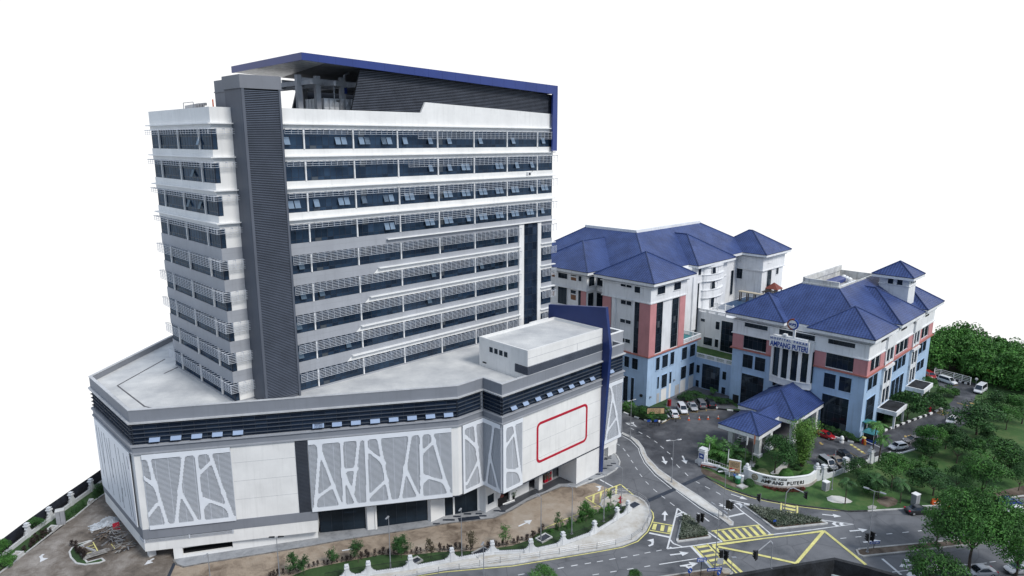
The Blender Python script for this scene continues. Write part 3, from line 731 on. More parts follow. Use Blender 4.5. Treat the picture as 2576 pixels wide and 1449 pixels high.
# louvred service shaft
fSh = Fr((-30.4, 21.1), (-24.55, 21.1))
mb = MB().box(-30.4, -24.55, 21.15, 26.6, 23.9, 71.2); mb.build('service_shaft', SHAFT, TW)
mb = MB(); fSh.box(mb, 0, .38, 0, .25, 23.9, 71.2); fSh.box(mb, fSh.L - .33, fSh.L, 0, .25, 23.9, 71.2); mb.build('shaft_edge', SHAFT, TW)
mb = MB(); fSh.box(mb, .38, fSh.L - .33, 0, .04, 24.5, 71.2, 1)
z = 24.6
while z < 71.0: fSh.box(mb, .38, fSh.L - .33, .04, .14, z, z + .11); z += .25
mb.build('shaft_louvre', [DLOUV, mat('louvre_gap', (.012, .015, .02), .7)], TW)
mb = MB().box(-30.6, -24.4, 20.8, 26.8, 71.2, 73.05); mb.box(-29.9, -24.6, 26.8, 31.4, 67.9, 72.75); mb.box(-30.0, -24.5, 26.8, 31.5, 71.0, 71.15); mb.build('shaft_cap', mat('shaft_cap_paint', (.19, .20, .225), .6, .06, .2, streak=.1), TW)
# ---- canopy roof of the plant floor
def zr(p): return 76.8 + (p + 20.7) * (74.95 - 76.8) / 57.1
def zf(p): return 75.72 + (p + 20.7) * (73.25 - 75.72) / 56.4
mb = MB()
A_ = (-20.7, 21.2); Tt = (-21.4, 44.6)
Bk = (36.4, 44.6)
mb.poly([(A_[0], A_[1], zr(-20.7)), (36.4, 21.2, zr(36.4)), (36.4, 44.6, zr(36.4)), (Tt[0], Tt[1], 76.4)])
mb.build('canopy_roof', BLUE, TW)
mb = MB()
mb.hexa([(-20.7, 21.2, zf(-20.7)), (36.4, 21.2, zf(36.4)), (36.4, 21.6, zf(36.4)), (-20.3, 21.6, zf(-20.7)), (-20.7, 21.2, zr(-20.7)), (36.4, 21.2, zr(36.4)), (36.4, 21.6, zr(36.4)), (-20.3, 21.6, zr(-20.7))])
mb.hexa([(Tt[0], Tt[1], 75.32), (-20.7, 21.2, zf(-20.7)), (-20.3, 21.6, zf(-20.7)), (Tt[0] + .4, Tt[1], 75.32), (Tt[0], Tt[1], 76.4), (-20.7, 21.2, zr(-20.7)), (-20.3, 21.6, zr(-20.7)), (Tt[0] + .4, Tt[1], 76.4)])
mb.box(35.0, 36.4, 21.2, 21.6, 61.85, zf(35.7) + .1)
mb.hexa([(36.0, 21.6, 61.85), (36.4, 21.6, 61.85), (36.4, 30, 68), (36.0, 30, 68), (36.0, 21.6, zf(36)), (36.4, 21.6, zf(36)), (36.4, 30, zf(36)), (36.0, 30, zf(36))])
mb.build('canopy_fascia', BLUE, TW)
mb = MB()
for i in range(19):
    p = -18 + i * 3.0; mb.hexa([(p, 21.19, zf(p)), (p + .03, 21.19, zf(p)), (p + .03, 21.2, zf(p)), (p, 21.2, zf(p)), (p, 21.19, zr(p)), (p + .03, 21.19, zr(p)), (p + .03, 21.2, zr(p)), (p, 21.2, zr(p))])
mb.build('fascia_joint', mat('fascia_seam', (.02, .035, .14), .5), TW)
mb = MB()
mb.poly([(-20.5, 21.5, zf(-20.7) + .12), (Tt[0] + .3, 44.5, 75.4), (-12.5, 44.5, 75.05), (-16.4, 21.5, zf(-16.6) + .12)])
mb.build('canopy_soffit', mat('soffit_strip_metal', (.66, .67, .68), .35, .25, 1.2), TW)
mb = MB()
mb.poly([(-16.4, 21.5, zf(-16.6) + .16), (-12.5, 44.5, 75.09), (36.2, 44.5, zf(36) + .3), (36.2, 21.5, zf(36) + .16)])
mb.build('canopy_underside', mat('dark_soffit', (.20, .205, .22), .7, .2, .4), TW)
mb = MB()
for q in (27.5, 34, 41): mb.hexa([(-17.5, q, 72.9), (35, q, 71.6), (35, q + .4, 71.6), (-17.5, q + .4, 72.9), (-17.5, q, 73.8), (35, q, 72.5), (35, q + .4, 72.5), (-17.5, q + .4, 73.8)])
for p in (-17.5, -13.4, -9.0): mb.box(p - .2, p + .2, 24.5, 43, 72.6, 73.3)
mb.build('roof_beam', mat('beam_grey', (.45, .455, .47), .8, .12, .4), TW)
for p, q in ((-17.9, 28), (-14.6, 28), (-10.0, 28), (-17.9, 41), (-10, 41)):
    mb = MB().box(p - .4, p + .4, q - .4, q + .4, 67.9, 74.2); mb.build('roof_column', MATS['beam_grey'], TW)
fW = Fr((-11.9, 22.6), (36.0, 22.6))
mb = MB(); P = fW.P
mb.hexa([P(0, 0, 68.3), P(fW.L, 0, 68.3), P(fW.L, -.3, 68.3), P(0, -.3, 68.3), P(2.1, 0, zf(-9.8)), P(fW.L, 0, zf(36)), P(fW.L, -.3, zf(36)), P(2.1, -.3, zf(-9.8))], 1)
z = 68.4
while z < 75:
    s0 = (z - 68.3) / (zf(-9.8) - 68.3) * 2.1; 
    s1 = fW.L if z < zf(36) else 47.9 * (zf(-20.7) - z) / (zf(-20.7) - zf(36)) * 1.0 - 2
    if s1 > s0 + 1: fW.box(mb, s0, min(s1, fW.L), 0, .12, z, z + .10)
    z += .26
mb.build('plant_screen', [mat('plant_louvre_metal', (.10, .112, .142), .45, .15, .5), INNER], TW)
mb = MB().hexa([(-9.5, 47.8, 67.9), (36, 47.8, 67.9), (36, 48.2, 67.9), (-9.5, 48.2, 67.9), (-7.2, 47.8, 75.2), (36, 47.8, 74.2), (36, 48.2, 74.2), (-7.2, 48.2, 75.2)])
mb.build('rear_plant_screen', DARKGREY, TW)
mb = MB()
for i in range(9): mb.tube((-20 + i * 1.3, 50.3, 67.9), (-20 + i * 1.3, 50.3, 69.3), .03, n=5)
mb.tube((-21, 50.3, 69.3), (-8, 50.3, 69.3), .03, n=5); mb.build('roof_railing', WHITE2, TW)
# sectional water tank with pipes under the canopy
mb = MB().box(-13.9, -6.0, 27.4, 33.4, 67.95, 70.75, 0)
for i in range(8): 
    for j in range(2):
        x = -13.9 + i * .99; mb.poly([(x + .06, 27.38, 68.1 + j * 1.35), (x + .93, 27.38, 68.1 + j * 1.35), (x + .5, 27.22, 68.75 + j * 1.35)]); mb.poly([(x + .93, 27.38, 68.1 + j * 1.35), (x + .93, 27.38, 69.35 + j * 1.35), (x + .5, 27.22, 68.75 + j * 1.35)])
        mb.poly([(x + .93, 27.38, 69.35 + j * 1.35), (x + .06, 27.38, 69.35 + j * 1.35), (x + .5, 27.22, 68.75 + j * 1.35)]); mb.poly([(x + .06, 27.38, 69.35 + j * 1.35), (x + .06, 27.38, 68.1 + j * 1.35), (x + .5, 27.22, 68.75 + j * 1.35)])
for i in range(9): mb.box(-13.93 + i * .985, -13.88 + i * .985, 27.33, 27.42, 67.95, 70.8, 1)
for i in range(7): mb.box(-13.97, -13.88, 27.4 + i * .99, 27.46 + i * .99, 67.95, 70.8, 1)
WT = pqthing('water_tank', 'pale sectional water tank with pipes under the blue roof canopy', 'water tank', -10, 30)
mb.build('tank_body', [mat('tank_panel', (.72, .73, .74), .5, .12, .8), METAL], WT)
mb = MB().path([(-11.0, 27.2, 68), (-11.0, 27.2, 70.4), (-11.7, 27.2, 70.4)], .14, 6)
mb.path([(-11.6, 27.9, 70.7), (-11.6, 27.9, 72.6), (-10.6, 27.9, 72.6)], .09, 6); mb.path([(-9.6, 27.8, 70.7), (-9.6, 27.8, 74.6), (-8.6, 27.8, 75)], .16, 6); mb.build('tank_pipe', METAL, WT)
mb = MB().box(-9.85, -9.35, 27.5, 28.0, 71.6, 72.6); mb.build('tank_valve', BLUE, WT)
# small units on the left roof behind the parapet
AC = pqthing('rooftop_unit', 'bundle of silver duct pieces on the left roof of the tower', 'roof unit', -31.5, 36)
mb = MB()
for i in range(5): mb.box(-33 + .5 * i, -32.7 + .5 * i, 31.5 + i * .3, 35.5 + i * .2, 68.0 + .3 * i, 69.2 + .1 * i)
mb.path([(-33, 32, 67.9), (-33, 32, 69.6), (-33, 36, 69.6), (-33, 36, 67.9)], .06, 5); mb.build('duct_piece', METAL, AC)
mb = MB().tube((-31.5, 28.4, 67.9), (-31.5, 28.4, 69.9), .10, n=6); o = mb.build('roof_pipe', ORANGE, AC)
# ================================================================== THE OLDER HOSPITAL WITH BLUE TILED ROOFS
def slope(mb, pts):
    """one roof plane; first edge is the eave; writes metric UVs along eave / up slope"""
    a, b = Vector(pts[0]), Vector(pts[1]); u = (b - a).normalized(); nrm = None
    for c in pts[2:]:
        w = Vector(c) - a; w -= u * w.dot(u)
        if w.length > 1e-4: v = w.normalized()
    if mb.uv is None: mb.uv = []
    mb.poly(pts); mb.uv += [((Vector(p) - a).dot(u), (Vector(p) - a).dot(v)) for p in pts]
def hip(parent, p0, p1, q0, q1, z0, r0, r1, z1, fascia=.78, name='roof', skip=(), ov=0.):
    c = [(p0, q0, z0), (p1, q0, z0), (p1, q1, z0), (p0, q1, z0)]; R0, R1 = (*r0, z1), (*r1, z1)
    mb = MB()
    along_p = abs(r1[0] - r0[0]) >= abs(r1[1] - r0[1])
    if along_p: fs = [[c[0], c[1], R1, R0], [c[1], c[2], R1], [c[2], c[3], R0, R1], [c[3], c[0], R0]]; hp = [(c[0], R0), (c[3], R0), (c[1], R1), (c[2], R1), (R0, R1)]
    else: fs = [[c[0], c[1], R0], [c[1], c[2], R1, R0], [c[2], c[3], R1], [c[3], c[0], R0, R1]]; hp = [(c[0], R0), (c[1], R0), (c[2], R1), (c[3], R1), (R0, R1)]
    for i, f in enumerate(fs):
        if i in skip: continue
        f = [f[k] for k in range(len(f)) if k == 0 or f[k] != f[k - 1]]
        if len(f) == 4 and f[2] == f[3]: f = f[:3]
        slope(mb, f)
    o = mb.build(name, TILE, parent)
    rd = MB()
    for a, b in hp:
        if (Vector(a) - Vector(b)).length > .3: rd.tube((a[0], a[1], a[2] + .03), (b[0], b[1], b[2] + .03), .17, n=6)
    rd.build('ridge_cap', RIDGE, o, off=(0, 0, 0))
    e = MB().box(p0 + .06, p1 - .06, q0 + .06, q1 - .06, z0 - fascia, z0 - .10); e.build('eave', OLDWHITE, o, off=(0, 0, 0))
    g = MB(); ring(g, [(p0, q0), (p1, q0), (p1, q1), (p0, q1)], .3, z0 - .13, z0 - .02); g.build('gutter', mat('roof_gutter', (.03, .035, .05), .6, .2, 1), o, off=(0, 0, 0))
    return o
def win(f, par, s0, s1, z0, z1, ps=1.25, rows=None, sill=True, trim=.10, n=.02, m=None, name='window', trimmat=None):
    gl, fm = MB(), MB()
    if rows is None: rows = [z0 + (z1 - z0) * .68] if z1 - z0 > 1.6 else []
    glazing(f, gl, fm, s0, s1, z0, z1, n, ps, rows, .003, .06, .03)
    o = gl.build(name, m or GLASS2, par); 
    fr = fm.build('window_frame', DARKGREY, o, off=(0, 0, 0))
    if trim:
        t = MB(); f.box(t, s0 - trim, s0, 0, .10, z0, z1); f.box(t, s1, s1 + trim, 0, .10, z0, z1); f.box(t, s0 - trim, s1 + trim, 0, .11, z1, z1 + trim)
        if sill: f.box(t, s0 - trim - .05, s1 + trim + .05, 0, .20, z0 - .14, z0)
        t.build('window_surround', trimmat or OLDWHITE, o, off=(0, 0, 0))
    return o
def wpx(f, par, crop, x0, y0, x1, y1, **k):
    """window read from the photo: (x0,y0) top left, (x1,y1) bottom right, on facade f"""
    s0, za = f.at(crop.uv(x0, y0)); s1, zb = f.at(crop.uv(x1, y1)); return win(f, par, s0, s1, zb, za, **k)
def slab(f, par, s0, s1, z0, z1, m, name, n1=.06):
    mb = MB(); f.box(mb, s0, s1, -.05, n1, z0, z1); return mb.build(name, m, par)
# ------------------------------------------------------------------ rear wings
HR = pqthing('hospital_building', 'older white hospital wings with salmon corner and tall blue roofs behind the parked cars', 'building', 85, 28)
mb = MB().prism([(60.7, 12.8), (83.2, 12.8), (83.2, 34), (60.7, 34)], 0, 12.9); mb.build('blue_base_wall', BLUEWALL, HR)
mb = MB().prism([(60.72, 12.82), (75.8, 12.82), (75.8, 26.7), (60.72, 26.7)], 12.95, 30.4)
mb.prism([(64.5, 26.7), (76, 26.7), (76, 38), (64.5, 38)], 12.95, 31.0)
mb.prism([(60.9, 32.4), (80, 32.4), (80, 50), (60.9, 50)], 0, 30.6)
mb.prism([(76, 18.2), (106.6, 18.2), (106.6, 40), (76, 40)], 0, 30.7)
mb.prism([(106.6, 21.6), (126, 21.6), (126, 45), (106.6, 45)], 0, 31.0)
mb.prism([(119.35, 13.65), (133.2, 13.65), (133.2, 27.5), (119.35, 27.5)], 0, 30.4)
mb.prism([(91.8, 1.5), (133, 1.5), (133, 13.6), (119.3, 13.6), (119.3, 18.2), (91.8, 18.2)], 0, 17.9)
mb.build('white_wall', OLDWHITE, HR)
mb = MB().prism(offset_poly([(60.7, 12.8), (75.8, 12.8), (75.8, 26.7), (60.7, 26.7)], .25), 26.3, 30.5)
mb.build('upper_band', OLDWHITE, HR)
MB().prism(offset_poly([(60.9, 32.4), (80, 32.4), (80, 50), (60.9, 50)], .2), 26.2, 30.6).build('upper_band', OLDWHITE, HR)
MB().prism(offset_poly([(119.3, 13.6), (133.2, 13.6), (133.2, 27.5), (119.3, 27.5)], .2), 26.2, 30.4).build('upper_band', OLDWHITE, HR)
mb = MB()
for R_ in ([(60.7, 12.8), (75.8, 12.8), (75.8, 26.7), (60.7, 26.7)], [(60.9, 32.4), (80, 32.4), (80, 50), (60.9, 50)], [(119.3, 13.6), (133.2, 13.6), (133.2, 27.5), (119.3, 27.5)]):
    MB().prism(offset_poly(R_, .45), 26.15, 26.42).build('band_ledge', OLDWHITE, HR)
    MB().prism(offset_poly(R_, .7), 30.0, 30.15).build('band_ledge', OLDWHITE, HR)
mb = MB().prism([(60.3, 12.4), (84.4, 12.4), (84.4, 34), (60.3, 34)], 12.88, 13.2); mb.build('base_ledge', PINKEDGE, HR)
f1L = Fr((60.72, 26.7), (60.72, 12.82)); f1R = Fr((60.72, 12.82), (75.8, 12.82)); fbL = Fr((60.7, 34), (60.7, 12.8)); fbR = Fr((60.7, 12.8), (83.2, 12.8))
q1 = lambda q: 26.7 - q
mb = MB(); f1L.box(mb, q1(15.6), q1(12.75), 0, .32, 13.2, 26.16); f1R.box(mb, -.3, 2.3, 0, .319, 13.2, 26.15); mb.build('pink_corner', PINK, HR)
slab(f1L, HR, q1(26.75), q1(24.2), 13.2, 26.15, PINK, 'pink_panel', .3); slab(f1R, HR, 12.5, 15.1, 13.2, 26.15, PINK, 'pink_panel', .3)
mb = MB(); f1L.box(mb, q1(23.9), q1(22.9), 0, .22, 13.2, 26.15); f1L.box(mb, q1(17.7), q1(17.15), 0, .2, 13.2, 26.15); mb.build('white_pilaster', OLDWHITE, HR)
win(f1L, HR, q1(17.1), q1(15.62), 13.3, 26.1, .75, [13.3 + 1.6 * i for i in range(1, 8)], trim=0)
for p0, p1 in ((63.05, 66.05), (70.05, 73.05)): win(f1R, HR, p0 - 60.7, p1 - 60.7, 13.3, 26.1, 1.0, [13.3 + 1.6 * i for i in range(1, 8)], trim=.12)
for z0, z1 in ((24.85, 25.85), (20.2, 21.1), (15.35, 16.3)):
    for a, b in ((21.3, 19.8), (19.6, 18.15)): win(f1L, HR, q1(a), q1(b), z0, z1, .8, [], trim=.06)
f1Lb = Fr((60.45, 26.7), (60.45, 12.55)); f1Rb = Fr((60.45, 12.55), (76, 12.55))
for a, b, z0, z1 in ((17.2, 15.6, 28.4, 29.95), (21.3, 19.8, 29.3, 29.95), (19.6, 18.1, 29.3, 29.95)): win(f1Lb, HR, q1(a), q1(b), z0, z1, 1.6, [])
for a, b in ((63.05, 66.3), (70.15, 73.2)): win(f1Rb, HR, a - 60.45, b - 60.45, 28.05, 29.95, 1.6, [])
for a, b in ((19.6, 18.2), (17.3, 15.6)): win(fbL, HR, 34 - a, 34 - b, 9.15, 11.9, .8, trimmat=BLUEWALL)
for a, b in ((19.65, 18.3), (17.4, 16.5)): win(fbL, HR, 34 - a, 34 - b, .3, 6.8, .8, [2, 3.6, 5.2], sill=False, trimmat=BLUEWALL)
for a, b in ((64.15, 65.7), (66.9, 69.35), (70.5, 72.2), (75.8, 78.2), (79.65, 82.2)): win(fbR, HR, a - 60.7, b - 60.7, 8.8, 12.05, .85, trimmat=BLUEWALL)
for a, b, z in ((67, 69.35, 3.5), (75.8, 78.25, 3.6), (79.8, 82.1, 3.7)):
    win(fbR, HR, a - 60.7, b - 60.7, z, 6.95, .85, trimmat=BLUEWALL); slab(fbR, HR, a - 60.7, b - 60.7, 0, z - .15, WHITE, 'white_panel')
for a, b in ((65.1, 65.8), (70.5, 71.35)): win(fbR, HR, a - 60.7, b - 60.7, 3.9, 6.95, .8, sill=False, trimmat=BLUEWALL)
slab(fbR, HR, 9.8, 10.65, 0, 3.75, WHITE, 'white_panel')
for a, b in ((65.15, 66.25), (73.4, 75.35)): slab(fbR, HR, a - 60.7, b - 60.7, 0, 2.6, mat('pale_door', (.45, .45, .45), .7), 'door', .04)
for i, (a, z) in enumerate(((62.2, 2.4), (72.6, 4.2))):
    mb = MB(); fbR.box(mb, a - 60.9, a - 60.5, 0, .35, z, z + .35); mb.build('wall_lamp', METAL, HR)
mb = MB(); fbL.box(mb, 34 - 14.5, 34 - 13.9, 0, .4, 2.7, 3.3); mb.build('wall_lamp', BLACK, HR)
# terrace with white parapet on the blue base
def balustrade(par, f, s0, s1, z, h=1.15, ps=2.1):
    mb = MB(); f.box(mb, s0, s1, -.3, .05, z + h - .22, z + h)
    k = max(1, round((s1 - s0) / ps))
    for i in range(k + 1):
        s = s0 + (s1 - s0) * i / k; f.box(mb, max(s0, s - .3), min(s1, s + .3), -.28, .03, z, z + h - .22)
    f.box(mb, s0, s1, -.25, 0, z, z + .25); f.box(mb, s0, s1, -.2, -.06, z + .42, z + .54); f.box(mb, s0, s1, -.2, -.06, z + .68, z + .78)
    return mb.build('balustrade', OLDWHITE, par)
balustrade(HR, Fr((75.9, 12.5), (84.3, 12.5)), 0, 8.4, 13.2); balustrade(HR, Fr((84.2, 12.5), (84.2, 18)), .3, 5.4, 13.2)
mb = MB().poly([(75.9, 12.9, 13.26), (84, 12.9, 13.26), (84, 18, 13.26), (75.9, 18, 13.26)]); mb.build('terrace_floor', TEAL, HR)
mb = MB()
for i in range(3): mb.box(77.2 + i * 1.8, 78.4 + i * 1.8, 16.2, 17.2, 13.27, 14.5 + .2 * i)
mb.build('condenser_unit', [METAL], HR)
# wing B windows
fB = Fr((60.9, 50), (60.9, 32.4)); fBu = Fr((60.7, 50.2), (60.7, 32.2)); fBr = Fr((60.9, 32.4), (64.5, 32.4))
wpx(fBu, HR, H1, 145, 585, 235, 662); wpx(fBu, HR, H1, 350, 622, 378, 685, ps=.9)
wpx(fBu, HR, H1, 78, 575, 108, 600)
for y0, y1, cr_ in ((608, 635, None), ): wpx(fBu, HR, H1, 270, y0, 325, y1)
brown = mat('brown_shutter_board', (.22, .10, .05), .7, .15, 1)
for x0, y0, x1, y1, ff in ((272, 640, 323, 680, fBu), (270, 815, 320, 875, fB), (78, 600, 108, 640, fBu), (78, 780, 105, 830, fB)):
    s0, za = ff.at(H1.uv(x0, y0)); s1, zb = ff.at(H1.uv(x1, y1)); slab(ff, HR, s0, s1, zb, za, brown, 'shutter_board', .04)
wpx(fB, HR, H1, 270, 768, 322, 812); wpx(fB, HR, H1, 143, 728, 230, 920, rows=[]); wpx(fB, HR, H1, 348, 765, 375, 932, ps=.9); wpx(fB, HR, H1, 78, 735, 108, 775)
s0, _ = fB.at(H1.uv(375, 850)); s1, _ = fB.at(H1.uv(425, 850)); slab(fB, HR, s0, s1, 10, 26.1, PINK, 'pink_panel', .2)
win(fBr, HR, .6, 2.8, 19.5, 25.5, 1.0); win(Fr((60.9, 32.2), (64.5, 32.2)), HR, .6, 2.8, 27.4, 29.8, 1.0)
fcw = Fr((64.5, 38), (64.5, 26.7)); win(fcw, HR, 6.2, 8.8, 27.2, 30.2, 1.2); win(fcw, HR, 6.2, 8.8, 21.0, 25.4, 1.2)
mb = MB()
for z in (26.2, 20.0):
    pts = [(64.5 - 1.6 * math.sin(math.pi * t / 8), 27.2 + 5.0 * t / 8) for t in range(9)]
    mb.prism([(64.6, 27.2)] + pts + [(64.6, 32.2)], z, z + 1.1)
mb.build('curved_balcony', OLDWHITE, HR)
# wing C: tall stair slot, curved bay with three tiers
fC = Fr((76, 18.2), (106.6, 18.2))
win(fC, HR, 14.6, 15.8, 9.5, 26.0, .7, [10 + 1.7 * i for i in range(9)], trim=0)
mb = MB()
fC.box(mb, 8.3, 8.7, 0, .35, 13.2, 30.6); fC.box(mb, 12.2, 14.4, 0, .4, 13.2, 30.6); fC.box(mb, 13.0, 30.6, 0, .18, 26.0, 26.25)
mb.build('white_pilaster', OLDWHITE, HR)
def arc(p0, p1, q, r, n=10): return [(p0 + (p1 - p0) * (1 - math.cos(math.pi * t / n)) / 2, q - r * math.sin(math.pi * t / n)) for t in range(n + 1)]
mb = MB()
for z0, z1 in ((26.3, 28.0), (21.6, 23.7), (30.0, 30.6)): mb.prism(arc(93.0, 103.8, 18.2, 1.9), z0, z1)
for z0 in (26.2, 27.95, 21.5, 23.65): mb.prism(arc(92.8, 104.0, 18.2, 2.1), z0, z0 + .14)
mb.prism(arc(93.3, 103.5, 18.2, 1.5), 18, 30.6); mb.build('curved_bay', OLDWHITE, HR)
fCb = Fr((93.3, 16.75), (103.5, 16.75))
for z0, z1 in ((28.15, 29.95), (23.9, 26.0), (18.6, 21.3)):
    win(fCb, HR, 2.5, 5.6, z0, z1, 1.5, [], sill=False); 
    win(Fr((101.2, 17.0), (103.0, 17.9)), HR, .3, 1.5, z0, z1, 1.3, [], sill=False)
win(fC, HR, 14.7, 16.3, 28.2, 29.9, 1.6, [])
fI = Fr((106.6, 21.6), (119.3, 21.6)); win(fI, HR, .6, 1.6, 18.3, 25.5, 1.0, trim=.05); win(fI, HR, 9.0, 10.6, 18.3, 25.8, .8, trim=.06)
fDl = Fr((119.35, 27.5), (119.35, 13.65)); fDr = Fr((119.35, 13.65), (133.2, 13.65))
wpx(fDl, HR, H1, 1942, 552, 1992, 658, ps=.9); win(Fr((119.15, 27.7), (119.15, 13.45)), HR, 6.3, 8.0, 28.3, 29.9, 1.0, [])
win(fDr, HR, 3.3, 6.1, 18.3, 26.0, 1.0, [19.8, 21.4, 23, 24.6]); win(fDr, HR, 9.2, 10.8, 24.0, 26.0, .8); win(fDr, HR, 8.8, 11.5, 18.2, 19.8, 1.4, [])
win(Fr((119.15, 13.45), (133.4, 13.45)), HR, 3.2, 5.6, 28.3, 29.9, 1.3, [])
# link walls: blue lower one with terrace lawn, white upper one
mb = MB().prism([(83.0, 1.2), (91.9, 1.2), (91.9, 18.0), (83.0, 18.0)], 0, 8.15); mb.build('link_wall', BLUEWALL, HR)
fK = Fr((83.0, 12.75), (83.0, 1.2)); fU = Fr((91.8, 18.1), (91.8, 1.5))
balustrade(HR, fK, 0, 11.0, 8.15, 1.2, 2.6)
mb = MB().poly([(83.3, 1.3, 8.25), (91.8, 1.3, 8.25), (91.8, 17.9, 8.25), (83.3, 17.9, 8.25)]); mb.build('terrace_lawn', DRYG, HR)
for x0, y0, x1, y1 in ((1605, 652, 1848, 1150), ): win(fK, HR, 2.0, 7.05, .2, 6.85, 1.25, [1.8, 3.4, 5.0, 6.2], trimmat=BLUEWALL, sill=False)
for a, b, z0, z1 in ((.3, 1.25, 3.95, 6.1), (7.8, 8.85, 3.95, 6.1), (.3, 1.25, .1, 1.9), (7.8, 8.85, .1, 1.9)): win(fK, HR, a, b, z0, z1, .8, trimmat=BLUEWALL, sill=z0 > 1)
win(fU, HR, 7.3, 10.95, 8.4, 16.8, 1.2, [10, 11.6, 13.2, 14.8]); win(fU, HR, 2.25, 4.85, 9.1, 11.3, 1.3); win(fU, HR, 5.65, 6.7, 9.1, 11.3, 1.1); win(fU, HR, 5.6, 6.75, 14.1, 16.25, 1.2); win(fU, HR, 1.05, 2.3, 15.45, 16.25, 1.3, [])
balustrade(HR, fU, 0, 8.4, 17.9, 1.1, 3.0)
mb = MB(); fU2 = Fr((97.5, 18.0), (97.5, 1.5))
for i in range(46): 
    s = .4 + i * .2; a = fU2.P(s, 0, 17.95); b = fU2.P(s, 0, 19.7); mb.bar(a, b, .05, .05)
fU2.box(mb, .3, 9.7, -.04, .04, 19.6, 19.72); fU2.box(mb, .3, 9.7, -.04, .04, 18.2, 18.3)
for i in range(5): fU2.box(mb, .2 + i * 2.3, .45 + i * 2.3, -.12, .12, 17.9, 20.0)
mb.build('terrace_fence', WHITE2, HR)
mb = MB().poly([(99, 3, 17.96), (132, 3, 17.96), (132, 13.4, 17.96), (119, 13.4, 17.96), (119, 17.8, 17.96), (99, 17.8, 17.96)]); mb.build('pool_deck', POOL, HR)
mb = MB(); 
mb.box(112, 113.6, 3.0, 17.0, 20.6, 20.85, 0)
for i in range(7): mb.box(112.2, 112.45, 3.3 + i * 2.2, 3.55 + i * 2.2, 17.9, 20.6, 1); mb.box(113.2, 113.4, 3.3 + i * 2.2, 3.55 + i * 2.2, 17.9, 20.6, 1)
mb.build('covered_walk', [mat('sand_roof_sheet', (.55, .48, .36), .7), WOOD], HR)
mb = MB()
for i in range(20): mb.box(118.2, 121.6, 3.0 + i * .5, 3.12 + i * .5, 20.4, 20.55)
mb.box(118.5, 118.7, 2.8, 13, 20.2, 20.4); mb.box(121, 121.2, 2.8, 13, 20.2, 20.4)
for i in range(5): mb.box(118.5, 118.7, 3.2 + i * 2.3, 3.4 + i * 2.3, 17.9, 20.3)
mb.build('terrace_pergola', mat('dark_timber', (.035, .03, .03), .8), HR)
KQ = GLk = pq(H1.g(2310, 790, 19.5))
mb = MB(); kp, kq = KQ
slope(mb, [(kp - 2.0, kq - 2.0, 20.6), (kp + 2.0, kq - 2.0, 20.6), (kp, kq, 22.4)]); slope(mb, [(kp + 2.0, kq - 2.0, 20.6), (kp + 2.0, kq + 2.0, 20.6), (kp, kq, 22.4)])
slope(mb, [(kp + 2.0, kq + 2.0, 20.6), (kp - 2.0, kq + 2.0, 20.6), (kp, kq, 22.4)]); slope(mb, [(kp - 2.0, kq + 2.0, 20.6), (kp - 2.0, kq - 2.0, 20.6), (kp, kq, 22.4)])
ko = mb.build('kiosk_roof', TERRA, HR)
mb = MB()
for a in (-1.6, 1.6):
    for b in (-1.6, 1.6): mb.box(kp + a - .15, kp + a + .15, kq + b - .15, kq + b + .15, 17.9, 20.6)
mb.build('kiosk_post', WOOD, ko, off=(0, 0, 0))
# roofs
hip(HR, 59.55, 78.1, 11.15, 29.2, 31.4, (68.7, 20.1), (68.7, 20.1), 37.0)
hip(HR, 59.3, 92, 30.8, 51.4, 31.4, (69.6, 41.1), (88, 41.1), 37.5)
hip(HR, 87.9, 108.2, 16.4, 36, 31.4, (98, 26.5), (98, 33), 38.0)
hip(HR, 117.6, 134.3, 11.8, 30, 31.4, (126, 20.8), (126, 22), 37.1)
ez, rz_ = 31.4, 39.3
mb = MB(); a = (68.7, 19.3); m_ = (82, 32.6)
slope(mb, [(68.7, 62, ez), (68.7, 19.3, ez), (82, 32.6, rz_), (82, 50.4, rz_)])
slope(mb, [(68.7, 19.3, ez), (128.3, 19.3, ez), (115.1, 32.6, rz_), (82, 32.6, rz_)])
slope(mb, [(128.3, 19.3, ez), (128.3, 46, ez), (115.1, 36, rz_), (115.1, 32.6, rz_)])
slope(mb, [(96, 62, ez), (68.7, 62, ez), (82, 50.4, rz_), (84, 50.4, rz_)])
o = mb.build('roof', TILE, HR)
mb = MB()
for a, b in (((68.7, 19.3, ez), (82, 32.6, rz_)), ((128.3, 19.3, ez), (115.1, 32.6, rz_)), ((68.7, 62, ez), (82, 50.4, rz_))): mb.tube(a, b, .18, n=6)
mb.build('ridge_cap', RIDGE, o, off=(0, 0, 0))
mb = MB(); mb.box(81.9, 82.4, 32.5, 50.6, rz_ - .3, rz_ + .65); mb.box(82.4, 115.2, 32.5, 33.0, rz_ - .3, rz_ + .65); mb.box(82.4, 115.2, 33.0, 36, 37, rz_ + .1); mb.box(82.4, 86, 36, 50.6, 37, rz_ + .1)
mb.build('ridge_parapet', OLDWHITE, HR)
mb = MB().box(68.8, 128.2, 19.4, 46, 30.6, 31.3); mb.box(68.8, 96, 46, 61.9, 30.6, 31.3); mb.build('eave', OLDWHITE, HR)
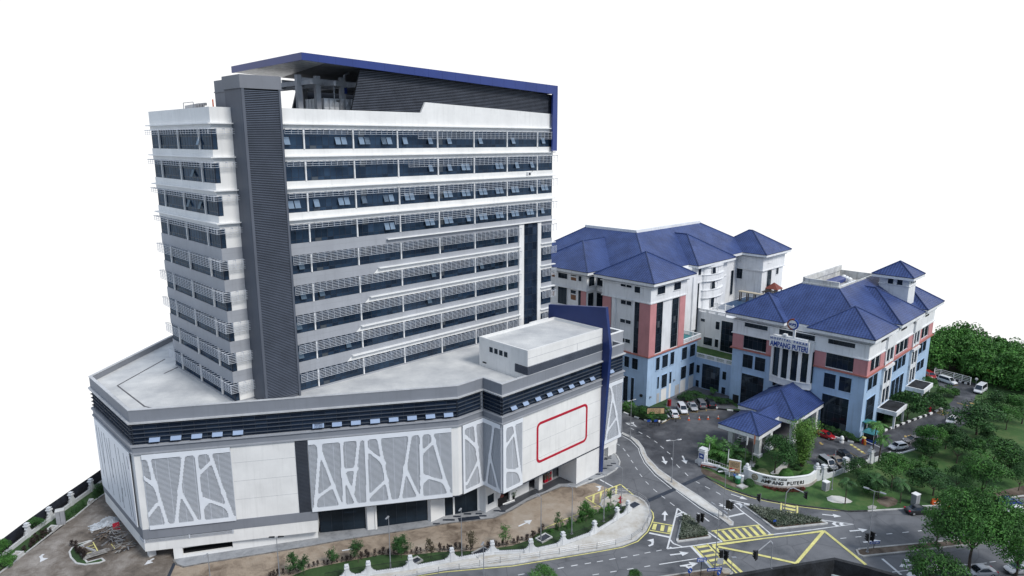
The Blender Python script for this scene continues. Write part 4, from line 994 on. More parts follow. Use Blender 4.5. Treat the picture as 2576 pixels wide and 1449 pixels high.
# ------------------------------------------------------------------ front block with the sign
HF = pqthing('hospital_building', 'hospital block with name sign, round emblem and salmon bands under blue hipped roofs', 'building', 100, -14)
FP = [(79.7, 1.0), (79.7, -30.0), (127.0, -30.0), (127.0, 1.0)]
mb = MB().prism(FP, 0, 14.1); mb.build('blue_wall', BLUEWALL, HF)
mb = MB().prism(offset_poly(FP, -.02), 14.1, 18.0); mb.build('middle_wall', OLDWHITE, HF)
mb = MB().prism(offset_poly(FP, .22), 17.95, 21.2); mb.build('upper_band', OLDWHITE, HF); MB().prism(offset_poly(FP, -.5), 21.15, 22.6).build('upper_wall', OLDWHITE, HF)
mb = MB().prism(offset_poly(FP, .5), 14.0, 14.32); mb.build('salmon_ledge', PINKEDGE, HF)
mb = MB().prism(offset_poly(FP, .42), 17.85, 18.1); mb.build('band_ledge', OLDWHITE, HF); MB().prism(offset_poly(FP, .5), 21.1, 21.3).build('band_ledge', OLDWHITE, HF)
mb = MB()
f0 = Fr((79.7, 1.0), (79.7, -30)); f0b = Fr((79.48, 1.0), (79.48, -30)); f2 = Fr((79.7, -30), (127, -30)); f2b = Fr((79.7, -30.22), (127, -30.22)); Q = lambda q: 1.0 - q
for a, b in ((1.05, -1.75), (-7.6, -9.2), (-18.9, -21.4), (-27.35, -29.9)): slab(f0, HF, Q(a), Q(b), 14.3, 17.86, PINK, 'pink_panel', .25)
for a, b in ((-.24, 1.6), (7.6, 10.4), (16.2, 18.2), (27.1, 30.2), (35.5, 37.5), (43.6, 47.2)): slab(f2, HF, a, b, 14.3, 17.86, PINK, 'pink_panel', .25)
slab(f2, HF, 1.6, 7.6, 14.3, 14.95, PINK, 'pink_panel', .24); slab(f2, HF, 18.2, 27.1, 14.3, 14.8, PINK, 'pink_panel', .24); slab(f2, HF, 37.5, 43.6, 14.3, 14.8, PINK, 'pink_panel', .24)
win(f0, HF, Q(-1.77), Q(-7.6), 14.6, 17.8, 1.17, [16.8]); win(f0, HF, Q(-21.45), Q(-27.33), 14.6, 17.8, 1.17, [16.8])
win(f0b, HF, Q(-1.83), Q(-7.6), 20.0, 21.15, 1.17, []); win(f0b, HF, Q(-21.6), Q(-27.3), 20.0, 21.15, 1.17, [])
for a, b in ((-1.87, -4.45), (-5.0, -7.6), (-21.4, -23.93), (-24.7, -27.27)): win(f0, HF, Q(a), Q(b), 9.75, 13.05, 1.3, trimmat=BLUEWALL)
for a, b in ((-1.9, -7.55), (-21.4, -27.15)): win(f0, HF, Q(a), Q(b), .2, 8.15, 1.4, [2.2, 4.2, 6.2], trimmat=BLUEWALL, sill=False)
slab(f0, HF, .9, 2.5, 0, 2.1, INNER, 'doorway', .02)
# tall curved bay with the name sign
bq = lambda t: -9.3 - 9.6 * t
def bay(mb, z0, z1, off, m=0, t0=0., t1=1., n=10):
    pts = [(79.6, bq(t0))] + [(78.6 - off - 1.0 * math.sin(math.pi * (t0 + (t1 - t0) * i / n)), bq(t0 + (t1 - t0) * i / n)) for i in range(n + 1)] + [(79.6, bq(t1))]
    mb.prism(pts, z0, z1, m)
mb = MB(); bay(mb, 8.5, 9.9, .0); bay(mb, 9.8, 10.0, .15); bay(mb, 8.4, 8.6, .12)
for t in (.03, .27, .50, .73, .95): bay(mb, 9.9, 17.5, .02, 0, t - .035, t + .035, 2)
bay(mb, 17.4, 19.7, .0); bay(mb, 19.6, 19.8, .14)
mb.build('sign_bay', OLDWHITE, HF)
mb = MB(); bay(mb, 9.9, 17.45, -.35); mb.build('bay_glazing', GLASS2, HF)
mb = MB(); mb.box(78.6, 79.5, -10.6, -10.2, 7.4, 8.5); mb.box(78.6, 79.5, -18.2, -17.8, 6.4, 8.5); mb.box(78.9, 79.5, -18.3, -17.7, 5.8, 6.5); mb.build('bay_bracket', INNER, HF)
win(f0b, HF, Q(-10.4), Q(-18.7), 18.9, 21.5, 1.4, [20.2])
mb = MB(); mb.box(77.3, 78.3, -13.0, -12.2, 19.8, 20.6); mb.box(77.3, 78.3, -17.8, -12.0, 19.78, 20.2); mb.box(77.3, 77.7, -15.0, -14.5, 20.2, 22.6); mb.build('logo_post', OLDWHITE, HF)
# name board, letters set flat a hand's breadth in front of the bay
mb = MB(); mb.box(76.95, 77.2, -18.55, -9.35, 17.35, 19.85); sgn = mb.build('name_board', WHITE2, HF)
def board_text(body, par, p, qL, width, z, size, m, spacing=1., bold=.0, name='lettering'):
    o = text_mesh(body, size, m, name, par, Matrix.Identity(4), .04, spacing, bold)
    x0, x1 = text_width(o.data); k = width / (x1 - x0)
    M_ = Matrix(((0, 0, -1, p), (-k, 0, 0, qL + k * x0), (0, 1, 0, z), (0, 0, 0, 1)))
    o.data.transform(M_); return o
board_text('AMPANG PUTERI', sgn, 76.9, -9.6, 8.7, 17.55, 1.72, SIGNBLUE, 1.0, .03)
board_text('HOSPITAL PAKAR', sgn, 76.9, -9.6, 8.6, 19.15, .72, SIGNBLUE, 1.5, .015)
lc = (77.05, -14.4, 23.35)
def disc(mb, p, q, z, r0, r1, t0, t1, a0=0, a1=360, n=28, m=0):
    for i in range(n):
        b0 = math.radians(a0 + (a1 - a0) * i / n); b1 = math.radians(a0 + (a1 - a0) * (i + 1) / n)
        c = [(p - t, q - r * math.cos(b), z + r * math.sin(b)) for t in (t0, t1) for r, b in ((r0, b0), (r1, b0), (r1, b1), (r0, b1))]
        mb.hexa(c, m)
mb = MB(); disc(mb, *lc, 0.0, 1.2, -.25, 0.0); em = mb.build('round_emblem', WHITE2, HF)
mb = MB(); disc(mb, *lc, .98, 1.28, -.27, .06, 75, 275); mb.build('emblem_red_ring', mat('emblem_red', (.25, .055, .02), .4), em, off=(0, 0, 0))
mb = MB(); disc(mb, *lc, .98, 1.28, -.27, .061, -85, 75); mb.build('emblem_blue_ring', SIGNBLUE, em, off=(0, 0, 0))
board_text('KPJ', em, 76.98, -13.65, 1.5, 23.1, .72, SIGNBLUE, 1., .02)
# right face: grouped windows with white bays
for a, b in ((1.7, 4.4), (4.9, 7.4)): win(f2, HF, a, b, 14.95, 17.8, 1.3, trim=.14)
for a, b in ((18.3, 20.9), (21.3, 24.0), (24.4, 27.0)): win(f2, HF, a, b, 14.85, 17.8, 1.3, trim=.14)
for a, b in ((37.7, 40.2), (40.7, 43.4)): win(f2, HF, a, b, 14.85, 17.8, 1.3, trim=.14)
for a, b in ((1.75, 4.4), (4.9, 7.5)): win(f2, HF, a, b, 10.4, 13.4, 1.3, trimmat=BLUEWALL)
for a, b in ((18.4, 20.9), (21.4, 24.0), (24.5, 27.1)): win(f2, HF, a, b, 10.6, 13.4, 1.3, trimmat=BLUEWALL); win(f2, HF, a, b, 2.5, 8.55, 1.3, [4.4, 6.4], trimmat=BLUEWALL)
for a, b in ((37.7, 40.3), (40.8, 43.6)): win(f2, HF, a, b, 10.8, 13.5, 1.3, trimmat=BLUEWALL); win(f2, HF, a, b, 6.1, 8.6, 1.3, trimmat=BLUEWALL)
win(f2, HF, 2.2, 7.6, .2, 8.3, 1.4, [2.2, 4.2, 6.2], trimmat=BLUEWALL, sill=False)
for a, b in ((10.5, 16.1), (30.3, 35.4)):
    mb = MB()
    f2.box(mb, a, b, 0, .45, 14.35, 14.9); f2.box(mb, a, a + .6, 0, .5, 4.9, 18.4); f2.box(mb, b - .6, b, 0, .5, 4.9, 18.4); f2.box(mb, (a + b) / 2 - .25, (a + b) / 2 + .25, 0, .45, 4.9, 18.3)
    f2.box(mb, a - .1, b + .1, 0, .9, 13.3, 13.9); f2.box(mb, a, b, 0, .4, 8.4, 9.6); f2.box(mb, a - .1, b + .1, 0, .7, 18.3, 21.0)
    mb.build('white_bay', OLDWHITE, HF)
    for s0, s1 in ((a + .65, (a + b) / 2 - .3), ((a + b) / 2 + .3, b - .65)):
        for z0, z1 in ((14.95, 18.1), (9.7, 13.2), (5.0, 8.3)): win(f2, HF, s0, s1, z0, z1, 2.2, n=.25, trim=0)
for a, b, z in ((10.0, 17.6, 4.3), (30.2, 37.6, 4.3)):
    mb = MB(); f2.box(mb, a, b, 0, 4.2, z - 1.0, z, 0); f2.box(mb, a + .35, b - .35, .3, 3.85, z, z + .02, 1)
    for s in (a + .6, b - .9): f2.box(mb, s, s + .4, 3.4, 3.8, 0, z - 1.0, 0)
    mb.build('porch_canopy', [OLDWHITE, DCONC], HF)
    mb = MB(); f2.box(mb, a + .6, b - .6, .02, .08, 0, 3.2); mb.build('side_door', GLASS2, HF)
mb = MB()
for a, b in ((7.0, 16.0), (20.5, 24.5), (29.5, 36.0), (39, 42)): f2b.box(mb, a, b, .02, .06, 20.4, 21.0)
mb.build('vent_slot', INNER, HF)
# roofs of the front block
hip(HF, 78.0, 93.0, -31.7, -17.2, 23.0, (85.3, -24.5), (85.3, -24.5), 27.9)
hip(HF, 78.2, 92.5, -12.0, 2.8, 23.0, (85.0, -4.6), (85.0, -4.6), 27.9)
hip(HF, 95.5, 113.0, -31.6, -14, 23.0, (104.2, -22.5), (104.2, -18), 29.0)
hip(HF, 115.5, 129.5, -31.5, -16, 23.0, (122.5, -24.2), (122.5, -20), 27.9)
mb = MB(); e0 = 23.0; t0 = 30.0
E_ = [(80.3, -29.8), (127.5, -29.8), (127.5, 2.6), (80.3, 2.6)]; T_ = [(91.6, -18.5), (115.5, -18.5), (115.5, -9.6), (91.6, -9.6)]
for i in range(4):
    j = (i + 1) % 4; slope(mb, [(*E_[i], e0), (*E_[j], e0), (*T_[j], t0), (*T_[i], t0)])
o = mb.build('roof', TILE, HF)
mb = MB()
for i in range(4): mb.tube((*E_[i], e0), (*T_[i], t0), .17, n=6)
mb.build('ridge_cap', RIDGE, o, off=(0, 0, 0))
mb = MB().box(80.4, 127.4, -29.7, 2.5, 22.2, 22.9); mb.build('eave', OLDWHITE, HF)
mb = MB(); ring(mb, T_, .3, 28.0, 30.35); mb.build('roof_well_wall', mat('stained_white_wall', (.62, .62, .60), .8, .15, .5, streak=.75), HF)
mb = MB(); mb.box(91.9, 92.4, -18.2, -9.9, 30.3, 31.4); mb.box(91.9, 115.2, -10.2, -9.7, 30.3, 31.6); mb.build('roof_well_parapet', MATS['stained_white_wall'], HF)
mb = MB().poly([(*p, 28.4) for p in offset_poly(T_, -.3)]); mb.build('roof_well_floor', CONC, HF)
for i in range(9):
    p, q = (98 + i * 1.6, -16.8) if i < 6 else (109.0 + (i - 6) * 1.3, -14.6 + (i - 6) * 1.2)
    mb = MB().lathe([(.0, 28.4), (.62, 28.4), (.62, 29.4), (.3, 29.75), (.02, 29.8)], 10, (p, q, 0)); mb.build('water_drum', WHITE2, HF)
mb = MB().box(103, 112, -13.4, -10.8, 28.42, 29.3); mb.build('roof_pool', BLUE, HF)
mb = MB().prism([(110.9, -27.8), (116.2, -27.8), (116.2, -21.0), (110.9, -21.0)], 22, 30.9); mb.prism(offset_poly([(110.9, -27.8), (116.2, -27.8), (116.2, -21.0), (110.9, -21.0)], .2), 28.9, 29.1); mb.build('lift_tower', OLDWHITE, HF)
fT1 = Fr((110.9, -21.0), (110.9, -27.8)); fT2 = Fr((110.9, -27.8), (116.2, -27.8))
for a in (2.0, 4.1): win(fT1, HF, a, a + 1.2, 28.5 + .7, 30.7, 1.3, [], trim=.05)
for a in (1.2, 2.6, 4.0): win(fT2, HF, a, a + .7, 29.6, 30.5, 1, [], trim=.05)
hip(HF, 109.1, 118.0, -29.2, -19.6, 31.55, (113.5, -24.5), (113.5, -24.5), 34.7)
# ------------------------------------------------------------------ entrance porch
PO = pqthing('entrance_porch', 'low blue tiled double-roofed drop-off porch with white columns below the name sign', 'porch', 66, -15.3)
hip(PO, 64.7, 79.5, -22.0, -8.8, 5.95, (71.5, -15.4), (79.5, -15.4), 9.6, .95)
hip(PO, 52.1, 62.0, -20.1, -11.0, 5.95, (57.05, -15.7), (57.05, -15.7), 8.6, .95)
mb = MB(); slope(mb, [(57.3, -18.4, 6.05), (70, -18.4, 6.05), (70, -16, 7.6), (57.3, -16, 7.6)]); slope(mb, [(70, -13.6, 6.05), (57.3, -13.6, 6.05), (57.3, -16, 7.6), (70, -16, 7.6)])
mb.build('link_roof', TILE, PO)
mb = MB().box(61.9, 64.8, -18.4, -13.6, 5.0, 5.95); mb.build('link_eave', OLDWHITE, PO)
for p, q in ((55.4, -18.5), (55.4, -12.5), (60.3, -18.5), (60.3, -12.5), (67, -20.6), (67, -10.2), (77.8, -20.9), (77.8, -10)):
    mb = MB().box(p - .5, p + .5, q - .5, q + .5, .6, 5.0); mb.box(p - .75, p + .75, q - .75, q + .75, 0, .6); mb.build('porch_column', OLDWHITE, PO)
# ================================================================== GROUND, ROADS, PAVEMENTS, MARKINGS
_z = [.0]
def ccw(pts):
    a = sum(p[0] * q[1] - q[0] * p[1] for p, q in zip(pts, pts[1:] + pts[:1]))
    return list(pts) if a > 0 else list(pts)[::-1]
def xy(pts): return [(p[0], p[1]) for p in pts]
def sheet(name, pts, z, m, kind='structure', parent=None):
    o = MB().poly([(p[0], p[1], z) for p in ccw(xy(pts))]).build(name, m, parent)
    return tag(o, kind=kind)
def island(name, pts, kerbm, topm, w=.28, h=.15, top=.12):
    pts = ccw(xy(pts)); mb = MB(); ring(mb, pts, w, 0, h, 0)
    mb.poly([(*p, top) for p in offset_poly(pts, -w)], 1)
    return tag(mb.build(name, [kerbm, topm]), kind='structure')
def kerb(name, pts, w=.22, h=.14, m=None, blocks=None, z=0.):
    mb = MB(); pts = [Vector((p[0], p[1], 0)) for p in pts]
    if not blocks:
        for a, b in zip(pts, pts[1:]): 
            d = (b - a).normalized() * .06; mb.bar(a - d + Vector((0, 0, z + h / 2)), b + d + Vector((0, 0, z + h / 2)), w, h)
        return tag(mb.build(name, m or STONE), kind='structure')
    i = 0
    for a, b in zip(pts, pts[1:]):
        n = max(1, round((b - a).length / blocks))
        for k in range(n):
            p, q = a.lerp(b, k / n), a.lerp(b, (k + .94) / n); mb.bar(p + Vector((0, 0, h / 2)), q + Vector((0, 0, h / 2)), w, h, i % 2); i += 1
    return tag(mb.build(name, [WHITE2, BLACK]), kind='structure')
A_, B_ = Y1.g(130, 1178), Y1.g(1565, 128); dl = (B_ - A_)
g0 = [A_ - dl * 1.2, B_ + dl * .55, W(-26, 74), W(36, 70), W(62, 54), W(130, 40), W(136, 10), W(131, -4), gp(2325, 912), gp(2440, 900), gp(2580, 918), gp(2900, 935),
      (420, 150, 0), (420, -220, 0), (-320, -220, 0), (-320, 30, 0)]
sheet('ground', g0, 0, GROUND)
RD = sheet('road', [(-140, 25, 0), (300, 25, 0), (300, 118, 0), (150, 122, 0), (118, 190, 0), (20, 190, 0), (5, 138, 0), (-20, 100, 0), (-66, 84, 0)], .010, ASPHALT)
# ---- yard round the podium
yl = Z7.l([(-300, 1640), (0, 1425), (240, 1245), (590, 955), (720, 865), (1075, 612)]) + [W(-47, 60), W(-30, 40), W(-20, 20)] + Z7.l([(1755, 1320), (1660, 1560), (1500, 1900)])
sheet('yard_paving', yl, .018, MUD)
yr = Z7.l([(1755, 1320), (1660, 1560), (1500, 1900)]) + Z8.l([(200, 1560), (530, 1390), (860, 1320), (1250, 1235), (1560, 1245), (1820, 1215), (2220, 1200), (2576, 1150)]) \
    + Z9.l([(160, 1095), (330, 985), (470, 965), (700, 880), (900, 790), (885, 720), (930, 650), (1060, 610), (960, 565), (830, 510), (650, 545)]) + [W(20, 3), W(2, 8), W(-20, 20)]
sheet('yard_paving', yr, .0185, YARD)
pv = Z7.l([(1745, 1290), (1775, 1335), (1850, 1362), (2040, 1325), (2576, 1240)]) + Z8.l([(480, 1162), (900, 1085), (1400, 1010), (1700, 962), (1930, 922), (2400, 868)]) + \
    Z9.l([(0, 790), (150, 700), (350, 612), (500, 552), (640, 560), (830, 482), (950, 440), (1040, 385), (1075, 340), (1082, 300), (1055, 245), (1005, 195)]) + [W(36, 6), W(30, 12), W(0, 12), W(-20, 22)]
PV = sheet('pavement', pv, .06, PAVE)
pe = Z7.l([(1745, 1290), (1775, 1335), (1850, 1362), (2040, 1325), (2576, 1240)]) + Z8.l([(480, 1162), (900, 1085), (1400, 1010), (1700, 962), (1930, 922), (2400, 868)]) + Z9.l([(0, 790), (150, 700), (350, 612), (500, 552)])
kerb('pavement_edge', pe, .25, .09, mat('worn_edge', (.20, .19, .18), .9, .3, 1))
kerb('kerb', Z9.l([(640, 560), (830, 482), (950, 440), (1040, 385), (1078, 340), (1085, 300), (1058, 245), (1005, 195)]), .3, .15, STONE)
sheet('entrance_apron', [W(2.5, 2.5)] + Z9.l([(0, 755), (200, 640), (330, 600), (470, 525), (560, 520), (620, 510)]) + [W(20, 4.2), W(3.2, 4.4)], .068, DPAVE)
mb = MB()
for cr_, l in ((Z8, [(1985, 2060, 853), (2090, 2165, 827), (2210, 2275, 825), (2245, 2320, 847), (1880, 2000, 888), (1780, 1850, 926), (2390, 2450, 795), (2450, 2510, 800)]),
               (Z9, [(955, 1000, 245), (930, 1000, 265), (925, 960, 278), (995, 1045, 320), (955, 1010, 340), (915, 955, 370), (840, 890, 428), (770, 820, 480)])):
    for x0, x1, y in l:
        a, b = cr_.g(x0, y), cr_.g(x1, y); a.z = b.z = .072; mb.bar(a, b, .5, .02)
a = Z8.l([(2030, 870), (2240, 845), (2260, 880), (2045, 908)]); mb.poly([(p.x, p.y, .078) for p in a])
tag(mb.build('paving_inlay', DARKGREY, PV), None)
kerb('drain_cover', Z7.l([(1755, 1322), (1690, 1470), (1600, 1680)]), .5, .03, DARKGREY)
# ---- sidewalk plaza inside the kerb with the yellow line
ko = Z8.l([(700, 1585), (1900, 1395)]) + Z9.l([(0, 1338), (300, 1288), (600, 1238), (880, 1193), (1100, 1150), (1250, 1093), (1350, 1000), (1385, 930), (1403, 870), (1400, 800), (1380, 755), (1340, 700), (1270, 655), (1165, 622), (1060, 628), (960, 660), (895, 695)])
ki = Z9.l([(880, 735), (925, 785), (1000, 772), (1140, 745), (1165, 815), (1055, 885), (830, 1025), (515, 1140), (190, 1215)]) + Z8.l([(2380, 1232), (1970, 1305), (1540, 1385), (1130, 1445), (700, 1520)])
island('sidewalk', ko + ki, STONE, PLAZA, .35, .16, .14)
# lawn strip between hedge and fence
ls = Z8.l([(100, 1560), (530, 1385), (870, 1315), (1270, 1240), (1560, 1245), (1810, 1215), (2220, 1200), (2576, 1150)]) + Z9.l([(160, 1095), (320, 985), (470, 965), (700, 880), (920, 800), (1010, 770), (1150, 745), (1165, 815), (1055, 885), (830, 1025), (515, 1140), (190, 1215)]) + Z8.l([(2380, 1232), (1970, 1305), (1540, 1385), (1130, 1445), (700, 1520)])
sheet('lawn', ls, .10, GRASS, 'stuff')
# left boundary strip
ll = Y1.l([(-200, 1640), (210, 1449), (390, 1310), (880, 922), (1130, 762), (1420, 520), (1610, 395), (1640, 100)]) + [Y1.g(1600, 105), Y1.g(130, 1160), Y1.g(-400, 1560)]
sheet('lawn', ll, .03, GRASS, 'stuff')
kerb('kerb', Y1.l([(-200, 1760), (210, 1449), (390, 1310), (880, 922), (1130, 762), (1420, 520), (1615, 390)]), .25, .14)
for pts in ([(700, 985), (780, 915), (890, 925), (800, 1000)], [(245, 1310), (370, 1315), (260, 1400), (150, 1400)], [(1320, 590), (1350, 520), (1420, 515), (1350, 580)]):
    island('drain_pit', Y1.l(pts), STONE, CONC, .3, .5, .2)
# small turning island on the left yard
i0 = Z7.l([(905, 1095), (930, 1100), (815, 1150), (790, 1165), (830, 1240), (885, 1312), (1030, 1272), (1062, 1300), (1000, 1325), (850, 1345), (760, 1330), (705, 1270), (690, 1215), (720, 1170), (790, 1130)])
island('planting_island', i0, STONE, GRASS, .25, .16, .13)
# ---- hospital forecourt and driveway
fc = H6.l([(540, 600), (1000, 745), (1180, 740), (1260, 680), (1420, 560), (1930, 520), (2300, 590)]) + [W(79, -6), W(79, -29)] + H9.l([(1160, 475), (1300, 520), (1700, 320), (2100, 160), (2576, 0)]) + \
     H5.l([(1530, 1150), (1640, 1060), (1690, 910), (1500, 880), (1390, 810), (1290, 720), (1300, 670), (1480, 700), (1870, 800), (2090, 890), (1940, 990)]) + P1.l([(830, 260), (690, 322), (220, 567), (75, 607)]) + \
     H9.l([(1800, 745), (1380, 950), (1000, 1075), (560, 1140), (280, 985), (60, 940)]) + H4.l([(1650, 1110), (1480, 1080), (1100, 1270), (700, 1010), (330, 990)]) + Z9.l([(1940, 90), (1905, 240), (1890, 310)]) + H7.l([(370, 640), (405, 750)]) + \
     Z9.l([(1690, 545), (1650, 500), (1480, 380), (1360, 250), (1320, 160), (1270, 90), (1190, 45), (1110, 20)]) + H6.l([(545, 900)])
# ---- right hand park
pk = Z9.l([(1925, 430), (2150, 560), (2400, 640), (2576, 685)]) + Z10.l([(300, 737), (560, 768), (810, 797), (1000, 792), (1360, 772), (1500, 748), (1660, 742), (2230, 690), (2576, 640), (3200, 540)]) + [(260, 150, 0), gp(2900, 960), gp(2576, 940), gp(2345, 930), W(127, -3), W(80, 2)] + H6.l([(2300, 540), (1500, 520), (1240, 640)]) + H4.l([(330, 980)]) + Z9.l([(1910, 230), (1890, 310)]) + H7.l([(380, 620)])
sheet('lawn', pk, .016, DRYG, 'stuff')
sheet('forecourt', fc, .030, FOREC)
sheet('planting_bed', [W(58, 13), W(60.5, 30)] + H6.l([(545, 480), (545, 600), (1000, 745), (1180, 740), (1255, 670), (1180, 560)]) + [W(70, 12.6)], .034, GRASS)
for pts in ([(590, 640), (860, 715), (850, 735), (830, 700), (690, 645), (620, 635)], [(1110, 655), (1180, 640), (1310, 680), (1280, 740), (1200, 735)], [(1440, 620), (1540, 610), (1640, 700), (1480, 745)]):
    pass
sheet('bare_patch', Z10.l([(590, 660), (640, 640), (720, 645), (790, 665), (850, 700), (830, 715), (740, 720), (650, 710), (600, 690)]), .034, PLAZA)
sheet('bare_patch', Z10.l([(1120, 665), (1180, 645), (1260, 660), (1310, 690), (1290, 735), (1200, 760), (1130, 730), (1090, 690)]), .034, SOIL)
sheet('bare_patch', Z10.l([(2230, 640), (2400, 580), (2576, 540), (2800, 560), (2700, 640), (2576, 660), (2240, 692)]), .033, SOIL)
sheet('bare_patch', Z10.l([(1000, 750), (1050, 735), (1095, 750), (1085, 775), (1010, 776)]), .036, CONC)
sheet('bare_patch', P1.l([(1300, 640), (1340, 620), (1440, 660), (1400, 672)]), .036, PLAZA)
sheet('bare_patch', P1.l([(1300, 750), (1370, 715), (1456, 695), (1480, 720), (1390, 755)]), .036, PLAZA)
sheet('dirt_path', H7.l([(380, 620), (560, 680), (800, 800), (1000, 900), (1180, 1000), (1260, 1000), (1200, 1050), (1000, 990), (800, 900), (410, 740), (370, 680)]), .036, SOIL)
kk = Z9.l([(1945, 452), (2150, 565), (2400, 648), (2576, 690)]) + Z10.l([(300, 742), (560, 772), (810, 802), (1000, 797)])
kerb('kerb', kk, .3, .16, mat('dirty_kerb', (.05, .052, .055), .9, .4, 1.5, fine=.3))
kerb('kerb', Z10.l([(1000, 797), (1360, 777), (1500, 753), (1660, 746), (2230, 694), (2576, 644), (3200, 544)]), .3, .16)
kerb('striped_kerb', H6.l([(560, 600), (720, 665), (870, 710), (985, 742), (1130, 742), (1200, 715), (1250, 680), (1215, 640)]), .35, .3, blocks=1.6)
kerb('striped_kerb', H6.l([(1940, 505), (1975, 545), (2120, 560), (2310, 585), (2360, 600)]), .35, .3, blocks=1.6)
kerb('striped_kerb', H9.l([(660, 430), (860, 480), (960, 515), (1090, 548), (1190, 520), (1260, 480)]), .35, .35, blocks=1.5)
kerb('striped_kerb', H9.l([(1690, 310), (2100, 155), (2500, 10)]) + H5.l([(1300, 1255), (1450, 1190), (1530, 1145)]), .4, .4, blocks=1.25)
kerb('kerb', P1.l([(240, 560), (75, 606)]) + H9.l([(1950, 760)]), .3, .25, WHITE2)
sheet('lawn_bed', H5.l([(640, 1290), (1000, 1150), (1300, 1050), (1500, 1140), (1300, 1250), (770, 1448)]), .036, GRASS)
sheet('lawn_bed', H5.l([(1330, 900), (1480, 880), (1690, 930), (1660, 1020), (1530, 1010), (1330, 960)]), .037, GRASS)
# ---- raised medians and islands
M1 = Z9.l([(1100, 25), (1200, 75), (1280, 160), (1297, 220), (1342, 310), (1450, 430), (1620, 565), (1900, 760), (2100, 880), (2185, 945), (2225, 945), (2232, 915), (2130, 830), (1900, 660), (1650, 500), (1480, 380), (1360, 250), (1325, 165), (1272, 92), (1190, 45), (1110, 8)])
island('road_median', M1, STONE, PLAZA, .3, .2, .17)
I1 = Z9.l([(1712, 850), (1775, 852), (2005, 1058), (2000, 1070), (1665, 1115), (1650, 1100)])
island('traffic_island', I1, STONE, SOIL, .35, .2, .16)
I2 = Z9.l([(2318, 745), (2340, 735)]) + Z10.l([(60, 788), (560, 903), (603, 918), (598, 932), (90, 985), (55, 978), (0, 935)]) + Z9.l([(2480, 860)])
island('traffic_island', I2, STONE, SOIL, .35, .2, .16)
M2 = Z10.l([(880, 1192), (930, 1178), (1780, 1098), (2600, 1015), (3300, 940), (3300, 1010), (2576, 1085), (1800, 1170), (1480, 1208), (960, 1262), (905, 1240)])
island('road_median', M2, CONC, SOIL, .3, .2, .16)
M3 = H8.l([(-900, 1560), (0, 1435), (750, 1318), (1000, 1300), (1150, 1320), (1225, 1395), (1200, 1460), (1000, 1540), (-900, 1760)])
island('road_median', M3, CONC, SOIL, .3, .2, .16)
sheet('rubble_patch', H8.l([(1010, 1330), (1080, 1310), (1160, 1335), (1220, 1395), (1190, 1420), (1040, 1420), (1000, 1370)]), .17, PLAZA)
sheet('lawn', M3 and H8.l([(-900, 1800), (900, 1570), (900, 2400), (-900, 2400)]), .03, DRYG, 'stuff')
# drain grate across the driveway
mb = MB(); 
for a, b in ((Z9.g(1340, 705), Z9.g(1640, 575)), (Z9.g(1690, 545), Z9.g(1945, 435))): a.z = b.z = .035; mb.bar(a, b, .9, .02)
tag(mb.build('drain_grate', DARKGREY), kind='structure')
# ------------------------------------------------------------------ painted markings
class Marks:
    def __init__(s): s.z = .040
    def nz(s): s.z += .0004; return s.z
    def line(s, pts, w=.16, m=None, name='lane_marking'):
        mb = MB(); z = s.nz(); pts = [Vector((p[0], p[1], 0)) for p in pts]; L_ = []; R_ = []
        for i, p in enumerate(pts):
            d0 = (p - pts[i - 1]).normalized() if i else None; d1 = (pts[i + 1] - p).normalized() if i < len(pts) - 1 else None
            d = ((d0 or d1) + (d1 or d0)).normalized(); n = Vector((-d.y, d.x, 0)); k = 1 / max(.5, d.dot(d1 or d0))
            L_.append(p + n * w / 2 * k); R_.append(p - n * w / 2 * k)
        for i in range(len(pts) - 1): mb.poly([(R_[i].x, R_[i].y, z), (R_[i + 1].x, R_[i + 1].y, z), (L_[i + 1].x, L_[i + 1].y, z), (L_[i].x, L_[i].y, z)])
        return mb.build(name, m or RWHITE, RD)
    def poly(s, pts, m=None, name='road_marking'):
        z = s.nz(); return MB().poly([(p[0], p[1], z) for p in ccw(xy(pts))]).build(name, m or RWHITE, RD)
    def dashes(s, pairs, w=.15, m=None):
        mb = MB(); z = s.nz()
        for a, b in pairs:
            d = Vector((b.x - a.x, b.y - a.y, 0)).normalized(); n = Vector((-d.y, d.x, 0)) * w / 2
            mb.poly([(p.x, p.y, z) for p in (a - n, b - n, b + n, a + n)])
        return tag(mb.build('dashed_lane_marking', m or RWHITE, RD), kind=None)
    def arrow(s, a, b, w=.3, hw=1.0, hl=None, parent=None, name='arrow_marking', m=None):
        a = Vector((a.x, a.y, 0)); b = Vector((b.x, b.y, 0)); d = (b - a); l = d.length; d.normalize(); n = Vector((-d.y, d.x, 0)); hl = hl or min(l * .42, 2.2); c = b - d * hl; z = s.nz()
        mb = MB(); f = lambda p: (p.x, p.y, z)
        mb.poly([f(a - n * w / 2), f(c - n * w / 2), f(c + n * w / 2), f(a + n * w / 2)]); mb.poly([f(c - n * hw / 2), f(b), f(c + n * hw / 2)])
        return mb.build(name, m or RWHITE, RD)
    def curve(s, pts, hw=1.1, w=.32, hl=1.1):
        p = [Vector((q.x, q.y, 0)) for q in pts]; e = p[-1]; d = (p[-1] - p[-2]).normalized(); p[-1] = e - d * hl
        s.line(p, w, name='arrow_marking'); n = Vector((-d.y, d.x, 0)) * hw / 2; c = e - d * hl
        s.poly([c - n, e, c + n], name='arrow_marking')
MK = Marks()
# kerb line, yellow
MK.line(Z8.l([(700, 1600), (1900, 1410)]) + Z9.l([(0, 1352), (300, 1302), (600, 1252), (880, 1205), (1110, 1162), (1265, 1103), (1365, 1005), (1402, 930), (1425, 865), (1418, 815), (1390, 780)]), .2, YELLOW)
MK.line(Z9.l([(1950, 455), (2150, 575), (2400, 660), (2576, 703)]) + Z10.l([(300, 752), (560, 783), (810, 800)]), .18, YELLOW)
